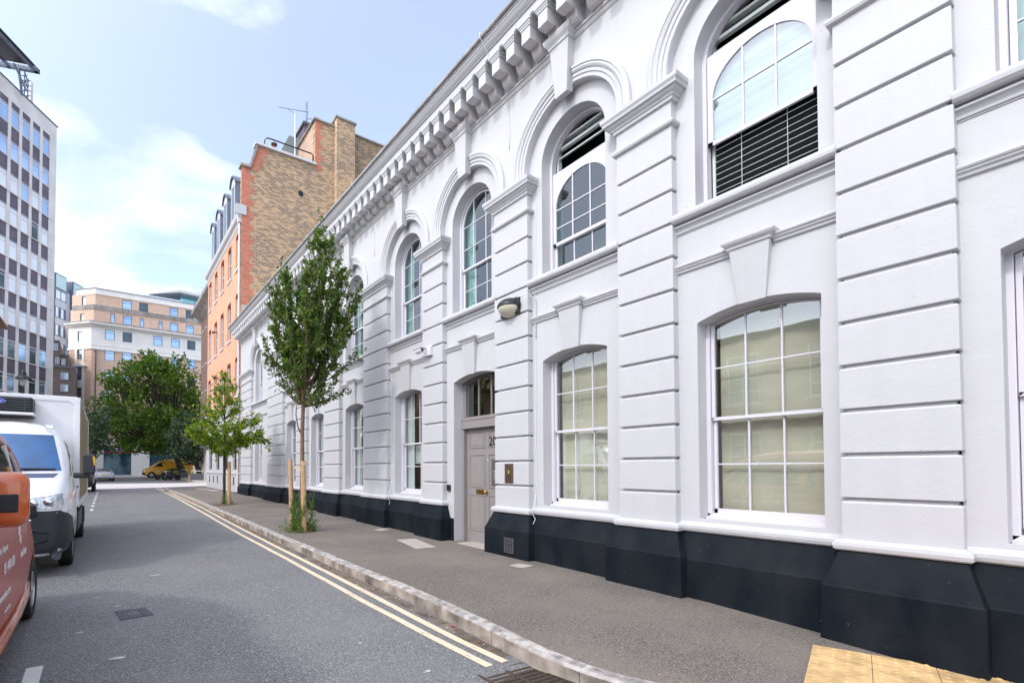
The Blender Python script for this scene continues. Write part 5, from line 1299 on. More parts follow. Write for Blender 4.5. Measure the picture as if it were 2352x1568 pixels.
def wheel(parent, c, Rr, w, side, axis='X', rim='silver', n=32):
    """side: +1/-1 direction of the outer face along the axis"""
    mb = MB(); rt = Rr * .62
    mb.lathe([(rt, -w / 2 * .8), (Rr * .9, -w / 2), (Rr * .985, -w / 2 * .85), (Rr, -w / 2 * .5), (Rr, w / 2 * .5), (Rr * .985, w / 2 * .85), (Rr * .9, w / 2), (rt, w / 2 * .8), (rt, -w / 2 * .8)], c, axis, n)
    wo = mb.build('wheel', M['rubber'], parent, smooth=True)
    mb = MB(); s = side * w / 2
    mb.lathe([(rt, s * .85), (rt * .93, s * .9), (rt * .9, s * .55), (0, s * .5)], c, axis, n)
    C = Vector(c); ax = Vector((1, 0, 0)) if axis == 'X' else Vector((0, 1, 0)); o2 = Vector((0, 1, 0)) if axis == 'X' else Vector((1, 0, 0))
    for k in range(5 if rim == 'silver' else 8):
        a = 2 * math.pi * k / (5 if rim == 'silver' else 8); dr = o2 * math.cos(a) + Vector((0, 0, 1)) * math.sin(a); tn = -o2 * math.sin(a) + Vector((0, 0, 1)) * math.cos(a)
        mb.obox(C + dr * rt * .15 - tn * rt * .11 + ax * s * .56, dr * rt * .8, tn * rt * .22, ax * s * .28)
    mb.lathe([(0, s * .95), (rt * .2, s * .92), (rt * .26, s * .6)], c, axis, 14)
    mb.build('rim', M['alloy'] if rim == 'silver' else M['white_steel'], wo, smooth=False)
    return wo
M['alloy'] = mat('alloy_wheel', (.45, .45, .46), .3, metal=.8)
M['white_steel'] = mat('steel_wheel', (.30, .30, .31), .5, metal=.3)
M['chrome'] = mat('chrome', (.7, .72, .75), .12, metal=1)
M['lens'] = mat('clear_lens', (.62, .64, .66), .08, metal=.35, coat=1, var=.5, vscale=28)
M['windscreen'] = mat('blue_windscreen', (0.02, 0.12, 0.32), 0.1, metal=.15, coat=.7, var=.35, vscale=2.5, spec=.8)
M['amber'] = mat('amber_lens', (.85, .20, .02), .3)
M['tail_red'] = mat('red_lens', (.25, .01, .02), .2)
M['plate_y'] = mat('yellow_plate', (.75, .50, .10), .5)
M['car_glass'] = mat('dark_car_glass', (0.015, 0.02, 0.028), 0.05, coat=1, spec=.8)

# ---- white refrigerated box lorry, facing the camera
TX, TY = -1.275, 8.45
zr = ROAD(10)
TR = thing('box_truck', (TX, TY, zr), 'white refrigerated box truck parked facing the camera behind the maroon van', 'truck')
st_ = [(0.0, [(0, .34), (.50, .34), (.60, .40), (.62, .62), (.60, .90), (.54, 1.00), (.36, 1.05), (0, 1.07)]),
       (.06, [(0, .28), (.60, .28), (.71, .36), (.74, .62), (.72, .93), (.64, 1.07), (.42, 1.13), (0, 1.15)]),
       (.20, [(0, .25), (.70, .25), (.79, .35), (.82, .63), (.80, .97), (.73, 1.16), (.48, 1.24), (0, 1.27)]),
       (.45, [(0, .25), (.74, .25), (.82, .36), (.845, .65), (.83, 1.03), (.77, 1.30), (.58, 1.40), (0, 1.44)]),
       (.56, [(0, .25), (.75, .25), (.83, .36), (.85, .66), (.84, 1.06), (.79, 1.40), (.69, 1.48), (0, 1.52)]),
       (.94, [(0, .25), (.76, .25), (.84, .36), (.86, .68), (.85, 1.10), (.80, 1.62), (.70, 2.08), (0, 2.19)]),
       (1.08, [(0, .25), (.76, .25), (.84, .36), (.86, .68), (.85, 1.12), (.80, 1.65), (.69, 2.18), (0, 2.30)]),
       (1.35, [(0, .25), (.76, .25), (.84, .36), (.86, .68), (.85, 1.12), (.80, 1.65), (.69, 2.22), (0, 2.33)]),
       (1.75, [(0, .25), (.76, .25), (.84, .36), (.86, .68), (.85, 1.12), (.80, 1.65), (.68, 2.22), (0, 2.33)])]
st_ = [(l_, [(hw, z + zr) for hw, z in r_]) for l_, r_ in st_]
cabo = loft('cab', st_, (TX, TY, 0), (0, 1, 0), TR, M['white_paint'], sub=2)
bpy.context.view_layer.update(); bake(cabo)
cut_wheel(cabo, [(TX + .75, TY + .95, zr + .32), (TX - .75, TY + .95, zr + .32)], .42, half=.25)
bt = bvh(cabo)
def fdecal(pts, n, m, mt, name, par, off=.008, bt_=None, y0=None, d=(0, 1, 0)):
    """pts: 4 (x, z) corners on the front, projected backwards"""
    y_ = TY - 1 if y0 is None else y0
    mb = decal(bt_ or bt, *[(TX + x, y_, z + zr) for x, z in pts], d, n, m, off); return mb.build(name, mt, par, smooth=True)
ws = fdecal([(-.69, 1.50), (.69, 1.50), (.555, 2.06), (-.555, 2.06)], 14, 8, M['windscreen'], 'windscreen', cabo)
m_ = MB(); m_.tube([(TX - .5, TY + .53, zr + 1.535), (TX + .1, TY + .50, zr + 1.53), (TX + .62, TY + .57, zr + 1.52)], .014, 6); m_.tube([(TX - .62, TY + .56, zr + 1.52), (TX - .1, TY + .49, zr + 1.555)], .012, 6); m_.build('wiper', M['black'], ws)
fdecal([(-.60, 1.395), (.60, 1.395), (.66, 1.46), (-.66, 1.46)], 12, 2, M['navy'], 'scuttle_vent', cabo, .006)
bmp = fdecal([(-.74, .27), (.74, .27), (.80, .93), (-.80, .93)], 20, 10, M['grey_plastic'], 'bumper', cabo, .012)
# bumper wraps round the corners
for sg in (-1, 1):
    mb = decal(bt, (TX + sg * 2, TY + .05, zr + .30), (TX + sg * 2, TY + .52, zr + .42), (TX + sg * 2, TY + .50, zr + .78), (TX + sg * 2, TY + .05, zr + .93), (-sg, 0, 0), 8, 8, .012); mb.build('bumper_corner', M['grey_plastic'], cabo, smooth=True)
    hl = fdecal([(sg * .28, .99), (sg * .74, .95), (sg * .735, 1.17), (sg * .30, 1.10)], 10, 5, M['lens'], 'headlight', cabo, .014)
    mb = MB(); mb.lathe([(.0, -.008), (.055, -.006), (.062, .004)], (TX + sg * .58, TY + .02, zr + 1.05), 'Y', 16); mb.lathe([(.0, -.008), (.045, -.006), (.05, .004)], (TX + sg * .42, TY - .015, zr + 1.04), 'Y', 16); mb.build('reflector', M['chrome'], hl, smooth=True)
    mb = decal(bt, (TX + sg * 2, TY + .08, zr + .97), (TX + sg * 2, TY + .30, zr + 1.08), (TX + sg * 2, TY + .30, zr + 1.17), (TX + sg * 2, TY + .08, zr + 1.12), (-sg, 0, 0), 5, 3, .012); mb.build('headlight_side', M['lens'], hl, smooth=True)
    mb = decal(bt, (TX + sg * 2, TY + .78, zr + 1.42), (TX + sg * 2, TY + 1.5, zr + 1.40), (TX + sg * 2, TY + 1.5, zr + 1.98), (TX + sg * 2, TY + 1.02, zr + 1.98), (-sg, 0, 0), 8, 6, .008); mb.build('side_window', M['car_glass'], cabo, smooth=True)
    mb = MB(); x = TX + sg * .86; mb.box(min(x, x + sg * .012), max(x, x + sg * .012), TY + .56, TY + .70, zr + 1.08, zr + 1.16); mb.build('side_indicator', M['amber'], cabo, bevel=.006)
    mi_ = MB(); xx = TX + sg * .955
    mi_.box(min(xx, xx + sg * .17), max(xx, xx + sg * .17), TY + .62, TY + .76, zr + 1.44, zr + 1.76)
    mi_.box(min(TX + sg * .83, xx + sg * .10), max(TX + sg * .83, xx + sg * .10), TY + .66, TY + .74, zr + 1.38, zr + 1.47); mo = mi_.build('wing_mirror', M['grey_plastic'], cabo, bevel=.03, seg=3)
    mi_ = MB(); mi_.prism([(xx + sg * .13, TY + .612, zr + 1.73), (xx + sg * .165, TY + .612, zr + 1.71), (xx + sg * .178, TY + .63, zr + 1.58), (xx + sg * .148, TY + .612, zr + 1.58)], (0, .05, 0)); mi_.build('mirror_indicator', mat('amber_yellow', (.9, .45, .02), .3) if sg < 0 else bpy.data.materials['amber_yellow'], mo)
    wheel(TR, (TX + sg * .74, TY + .98, zr + .31), .31, .19, sg, rim='steel'); wheel(TR, (TX + sg * .72, TY + 4.45, zr + .31), .31, .26, sg, rim='steel')
    mi_ = MB(); mi_.box(min(TX + sg * .852, TX + sg * .872), max(TX + sg * .852, TX + sg * .872), TY + 1.35, TY + 1.5, zr + 1.21, zr + 1.24); mi_.build('door_handle', M['black'], cabo, bevel=.006)
m_ = MB(); m_.box(TX - .66, TX + .52, TY - .03, TY + .02, zr + .50, zr + .68) if False else None
m_.tube([(TX - .62, TY + .035, zr + .66), (TX + .35, TY - .02, zr + .68), (TX + .58, TY + .02, zr + .62), (TX + .58, TY + .02, zr + .52), (TX + .3, TY - .02, zr + .47), (TX - .62, TY + .035, zr + .46)], .022, 8); m_.build('bumper_recess_trim', M['grey_plastic'], cabo, smooth=True)
m_ = MB(); m_.box(TX + .44, TX + .56, TY + .985, TY + 1.03, zr + 2.16, zr + 2.22); m_.build('marker_lamp', M['chrome'], cabo, bevel=.01)
m_ = MB(); m_.box(TX - .45, TX + .45, TY - .022, TY + .0, zr + .86, zr + 1.02); m_.build('grille', M['black'], cabo, bevel=.01)
# box body
bx0, bx1, by0, by1, bz0, bz1 = TX - .88, TX + .88, TY + 1.55, TY + 6.1, zr + .88, zr + 2.76
m_ = MB(); m_.box(bx0 + .03, bx1 - .03, by0, by1, bz0, bz1 - .02); box_ = m_.build('box_body', M['white_panel'], TR)
m_ = MB()
for x0, x1 in ((bx0, bx0 + .09), (bx1 - .09, bx1)):
    m_.box(x0, x1, by0 - .012, by0 + .09, bz0, bz1 - .10); m_.box(x0, x1, by1 - .09, by1 + .01, bz0, bz1)
m_.box(bx0 + .13, bx1 - .13, by0 - .012, by0 + .08, bz1 - .09, bz1)
for sg, x in ((1, bx1), (-1, bx0)): m_.prism([(x - sg * .15, by0 - .013, bz1), (x - sg * .15, by0 - .013, bz1 - .09), (x - sg * .09, by0 - .013, bz1 - .15), (x, by0 - .013, bz1 - .12), (x, by0 - .013, bz1 - .04), (x - sg * .04, by0 - .013, bz1)], (0, .1, 0))
for x0, x1 in ((bx0 - .002, bx0 + .02), (bx1 - .02, bx1 + .002)): m_.box(x0, x1, by0, by1, bz1 - .07, bz1 - .005); m_.box(x0, x1, by0, by1, bz0 - .02, bz0 + .10)
m_.build('box_trim', M['white_paint'], box_, bevel=.012)
m_ = MB(); m_.box(bx1 - .03, bx1 - .008, by0 + .12, by1 - .12, bz0 + .12, bz1 - .09); m_.build('side_advert', mat('side_advert', (.34, .19, .12), .6, col2=(.16, .20, .06), vscale=1.3, stretch=(1, 2, .7)), box_)
m_ = MB(); m_.box(bx0 + .1, bx1 - .1, by0 + .1, by1 - .3, zr + .55, bz0 - .02); m_.box(bx1 - .12, bx1 - .03, TY + 2.0, TY + 3.6, zr + .42, zr + .75); m_.build('chassis', M['grey_plastic'], TR)
m_ = MB(); m_.lathe([(.16, -.3), (.17, -.28), (.17, .28), (.16, .3)], (bx1 - .25, TY + 1.85, zr + .62), 'Y', 16); m_.build('fuel_tank', M['steel'], TR)
for sg in (-1, 1):
    m_ = MB(); rows = [[(TX + sg * x, TY + 4.45 + .38 * math.cos(a), zr + .33 + .38 * math.sin(a)) for a in [math.pi * k / 12 for k in range(13)]] for x in (.58, .86)]; m_.grid(rows); m_.build('mudguard', M['grey_plastic'], TR)
# fridge unit with its grille and badge
m_ = MB(); fx0, fx1, fy0, fz0, fz1 = TX - .55, TX + .26, by0 - .34, zr + 2.43, zr + 2.67
rows = []
prof = [(by0, 0), (fy0 + .10, 0), (fy0 + .02, .06), (fy0, .12), (fy0, .20), (fy0 + .05, .24), (by0, .26)]
m_.box(fx0, fx1, fy0 + .02, by0, fz0, fz1); fu = m_.build('fridge_unit', M['black'], TR, bevel=.035, seg=3)
m_ = MB(); m_.box(fx0 - .01, fx1 + .02, fy0 - .01, by0, fz0 - .05, fz0 - .005); m_.build('fridge_base', M['white_paint'], fu, bevel=.015)
m_ = MB(); m_.box(fx0, fx1 - .01, fy0 + .03, by0, fz0 - .08, fz0 - .05); m_.build('fridge_underside', M['black'], fu)
m_ = MB()
for k in range(5):
    z = fz0 + .03 + k * .042; m_.box(fx0 + .02, fx1 - .11, fy0 + .008, fy0 + .022, z, z + .009)
    m_.prism([(fx1 - .09, fy0 + .005, z + .012), (fx1 - .02, fy0 + .015, z), (fx1 - .02, fy0 + .015, z + .008), (fx1 - .09, fy0 + .005, z + .022)], (0, .015, 0))
m_.box(fx1 - .105, fx1 - .095, fy0 + .006, fy0 + .022, fz0 + .02, fz1 - .02)
m_.build('grille_bars', mat('grille_bar', (.06, .09, .10), .4), fu)
m_ = MB(); bxc, bzc = TX - .20, fz0 + .155
def ell(rx, rz, y): return [(bxc + rx * math.cos(2 * math.pi * k / 28), y, bzc + rz * math.sin(2 * math.pi * k / 28)) for k in range(28)]
m_.prism(ell(.125, .043, fy0 - .012), (0, .02, 0)); bd = m_.build('badge', mat('pale_blue_rim', (.35, .45, .85), .3), fu)
m_ = MB(); m_.prism(ell(.115, .036, fy0 - .015), (0, .004, 0)); m_.build('badge_field', mat('badge_blue', (.01, .04, .50), .3), bd)
text('Carrier', .058, M['sign_white'], bd, (bxc, fy0 - .0165, bzc - .019), (1, 0, 0), (0, 0, 1), align='CENTER', ext=.0006, shear=.35, squash=1.0)

# ---- maroon van, facing away
VX = -1.445; VY = 7.15; zr = ROAD(6)
VN = thing('wrapped_van', (VX, VY, zr), 'maroon and orange tradesman van with white lettering parked at the left edge', 'van')
V = [(0, [(0, .30), (.40, .30), (.50, .36), (.52, .47), (.50, .62), (.42, .72), (.30, .76), (0, .78)]),
     (.10, [(0, .24), (.58, .24), (.68, .33), (.71, .5), (.69, .75), (.60, .88), (.40, .93), (0, .95)]),
     (.32, [(0, .21), (.68, .21), (.76, .3), (.785, .53), (.765, .85), (.68, 1.0), (.45, 1.08), (0, 1.1)]),
     (.75, [(0, .20), (.70, .20), (.775, .28), (.80, .55), (.785, .95), (.72, 1.16), (.50, 1.25), (0, 1.28)]),
     (1.05, [(0, .20), (.70, .20), (.775, .28), (.80, .55), (.79, 1.04), (.75, 1.40), (.64, 1.48), (0, 1.53)]),
     (1.35, [(0, .20), (.70, .20), (.775, .28), (.80, .55), (.795, 1.08), (.745, 1.64), (.65, 1.73), (0, 1.79)]),
     (1.75, [(0, .20), (.70, .20), (.775, .28), (.80, .55), (.795, 1.10), (.725, 1.79), (.62, 1.91), (0, 1.97)]),
     (2.3, [(0, .20), (.70, .20), (.775, .28), (.80, .55), (.795, 1.10), (.71, 1.84), (.60, 1.99), (0, 2.05)]),
     (4.4, [(0, .20), (.70, .20), (.775, .28), (.80, .55), (.795, 1.10), (.71, 1.84), (.60, 1.99), (0, 2.05)]),
     (4.7, [(0, .24), (.70, .24), (.77, .30), (.79, .55), (.78, 1.08), (.70, 1.80), (.58, 1.95), (0, 2.0)])]
V = [(l_, [(hw, z + zr) for hw, z in r_]) for l_, r_ in V]
M['maroon'] = mat('maroon_wrap', (.50, .11, .085), .38, coat=.25, var=.12, vscale=2); M['orange_paint'] = mat('orange_paint', (.62, .12, .025), .22, coat=1)
vb = loft('body', V, (VX, VY, 0), (0, -1, 0), VN, None, sub=2, mats=[M['maroon'], M['orange_paint']], facemat=lambda i, j: 1 if (j in (5, 6) and i >= 3) or j == 0 else 0)
bpy.context.view_layer.update(); bake(vb)
WY = 6.43
cut_wheel(vb, [(VX + .75, WY, zr + .30), (VX - .75, WY, zr + .30), (VX + .75, 3.3, zr + .30)], .365, half=.22)
vt = bvh(vb)
def sdec(pts, n, m, mt, name, off=.006, x0=.6, thick=0):
    mb = decal(vt, *[(x0, y, z + zr) for y, z in pts], (-1, 0, 0), n, m, off); return mb.build(name, mt, vb, smooth=True)
wn_ = sdec([(4.15, 1.18), (5.90, 1.22), (5.42, 1.76), (4.15, 1.80)], 14, 8, mat('van_side_glass', (.05, .022, .03), .06, coat=1, col2=(.13, .09, .16), vscale=1.5), 'side_window')
m_ = MB(); tb = [(5.94, 1.22), (5.48, 1.77), (5.1, 1.81), (4.15, 1.82)]
pts = []
for i in range(len(tb) - 1):
    for k in range(6):
        y, z = lerp(tb[i][0], tb[i + 1][0], k / 6), lerp(tb[i][1], tb[i + 1][1], k / 6); h = vt.ray_cast(Vector((.6, y, z + zr)), Vector((-1, 0, 0))); pts.append(h[0] + Vector((.005, 0, 0)))
m_.tube(pts, .016, 6); m_.build('window_trim', mat('pale_trim', (.62, .58, .60), .3), vb, smooth=True)
m_ = MB(); pts = []
for y, z in ((5.55, 1.21), (5.22, 1.76)):
    h = vt.ray_cast(Vector((.6, y, z + zr)), Vector((-1, 0, 0))); pts.append(h[0] + Vector((.004, 0, 0)))
m_.tube(pts, .022, 6); m_.build('window_divider', bpy.data.materials['pale_trim'], vb, smooth=True)
m_ = MB(); pts = []
for k in range(14):
    t = k / 13; y, z = lerp(6.12, 5.35, t), lerp(1.36, 1.84, t); h = vt.ray_cast(Vector((.6, y, min(z, 1.86) + zr)), Vector((-1, 0, 0)))
    if h[0]: pts.append(h[0] + Vector((.004, 0, 0)))
m_.tube(pts, .022, 6); m_.build('pillar_edge', M['orange_paint'], vb, smooth=True)
m_ = MB(); pts = [(VX + .775, 6.02, .44 + zr), (VX + .79, 5.85, .36 + zr), (VX + .795, 5.3, .30 + zr), (VX + .795, 3.7, .28 + zr)]
m_.tube(pts, .042, 8); m_.build('sill_moulding', mat('copper_sill', (.42, .12, .06), .25, coat=1), vb, smooth=True)
def lines(s, y, z, size, sq=1.0, rot=0.0):
    h = vt.ray_cast(Vector((.6, y, z + zr)), Vector((-1, 0, 0))); xx = (h[0].x if h[0] else VX + .8) + .012
    text(s, size, M['sign_white'], vb, (xx, y, z + zr), (0, 1, rot), (0, -rot, 1), ext=.001, squash=sq)
lines('Aqua Mundus', 5.43, .78, .10, .62); lines('05 440 630', 4.62, .78, .12, .9); lines('aquamundus.com', 4.40, .60, .085, .9); lines('Repairs | Support', 4.35, .95, .075, .85); lines('Free Site Survey', 4.72, .47, .045, .9)
for k, (a, b_) in enumerate(((.93, 1.10), (.99, 1.13), (.90, .97))):
    m_ = MB(); yy = 5.42 - .055 * (k if k < 2 else -1.3); m_.box(VX + .797, VX + .802, yy, yy + .022, a + zr, b_ + zr)
    m_.build('logo_bar', M['sign_white'], vb)
def wlines(s, y, z, size):
    h = vt.ray_cast(Vector((.6, y, z + zr)), Vector((-1, 0, 0)))
    if h[0]: text(s, size, M['sign_white'], vb, (h[0].x + .02, y, z + zr), (0, 1, 0), (-.13, 0, 1), ext=.001, squash=.9)
wlines('Plumbing, Heating', 4.2, 1.50, .085); wlines('& Green Energy', 4.25, 1.38, .085); wlines('solutions specialists', 4.2, 1.26, .075)
wheel(VN, (VX + .715, WY, zr + .30), .30, .18, 1); wheel(VN, (VX - .715, WY, zr + .30), .30, .18, -1); wheel(VN, (VX + .715, 3.3, zr + .30), .30, .18, 1)
m_ = MB(); m_.box(VX - .6, VX + .6, 6.0, 6.9, zr + .25, zr + .6); m_.build('underbody', M['black'], VN)
# mirror
my = 4.35; m_ = MB(); m_.box(-.72, -.462, my - .10, my + .08, 1.09, 1.48); mo = m_.build('wing_mirror', M['orange_paint'], VN, bevel=.085, seg=6); mo.data.polygons.foreach_set('use_smooth', [True] * len(mo.data.polygons))
m_ = MB(); m_.box(-.69, -.515, my - .112, my - .095, 1.20, 1.325); m_.build('mirror_recess', M['black'], mo, bevel=.03, seg=3)
m_ = MB(); m_.tube([(-.55, my, 1.16), (-.66, my + .10, 1.13)], .04, 8); m_.build('mirror_arm', M['black'], mo, smooth=True)
m_ = MB(); m_.box(-.70, -.615, my - .125, my - .098, 1.08, 1.22); m_.build('mirror_stem', M['steel'], mo, bevel=.01)
m_ = MB(); h = vt.ray_cast(Vector((.6, 6.72, .93 + zr)), Vector((-1, 0, 0))); m_.box(VX + .70, VX + .735, 6.62, 6.85, .88 + zr, 1.0 + zr)
m_.build('headlight', M['lens'], vb, bevel=.015)

for sg in (-1, 1):
    xs_ = sorted((VX + sg * .06, VX + sg * .58)); mb = decal(vt, (xs_[0], 1.5, zr + 1.15), (xs_[1], 1.5, zr + 1.15), (xs_[1] - (.06 if sg > 0 else 0), 1.5, zr + 1.68), (xs_[0] + (.06 if sg < 0 else 0), 1.5, zr + 1.68), (0, 1, 0), 6, 6, .008); mb.build('rear_window', M['car_glass'], vb, smooth=True)
    xs_ = sorted((VX + sg * .66, VX + sg * .75)); mb = decal(vt, (xs_[0], 1.5, zr + .75), (xs_[1], 1.5, zr + .75), (xs_[1] - .02, 1.5, zr + 1.25), (xs_[0] + .02, 1.5, zr + 1.25), (0, 1, 0), 3, 6, .012); mb.build('tail_light', M['tail_red'], vb, smooth=True)
m_ = MB(); m_.box(VX - .72, VX + .72, 2.36, 2.50, zr + .32, zr + .50); m_.build('rear_bumper', M['grey_plastic'], vb, bevel=.03)
# ---- far vehicles
def car(name, org, ld, label, cat, paint, stt, wr, wheels, hw, glass=(), group=None, arch=None):
    o = Vector(org); ld = Vector(ld).normalized(); sd_ = ld.cross(Vector((0, 0, 1)))
    t = thing(name, org, label, cat, group)
    b = loft('body', [(l_, [(w_, z + org[2]) for w_, z in r_]) for l_, r_ in stt], (o.x, o.y, 0), ld, t, paint, sub=2); bpy.context.view_layer.update(); bake(b)
    tree = bvh(b)
    for nm, kind, c4, mt in glass:
        for sg in ((1, -1) if kind == 'side' else (1,)):
            P = []
            for a, c_ in c4:
                if kind == 'side': P.append(o + ld * a + sd_ * sg * 3 + Vector((0, 0, c_)))
                elif kind == 'front': P.append(o - ld * 2 + sd_ * a + Vector((0, 0, c_)))
                else: P.append(o + ld * 12 + sd_ * a + Vector((0, 0, c_)))
            d = -sd_ * sg if kind == 'side' else (ld if kind == 'front' else -ld)
            mb = decal(tree, *P, d, 8, 5, .012); mb.build(nm, mt, b, smooth=True)
    for l_ in wheels:
        for sg in (1, -1):
            c = o + ld * l_ + sd_ * sg * (hw - .07) + Vector((0, 0, wr))
            mb = MB(); ax = sd_ * sg
            u, w_ = ld, Vector((0, 0, 1)); n = 20
            def ring(r_, off): return [tuple(c + (u * math.cos(2 * math.pi * k / n) + w_ * math.sin(2 * math.pi * k / n)) * r_ + ax * off) for k in range(n)]
            mb.add([p for r_, of in ((0, .07), (wr * .62, .07), (wr * .65, .095), (wr * .97, .09), (wr, .04), (wr, -.09)) for p in ring(r_, of)], [(i * n + k, i * n + (k + 1) % n, (i + 1) * n + (k + 1) % n, (i + 1) * n + k) for i in range(2, 5) for k in range(n)])
            wo = mb.build('wheel', M['rubber'], t, smooth=True)
            mb = MB(); mb.add(ring(wr * .66, .085) + [tuple(c + ax * .10)], [(k, (k + 1) % n, n) for k in range(n)]); mb.build('rim', M['alloy'], wo)
            mb = MB(); rr = wr * 1.22; rows = [[tuple(c + (u * math.cos(a) + w_ * math.sin(a)) * r_ + ax * .075) for a in [math.pi * (-.12 + 1.24 * k / 16) for k in range(17)]] for r_ in (wr * .98, rr)]; mb.grid(rows); mb.build('wheel_arch', M['black'], b)
    return t, b, o, ld, sd_
M['silver'] = mat('silver_paint', (.62, .64, .70), .25, metal=.4, coat=.8)
M['yellowp'] = mat('yellow_van_paint', (.85, .42, .01), .3, coat=.6)
M['blackp'] = mat('black_paint', (.008, .008, .009), .15, coat=1)
sal = [(0, [(0, .30), (.55, .30), (.66, .36), (.70, .55), (.68, .72), (.60, .80), (.4, .83), (0, .84)]),
       (.18, [(0, .20), (.66, .20), (.76, .3), (.79, .55), (.77, .78), (.68, .86), (.45, .89), (0, .90)]),
       (.75, [(0, .20), (.68, .20), (.78, .3), (.81, .55), (.79, .80), (.72, .90), (.6, .93), (0, .95)]),
       (1.4, [(0, .20), (.68, .20), (.78, .3), (.82, .55), (.80, .82), (.70, 1.05), (.56, 1.17), (0, 1.21)]),
       (2.2, [(0, .20), (.68, .20), (.78, .3), (.82, .55), (.80, .82), (.70, 1.10), (.56, 1.22), (0, 1.26)]),
       (2.8, [(0, .20), (.68, .20), (.78, .3), (.82, .55), (.80, .82), (.70, 1.02), (.56, 1.12), (0, 1.17)]),
       (3.4, [(0, .20), (.68, .20), (.78, .3), (.81, .55), (.79, .78), (.72, .84), (.6, .86), (0, .88)]),
       (4.0, [(0, .22), (.64, .22), (.74, .3), (.76, .5), (.74, .68), (.62, .74), (.4, .76), (0, .78)]),
       (4.2, [(0, .30), (.5, .30), (.6, .36), (.62, .5), (.6, .60), (.5, .66), (.3, .68), (0, .69)])]
cx_, cy_ = at(240, 46)
t, b, o, ld, sdv = car('silver_car', (cx_, cy_, ROAD(cy_)), (-.10, 1, 0), 'silver saloon car seen from behind at the junction', 'car', M['silver'], [(l_, [(hw * 1.12, z * 1.06) for hw, z in r_]) for l_, r_ in sal], .29, (.85, 3.4), .88,
    [('rear_window', 'front', [(-.62, 1.0), (.62, 1.0), (.52, 1.24), (-.52, 1.24)], M['sky_glass']), ('side_window', 'side', [(1.2, .95), (3.0, .93), (2.5, 1.2), (1.5, 1.2)], M['car_glass'])])
for sg in (-1, 1):
    m_ = MB(); p = o + ld * .06 + sdv * sg * .30 + Vector((0, 0, .74)); m_.obox(p - ld * .02, sdv * sg * .36, Vector((0, 0, .07)), ld * .1); m_.build('tail_light', M['tail_red'], b, bevel=.01)
    m_ = MB(); p = o + ld * 2.65 + sdv * sg * .86 + Vector((0, 0, .92)); m_.obox(p, sdv * sg * .2, Vector((0, 0, .16)), ld * .12); m_.build('wing_mirror', M['black'], b, bevel=.02)
m_ = MB(); m_.obox(o - ld * .015 - sdv * .24 + Vector((0, 0, .60)), sdv * .48, Vector((0, 0, .1)), ld * .05); m_.build('number_plate', M['plate_y'], b)
m_ = MB(); m_.obox(o + ld * .03 - sdv * .6 + Vector((0, 0, .22)), sdv * 1.2, Vector((0, 0, .14)), ld * .1); m_.build('rear_valance', M['black'], b)
# black car behind the truck
cx_, cy_ = at(176, 27.2)
t, b, o, ld, sdv = car('black_car', (cx_, cy_, ROAD(cy_)), (0, 1, 0), 'shiny black car parked behind the white truck', 'car', M['blackp'], [(l_, [(hw * 1.06, z * 1.2) for hw, z in r_]) for l_, r_ in sal], .31, (.75, 3.3), .86, [('windscreen', 'front', [(-.62, 1.14), (.62, 1.14), (.52, 1.42), (-.52, 1.42)], M['car_glass'])])
m_ = MB(); m_.obox(o + ld * .35 + sdv * .80 + Vector((0, 0, .72)), sdv * .05, Vector((0, 0, .10)), ld * .4); m_.build('headlight', M['lens'], b)
# yellow van side-on
yx, yy = 3.62, 64.5
vst = [(0, [(0, .38), (.6, .38), (.72, .45), (.75, .65), (.72, .85), (.6, .95), (.4, .98), (0, 1.0)]),
       (.25, [(0, .26), (.75, .26), (.86, .36), (.89, .65), (.86, .95), (.75, 1.08), (.5, 1.12), (0, 1.14)]),
       (1.0, [(0, .25), (.78, .25), (.9, .36), (.93, .7), (.91, 1.15), (.84, 1.34), (.6, 1.38), (0, 1.4)]),
       (1.7, [(0, .25), (.78, .25), (.9, .36), (.93, .7), (.92, 1.2), (.86, 1.80), (.7, 1.98), (0, 2.04)]),
       (2.1, [(0, .25), (.78, .25), (.9, .36), (.93, .7), (.92, 1.2), (.86, 1.95), (.7, 2.14), (0, 2.2)]),
       (3.2, [(0, .25), (.78, .25), (.9, .36), (.93, .7), (.92, 1.2), (.86, 2.0), (.7, 2.22), (0, 2.28)]),
       (5.3, [(0, .25), (.78, .25), (.9, .36), (.93, .7), (.92, 1.2), (.86, 2.0), (.7, 2.2), (0, 2.24)]),
       (5.5, [(0, .35), (.74, .35), (.86, .42), (.88, .7), (.88, 1.2), (.82, 1.95), (.66, 2.12), (0, 2.16)])]
t, b, o, ld, sdv = car('yellow_van', (yx, yy, ROAD(yy)), (1, .04, 0), 'yellow panel van parked side-on in front of the shops', 'van', M['yellowp'], vst, .34, (.85, 4.3), .95,
    [('side_window', 'side', [(1.05, 1.30), (2.0, 1.34), (1.95, 1.82), (1.55, 1.74)], M['car_glass'])])
m_ = MB(); m_.obox(o - ld * .02 - sdv * .7 + Vector((0, 0, .36)), sdv * 1.5, Vector((0, 0, .3)), ld * .3); m_.build('bumper', M['black'], b, bevel=.03)
m_ = MB(); m_.obox(o + ld * .12 + sdv * .80 + Vector((0, 0, .9)), sdv * .06, Vector((0, 0, .12)), ld * .35); m_.build('headlight', M['lens'], b)
m_ = MB(); m_.add([tuple(o + ld * (3.4 + 1.1 * math.cos(a)) + sdv * .955 + Vector((0, 0, .85 + .32 * math.sin(a)))) for a in [math.pi * k / 12 for k in range(13)]], [tuple(range(13))]); m_.build('green_graphic', mat('green_graphic', (.02, .20, .06), .4), b, fix=False)
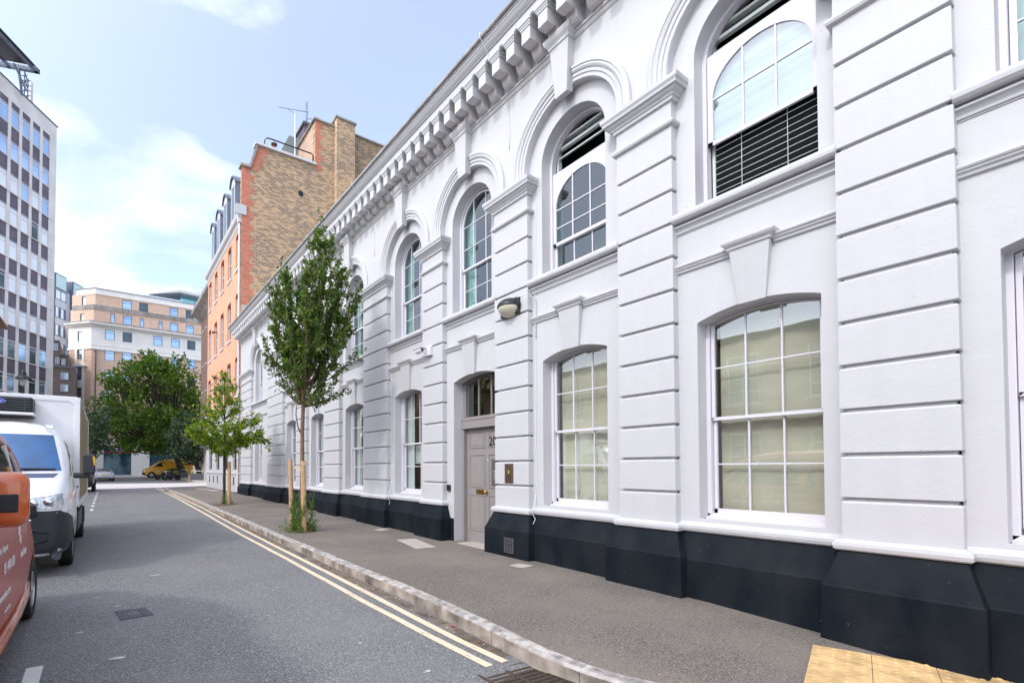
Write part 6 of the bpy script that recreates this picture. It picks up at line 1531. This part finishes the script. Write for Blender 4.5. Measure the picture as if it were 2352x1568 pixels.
m_ = MB(); m_.obox(o + ld * 2.5 + sdv * .95 + Vector((0, 0, .62)), ld * 1.5, Vector((0, 0, .12)), sdv * .01); m_.build('lime_graphic', mat('lime_graphic', (.35, .55, .03), .4), b)
# motorbikes
def bike(px_, py_, label):
    z = ROAD(py_); t = thing('motorbike', (px_, py_, z), label, 'motorbike', 'motorbikes parked in front of the yellow van')
    for k, dx in enumerate((-.6, .6)):
        m_ = MB(); m_.lathe([(.20, -.05), (.29, -.06), (.31, 0), (.29, .06), (.20, .05), (.20, -.05)], (px_ + dx, py_, z + .31), 'Y', 18); m_.lathe([(0, .02), (.2, .02)], (px_ + dx, py_, z + .31), 'Y', 10); m_.build('wheel', M['rubber'], t, smooth=True)
    m_ = MB(); m_.prism([(px_ - .35, py_ - .12, z + .3), (px_ + .35, py_ - .12, z + .3), (px_ + .45, py_ - .12, z + .62), (px_ + .1, py_ - .12, z + .82), (px_ - .3, py_ - .12, z + .78)], (0, .24, 0)); m_.build('engine_body', M['black'], t, bevel=.04)
    m_ = MB(); m_.prism([(px_ + .05, py_ - .14, z + .78), (px_ + .85, py_ - .10, z + .90), (px_ + .85, py_ - .10, z + .80), (px_ + .2, py_ - .14, z + .68)], (0, .26, 0)); m_.build('seat', M['blackp'], t, bevel=.03)
    m_ = MB(); m_.tube([(px_ - .6, py_, z + .31), (px_ - .38, py_, z + .98)], .035, 6); m_.tube([(px_ - .36, py_ - .3, z + 1.02), (px_ - .38, py_, z + .98), (px_ - .36, py_ + .3, z + 1.02)], .02, 6); m_.build('fork_and_bars', M['steel'], t)
    m_ = MB(); m_.lathe([(0, -.12), (.09, -.1), (.1, .05), (0, .1)], (px_ - .5, py_, z + .9), 'X', 12); m_.build('headlamp', M['lens'], t, smooth=True)
    m_ = MB(); m_.box(px_ + .6, px_ + .95, py_ - .18, py_ + .18, z + .9, z + 1.15); m_.build('top_box', M['black'], t, bevel=.04)
bike(*at(377, 51), 'dark motorbike nearest the yellow van bonnet'); bike(*at(394, 50), 'dark motorbike between another motorbike and the planters')

# ================================================================== street furniture
gx, gy = 2.83, 2.83
GR = thing('drain_grate', (gx, gy, ROAD(gy)), 'rusty slotted drain grate beside the kerb at the end of the yellow lines', 'drain')
m_ = MB(); z = ROAD(2.75) + .004
q = [(2.49, 3.0), (3.02, 2.97), (3.06, 2.40), (2.52, 2.42)]
def qp(u, v): return (lerp(lerp(q[0][0], q[1][0], u), lerp(q[3][0], q[2][0], u), v), lerp(lerp(q[0][1], q[1][1], u), lerp(q[3][1], q[2][1], u), v))
def strip(mb, u0, u1, v0, v1, za, zb):
    P = [qp(u0, v0), qp(u1, v0), qp(u1, v1), qp(u0, v1)]; mb.add([(x, y, za) for x, y in P] + [(x, y, zb) for x, y in P], [(0, 1, 2, 3), (4, 5, 6, 7), (0, 1, 5, 4), (1, 2, 6, 5), (2, 3, 7, 6), (3, 0, 4, 7)])
strip(m_, 0, 1, 0, .07, z - .03, z + .006); strip(m_, 0, 1, .93, 1, z - .03, z + .006); strip(m_, 0, .06, .07, .93, z - .03, z + .006); strip(m_, .94, 1, .07, .93, z - .03, z + .006); m_.build('frame', M['iron'], GR, bevel=.004)
m_ = MB()
for k in range(9): v = .09 + k * .093; strip(m_, .08, .92, v, v + .058, z - .025, z + .003)
strip(m_, .46, .52, .07, .93, z - .025, z + .0035); m_.build('bars', M['iron'], GR, bevel=.003)
m_ = MB(); strip(m_, .05, .95, .05, .95, z - .10, z - .002); m_.build('pit', M['dark'], GR)
m_ = MB()
for x, y, s in ((2.9, 2.9, .03), (2.96, 2.82, .025), (2.75, 2.7, .03), (2.98, 2.93, .02)): m_.add([(x, y, z + .01), (x + s, y + s * .3, z + .016), (x + s * 1.3, y + s, z + .01), (x + s * .2, y + s * .8, z + .013)], [(0, 1, 2, 3)])
MH = MB(); zz = ROAD(6) + .005; P = [(.09, 6.21), (.39, 6.17), (.45, 5.85), (.14, 5.82)]
MHt = thing('road_cover', (.27, 6.0, zz), 'small grey patterned iron cover set in the road beyond the maroon van', 'manhole cover')
MH.add([(x, y, zz - .02) for x, y in P] + [(x, y, zz + .004) for x, y in P], [(4, 5, 6, 7), (0, 1, 5, 4), (1, 2, 6, 5), (2, 3, 7, 6), (3, 0, 4, 7)]); MH.build('cover_plate', M['iron_grey'], MHt)
m_ = MB()
for i in range(9):
    for j in range(7):
        u, v = (i + .5) / 9, (j + .5) / 7
        if abs(u - .5) < .18 and abs(v - .5) < .18: continue
        x = lerp(lerp(P[0][0], P[1][0], u), lerp(P[3][0], P[2][0], u), v); y = lerp(lerp(P[0][1], P[1][1], u), lerp(P[3][1], P[2][1], u), v)
        m_.box(x - .011, x + .011, y - .014, y + .014, zz + .004, zz + .010)
m_.build('raised_studs', M['iron_grey'], MHt)
def slab(P, label, mt=M['slab'], name='access_cover'):
    mb = MB(); mb.add([(x, y, PAV(y) - .02) for x, y in P] + [(x, y, PAV(y) + .006) for x, y in P], [(4, 5, 6, 7), (0, 1, 5, 4), (1, 2, 6, 5), (2, 3, 7, 6), (3, 0, 4, 7)])
    return tag(mb.build(name, mt), label, 'cover', 'pale access covers let into the pavement')
slab([(4.93, 8.25), (5.33, 8.22), (5.12, 7.18), (4.70, 7.19)], 'large pale stone cover in the pavement in front of the grey door')
slab([(5.14, 5.32), (5.36, 5.36), (5.44, 5.12), (5.18, 5.10)], 'small pale cover nearest the camera below the wall lamp pilaster')
slab([(5.24, 9.80), (5.52, 9.90), (5.54, 9.60), (5.28, 9.55)], 'small pale cover farther off, between the door and the tall tree')
slab([(4.9, 29.5), (5.4, 29.5), (5.4, 28.3), (4.9, 28.3)], 'far pale cover in front of the orange building, nearer of two'); slab([(4.6, 31.8), (5.3, 31.8), (5.3, 30.8), (4.6, 30.8)], 'far pale cover in front of the orange building, farther of two')
# tactile paving slabs
k = 0
e_a = Vector((.20, -.33)); e_b = Vector((-.47, -.125)) * .85
base = Vector((5.28, 1.73))
for i in range(6):
    for j in range(3):
        P = [base + e_a * i + e_b * j, base + e_a * (i + 1) + e_b * j, base + e_a * (i + 1) + e_b * (j + 1), base + e_a * i + e_b * (j + 1)]
        c = sum(P, Vector((0, 0))) / 4; P = [c + (p - c) * .988 for p in P]
        mb = MB(); zt = PAV(c.y) + .010; TZ = lambda y: PAV(y) + .012
        mb.add([(p.x, p.y, TZ(p.y) - .03) for p in P] + [(p.x, p.y, TZ(p.y)) for p in P], [(4, 5, 6, 7), (0, 1, 5, 4), (1, 2, 6, 5), (2, 3, 7, 6), (3, 0, 4, 7)])
        for a in range(4):
            for b2 in range(5):
                p = P[0] + (P[1] - P[0]) * ((a + .5) / 4) + (P[3] - P[0]) * ((b2 + .5) / 5); mb.lathe([(0, .008), (.012, .007), (.02, 0)], (p.x, p.y, TZ(p.y)), 'Z', 8)
        tag(mb.build('tactile_slab', M['tactile'], smooth=False), 'buff blistered tactile paving slab beside the black plinth at the lower right corner', 'paving slab', 'buff tactile slabs at the crossing')

# lamp post left, behind the truck
lx, ly = at(50, 21); LP = thing('street_lamp', (lx, ly, ROAD(ly)), 'black lantern street lamp rising behind the white truck', 'street lamp')
m_ = MB(); m_.tube([(lx, ly, .1), (lx, ly, 5.1)], .045, 8); m_.build('post', M['black'], LP)
m_ = MB(); m_.lathe([(.02, 5.1), (.09, 5.15), (.10, 5.2), (.17, 5.42), (.165, 5.44)], (lx, ly, 0), 'Z', 8); m_.build('lantern_glass', mat('lantern_glass', (.5, .5, .52), .15, metal=.3), LP)
m_ = MB(); m_.lathe([(.30, 5.42), (.29, 5.47), (.2, 5.55), (.12, 5.60), (.11, 5.68), (.13, 5.70), (.06, 5.78), (.02, 5.86), (.0, 5.88)], (lx, ly, 0), 'Z', 12); m_.build('lantern_cap', M['black'], LP)

# planters / barriers far right
def barrier(u, zc, w_, label, h=1.0, g=None):
    x, y = at(u, zc); z = PAV(y); t = thing('barrier', (x, y, z), label, 'barrier', g)
    d = (LAT * .9 + Vector((0, 0, 0))).normalized(); m_ = MB()
    for s in (0, w_): m_.tube([(x + d.x * s, y + d.y * s, z), (x + d.x * s, y + d.y * s, z + h)], .035, 6)
    m_.tube([(x, y, z + h), (x + d.x * w_, y + d.y * w_, z + h - .02)], .03, 6); m_.build('rail_frame', M['steel'], t)
    m_ = MB(); m_.obox((x, y, z + .12), d * w_, Vector((0, 0, h * .62)), Vector((d.y, -d.x, 0)) * .05); m_.build('barrier_panel', mat('barrier_grey_' + str(int(u)), (.055, .06, .07), .6), t)
barrier(440, 46, 1.15, 'dark grey metal barrier beside the orange building corner'); barrier(410, 52, 1.0, 'dark grey barrier by the motorbikes, left of the tree trunk')
bx_, by_ = at(438, 47); m_ = MB(); m_.tube([(bx_, by_, PAV(by_)), (bx_, by_, PAV(by_) + 1.35)], .05, 8); m_.lathe([(0, .12), (.07, .08), (.07, 0), (.05, 0)], (bx_, by_, PAV(by_) + 1.33), 'Z', 8); tag(m_.build('post', mat('brown_post', (.18, .12, .09), .7)), 'thin brown post with a pale cap between the tree trunk and the barrier', 'post')

# litter
def scrap(pts, mt, label, name): m_ = MB(); m_.add(pts, [tuple(range(len(pts)))]); return tag(m_.build(name, mt), label, 'litter')
def flake(x, y, s, dz=.012, zf=ROAD):
    a0 = random.random() * 6; return [(x + s * math.cos(a0 + k * 1.26) * random.uniform(.6, 1), y + s * math.sin(a0 + k * 1.26) * random.uniform(.6, 1), zf(y) + dz + random.uniform(0, .01)) for k in range(5)]
scrap(flake(1.40, 8.3, .032), mat('orange_leaf', (.55, .16, .03), .7), 'orange fallen leaf lying in the middle of the road', 'fallen_leaf')
scrap(flake(3.0, 3.92, .035), mat('pink_wrapper', (.45, .08, .2), .4), 'crumpled pink wrapper in the gutter', 'wrapper')
m_ = MB()
for k in range(420):
    if k < 300: y = random.uniform(3.2, 20); x = 3.02 - abs(random.gauss(0, .06)); f = flake(x, y, random.uniform(.006, .022), .008)
    elif k < 360: y = random.uniform(2, 24); x = random.uniform(3.3, 5.5); f = flake(x, y, random.uniform(.005, .014), .006, PAV)
    else: y = random.uniform(3, 14); x = random.uniform(-.3, 2.8); f = flake(x, y, random.uniform(.004, .012), .006)
    m_.add(f, [(0, 1, 2, 3, 4)], k % 3)
m_.build('leaf_litter', [mat('litter_brown', (.22, .12, .05), .9), mat('litter_tan', (.40, .28, .15), .9), mat('litter_pale', (.5, .47, .42), .9)]); struct(bpy.data.objects['leaf_litter'], 'stuff')

# ================================================================== trees
def leaf(mb, p, d, s, roll=None, wd=.5):
    d = d.normalized(); side = d.cross(Vector((random.uniform(-1, 1), random.uniform(-1, 1), random.uniform(-.3, 1.6)))).normalized(); up = side.cross(d)
    mb.v += [tuple(p), tuple(p + d * s * .5 + side * s * wd * .5 + up * s * .07), tuple(p + d * s), tuple(p + d * s * .5 - side * s * wd * .5 + up * s * .07)]
    k = len(mb.v); mb.f.append([k - 4, k - 3, k - 2, k - 1]); mb.m.append(0)
def rv(s=1): return Vector((random.gauss(0, s), random.gauss(0, s), random.gauss(0, s)))
def shoot(lm, bm_, a, b, r, nl, ls, bend=.2, droop=.1, sub=0, subl=.3, skip=.15):
    a, b = Vector(a), Vector(b); L_ = (b - a).length; mid = (a + b) / 2 + Vector((b.x - a.x, b.y - a.y, 0)) * bend + rv(L_ * .03)
    if bend > .25: mid = Vector((lerp(a.x, b.x, .8), lerp(a.y, b.y, .8), lerp(a.z, b.z, .36))) + rv(L_ * .02)
    pts = [a * (1 - t) ** 2 + mid * 2 * t * (1 - t) + b * t * t for t in [i / 7 for i in range(8)]]
    bm_.tube(pts, [lerp(r, .004, i / 7) for i in range(8)], 5)
    def along(t): i = min(6, int(t * 7)); return pts[i].lerp(pts[i + 1], t * 7 - i)
    for k in range(nl):
        t = lerp(skip, 1, (k + random.random()) / nl); p = along(t)
        d = (along(min(1, t + .05)) - along(t - .05 if t > .05 else 0)).normalized()
        dd = d * .35 + rv(.65) + Vector((0, 0, -droop)); leaf(lm, p + rv(.015), dd, ls * random.uniform(.7, 1.15))
    for k in range(sub):
        t = lerp(skip, .92, random.random()); p = along(t); d = (b - a).normalized(); q = p + (d * .9 + rv(.5)).normalized() * subl * random.uniform(.5, 1.1)
        shoot(lm, bm_, p, q, .006, max(3, int(nl * .35)), ls, 0, droop, 0, 0, .1)

# tall upright street tree
random.seed(11)
tb = Vector((3.74, 10.42, PAV(10.4)))
T1 = thing('street_tree', tuple(tb), 'taller upright street tree with dense dark green foliage held by two stakes', 'tree', 'young street trees on the pavement')
bm1, lm1 = MB(), MB()
bm1.tube([tb + Vector((0, 0, -.05)), tb + Vector((-.01, 0, .6)), tb + Vector((.01, .01, 1.4)), tb + Vector((0, 0, 2.2)), tb + Vector((.02, 0, 2.9)), tb + Vector((.06, 0, 3.8)), tb + Vector((.1, 0, 5.2))], [.052, .047, .05, .045, .042, .03, .012], 10)
def T1p(u, v, dep):      # a point of the crown, given from the photo with its own depth offset
    zc = 10.9 + dep; x, y = at(u, zc); return Vector((x, y, 1.5 + (1076 - v) / 1105 * zc))
tips = [(735, 482, .1), (785, 552, .2), (640, 592, -.1), (613, 662, .2), (822, 640, .3), (600, 762, -.2), (760, 575, -.3), (715, 560, .4), (690, 600, 0), (665, 640, .5), (805, 700, -.3), (630, 720, .7), (745, 520, -.2), (700, 660, -.7),
        (770, 640, .7), (725, 620, .8), (655, 700, -.7), (790, 760, .7), (745, 700, -.8), (680, 740, .9), (815, 800, .1), (620, 800, 0), (750, 790, -.9), (665, 820, -.8), (700, 790, .9), (795, 890, .2), (780, 850, -.5), (640, 850, .5), (655, 893, -.3), (740, 880, .8), (720, 905, -.7), (770, 900, .4), (680, 900, .7), (640, 640, .2), (775, 600, .1), (655, 600, .1), (625, 650, -.3), (650, 612, .4), (800, 610, -.1), (808, 665, .2), (628, 700, -.4), (762, 530, .3), (722, 530, -.1), (700, 590, -.5), (690, 630, .8), (740, 590, .5), (670, 720, .1), (790, 700, .5), (710, 720, -.4), (760, 740, .2), (650, 770, .1), (685, 860, 0), (720, 850, .6), (750, 840, -.2), (700, 780, -.9)]
for u, v, d_ in tips:
    b_ = T1p(u, v, d_); zb = 2.72 + tb.z + random.random() * (.5 if abs(u - 715) > 55 else 1.3); a_ = Vector((tb.x + .03, tb.y, zb))
    if b_.z < 4.0: a_.z = 2.70 + tb.z + random.random() * .2
    L_ = (b_ - a_).length
    shoot(lm1, bm1, a_, b_, .018, int(30 * L_), .098, bend=.28, droop=.15, sub=int(5 * L_), subl=.34, skip=.12 if b_.z < 5 else .2)
bm1.tube([tb + Vector((-.01, 0, 2.15)), tb + Vector((-.10, .0, 2.32)), tb + Vector((-.15, 0, 2.6)), tb + Vector((-.12, 0, 3.0))], [.018, .016, .013, .01], 6)
tr_ = bm1.build('trunk', M['bark'], T1, smooth=True)
lm1.build('crown', leaf_mat('hornbeam_leaf', [(.026, .062, .015), (.046, .10, .022), (.072, .14, .026), (.11, .185, .032), (.18, .245, .045)], .45), T1, fix=False)
# stakes
def stake(x, y, h, label, lean=(0, 0), w_=.045):
    z = PAV(y) - .05; m_ = MB(); m_.tube([(x, y, z), (x + lean[0] * .5, y + lean[1] * .5, z + h * .5), (x + lean[0], y + lean[1], z + h)], [w_ * 1.05, w_, w_ * .95], 10)
    return tag(m_.build('tree_stake', M['wood']), label, 'stake', 'wooden tree stakes')
stake(3.72, 10.22, 1.62, 'nearer, thicker of the two wooden stakes at the taller tree', (-.02, .02), .058); stake(3.60, 10.68, 1.66, 'farther, left one of the two wooden stakes at the taller tree', (-.05, 0), .050); stake(3.84, 18.45, 1.62, 'single wooden stake beside the smaller bright green tree', (0, 0), .06)
m_ = MB(); z = PAV(10.4) + 1.35; m_.obox((3.60, 10.66, z + .06), Vector((.14, -.42, -.10)), Vector((0, 0, .05)), Vector((.02, .01, 0))); m_.obox((3.70, 10.16, z + .12), Vector((.09, 0, .01)), Vector((0, 0, .05)), Vector((0, .02, 0)))
tag(m_.build('tree_tie', mat('pale_tree_tie', (.55, .47, .36), .8)), 'pale tie strapped between the two stakes of the taller tree', 'tree tie')
for cx_, cy_, r_, lab in ((3.74, 10.4, .33, 'bare earth pit round the taller street tree'), (3.72, 18.55, .42, 'bare earth pit round the smaller street tree')):
    m_ = MB(); n = 22; m_.add([(cx_ + r_ * 1.0 * math.cos(2 * math.pi * k / n) * random.uniform(.85, 1.1), cy_ + r_ * math.sin(2 * math.pi * k / n) * random.uniform(.85, 1.15), PAV(cy_) + .008) for k in range(n)] + [(cx_, cy_, PAV(cy_) + .03)], [(k, (k + 1) % n, n) for k in range(n)]); tag(m_.build('tree_pit', M['earth']), lab, 'tree pit')

# smaller, brighter tree
tb2 = Vector((3.70, 18.65, PAV(18.6)))
T2 = thing('street_tree', tuple(tb2), 'smaller spreading street tree with bright yellow green leaves farther along the pavement', 'tree', 'young street trees on the pavement')
bm2, lm2 = MB(), MB()
bm2.tube([tb2 + Vector((0, 0, -.05)), tb2 + Vector((.01, 0, .8)), tb2 + Vector((0, 0, 1.9)), tb2 + Vector((0, 0, 2.8)), tb2 + Vector((.0, 0, 4.6))], [.055, .05, .05, .035, .01], 8)
for zc_, r_, n in ((2.05, .55, 7), (2.4, 1.05, 12), (2.75, 1.35, 14), (3.15, 1.15, 11), (3.55, .8, 9), (3.95, .6, 7), (4.35, .40, 6), (4.75, .22, 4)):
    for k in range(n):
        a = 2 * math.pi * (k + random.random() * .6) / n; rr = r_ * random.uniform(.7, 1.12)
        if zc_ == 2.75 and k in (3, 9): rr *= 1.15
        a_ = tb2 + Vector((0, 0, max(1.75, zc_ - .25 - rr * .25))); b_ = tb2 + Vector((math.cos(a) * rr, math.sin(a) * rr, zc_ + random.uniform(-.12, .16)))
        shoot(lm2, bm2, a_, b_, .014, int(14 + 17 * rr), .13, bend=.1, droop=.25, sub=int(3 + 4 * rr), subl=.38, skip=.25)
for k, (lx_, zz_) in enumerate(((-1.4, 2.95), (-1.25, 2.7), (1.45, 2.35), (1.35, 2.6), (1.2, 3.15))):
    b_ = tb2 + LAT * lx_ + DEP * random.uniform(-.4, .4) + Vector((0, 0, zz_)); shoot(lm2, bm2, tb2 + Vector((0, 0, 2.2)), b_, .014, 50, .13, bend=.1, droop=.3, sub=8, subl=.4, skip=.3)
bm2.build('trunk', M['bark_dark'], T2, smooth=True)
lm2.build('crown', leaf_mat('bright_leaf', [(.06, .13, .010), (.11, .20, .014), (.17, .26, .018), (.24, .32, .024), (.34, .39, .05)], .45), T2, fix=False)

# weeds at the tree pits
m_ = MB(); lmw = MB()
for k in range(95):
    a = random.random() * 6.28; r_ = random.uniform(.05, .30); p = Vector((3.72 + r_ * math.cos(a), 10.38 + r_ * math.sin(a), PAV(10.4)))
    tall = k < 22; q = p + Vector((random.gauss(0, .10), random.gauss(0, .10), random.uniform(.5, .95) if tall else random.uniform(.08, .32)))
    shoot(lmw, m_, p, q, .005, 26 if tall else 12, .035 if tall else .062, bend=.0, droop=0, sub=5 if tall else 0, subl=.16, skip=.35 if tall else .1)
lmw.v += m_.v and [] ; WD = MB(); WD.v = lmw.v + m_.v; k0 = len(lmw.v); WD.f = lmw.f + [[i + k0 for i in f] for f in m_.f]; WD.m = [0] * len(WD.f)
tag(WD.build('weeds', leaf_mat('weed_leaf', [(.04, .10, .02), (.08, .17, .03), (.16, .24, .04), (.20, .26, .10)], .35), fix=False), 'tangle of green weeds growing round the stakes of the taller tree', 'weeds', kind='stuff')
m_ = MB(); lmw = MB()
for k in range(26):
    a = random.random() * 6.28; r_ = random.uniform(.03, .2); p = Vector((3.74 + r_ * math.cos(a), 18.5 + r_ * math.sin(a), PAV(18.5))); q = p + Vector((random.gauss(0, .05), random.gauss(0, .05), random.uniform(.1, .5)))
    shoot(lmw, m_, p, q, .004, 12, .05, bend=0, droop=0, skip=.1)
tag(lmw.build('weeds', bpy.data.materials['weed_leaf'], fix=False), 'small patch of weeds at the foot of the smaller tree', 'weeds', kind='stuff')

# big trees of the square: clumps of leaves on limbs
def big_tree(name, base, clumps, ls, nleaf, mt, label, trunk_r, limb_from=.35, bark=M['bark_dark'], lean=None):
    t = thing(name, tuple(base), label, 'tree', 'big trees beyond the side street'); b_, l_ = MB(), MB(); base = Vector(base)
    cen = sum((Vector(c[:3]) for c in clumps), Vector((0, 0, 0))) / len(clumps)
    fork = Vector((lerp(base.x, cen.x, .3), lerp(base.y, cen.y, .3), base.z + limb_from)); b_.tube([base - Vector((0, 0, .1)), base.lerp(fork, .5) + rv(.05), fork], [trunk_r * 1.25, trunk_r, trunk_r * .85], 9)
    for c in clumps:
        p = Vector(c[:3]); r_ = c[3]; b_.tube([fork, fork.lerp(p, .5) + Vector((0, 0, -.25)) + rv(.15), p], [trunk_r * .4, trunk_r * .2, .02], 5)
        n = int(nleaf * r_ * r_)
        for k in range(n):
            d = rv(1).normalized(); rr = r_ * random.random() ** .4; q = p + Vector((d.x * rr, d.y * rr, d.z * rr * .72))
            leaf(l_, q, d + rv(.7) + Vector((0, 0, -.2)), ls * random.uniform(.65, 1.25), wd=.75)
    b_.build('trunk', bark, t, smooth=True); l_.build('crown', mt, t, fix=False); return t
def crown(u0, u1, vt, vb, zc, depth, n, r0, r1, shape=None, seed=3):
    random.seed(seed); out = []
    while len(out) < n:
        a = random.uniform(-1, 1); b_ = random.uniform(-1, 1); c = random.uniform(-1, 1)
        rad = a * a + b_ * b_ * 1.0 + c * c
        if rad > 1 or rad < .32: continue
        u = lerp(u0, u1, (a + 1) / 2); v = lerp(vb, vt, (b_ + 1) / 2)
        if shape and not shape(u, v): continue
        z_ = zc + c * depth; x, y = at(u, z_); out.append((x, y, 1.5 + (1076 - v) / 1105 * z_, random.uniform(r0, r1)))
    return out
PL = [(.034, .084, .012), (.058, .122, .015), (.086, .158, .018), (.122, .20, .022), (.18, .255, .04)]
x, y = at(424, 58)
cl = crown(214, 452, 822, 1030, 54, 5.0, 150, .75, 1.35, seed=5)
for (u, v, dz) in ((345, 815, 0), (330, 812, 1), (300, 838, 1), (412, 820, 0), (420, 835, 2), (385, 845, 0), (355, 828, -1), (255, 880, 0), (245, 905, 1), (440, 855, 1), (450, 875, 0), (445, 905, -1), (280, 1012, 1), (330, 1020, -1), (255, 1000, 0), (305, 1030, 0), (240, 960, 0), (238, 985, -1), (270, 1030, 0), (290, 1022, 1), (350, 1035, 0), (375, 1028, 0), (395, 1018, -1), (225, 945, 0)):
    z_ = 54 + dz * 1.5; xx, yy = at(u, z_); cl.append((xx, yy, 1.5 + (1076 - v) / 1105 * z_, .8))
big_tree('plane_tree', (x, y, PAV(y)), cl, .34, 95, leaf_mat('plane_leaf', PL, .42), 'largest tree, a broad light green plane in front of the corner building', .38, 3.2)
DK = [(.012, .035, .022), (.018, .048, .030), (.026, .062, .034), (.05, .09, .04), (.09, .13, .05)]
x, y = at(462, 49); cl = crown(385, 472, 950, 1058, 48, 2.6, 52, .5, .85, seed=9)
for (u, v) in ((372, 1052), (385, 1045), (462, 1052), (470, 1035), (420, 948)): xx, yy = at(u, 48); cl.append((xx, yy, 1.5 + (1076 - v) / 1105 * 48, .5))
big_tree('dark_tree', (x, y, PAV(y)), cl, .26, 150, leaf_mat('dark_leaf', DK, .25), 'dark blue green tree with a thick trunk right of the plane tree', .26, 1.6)
x, y = at(207, 44); cl = crown(198, 248, 938, 1040, 45, 2.2, 34, .5, .85, seed=13)
big_tree('dark_tree', (x, y, PAV(y)), cl, .26, 150, bpy.data.materials['dark_leaf'], 'dark green tree standing just behind the white truck, left of the plane tree', .26, 1.8)
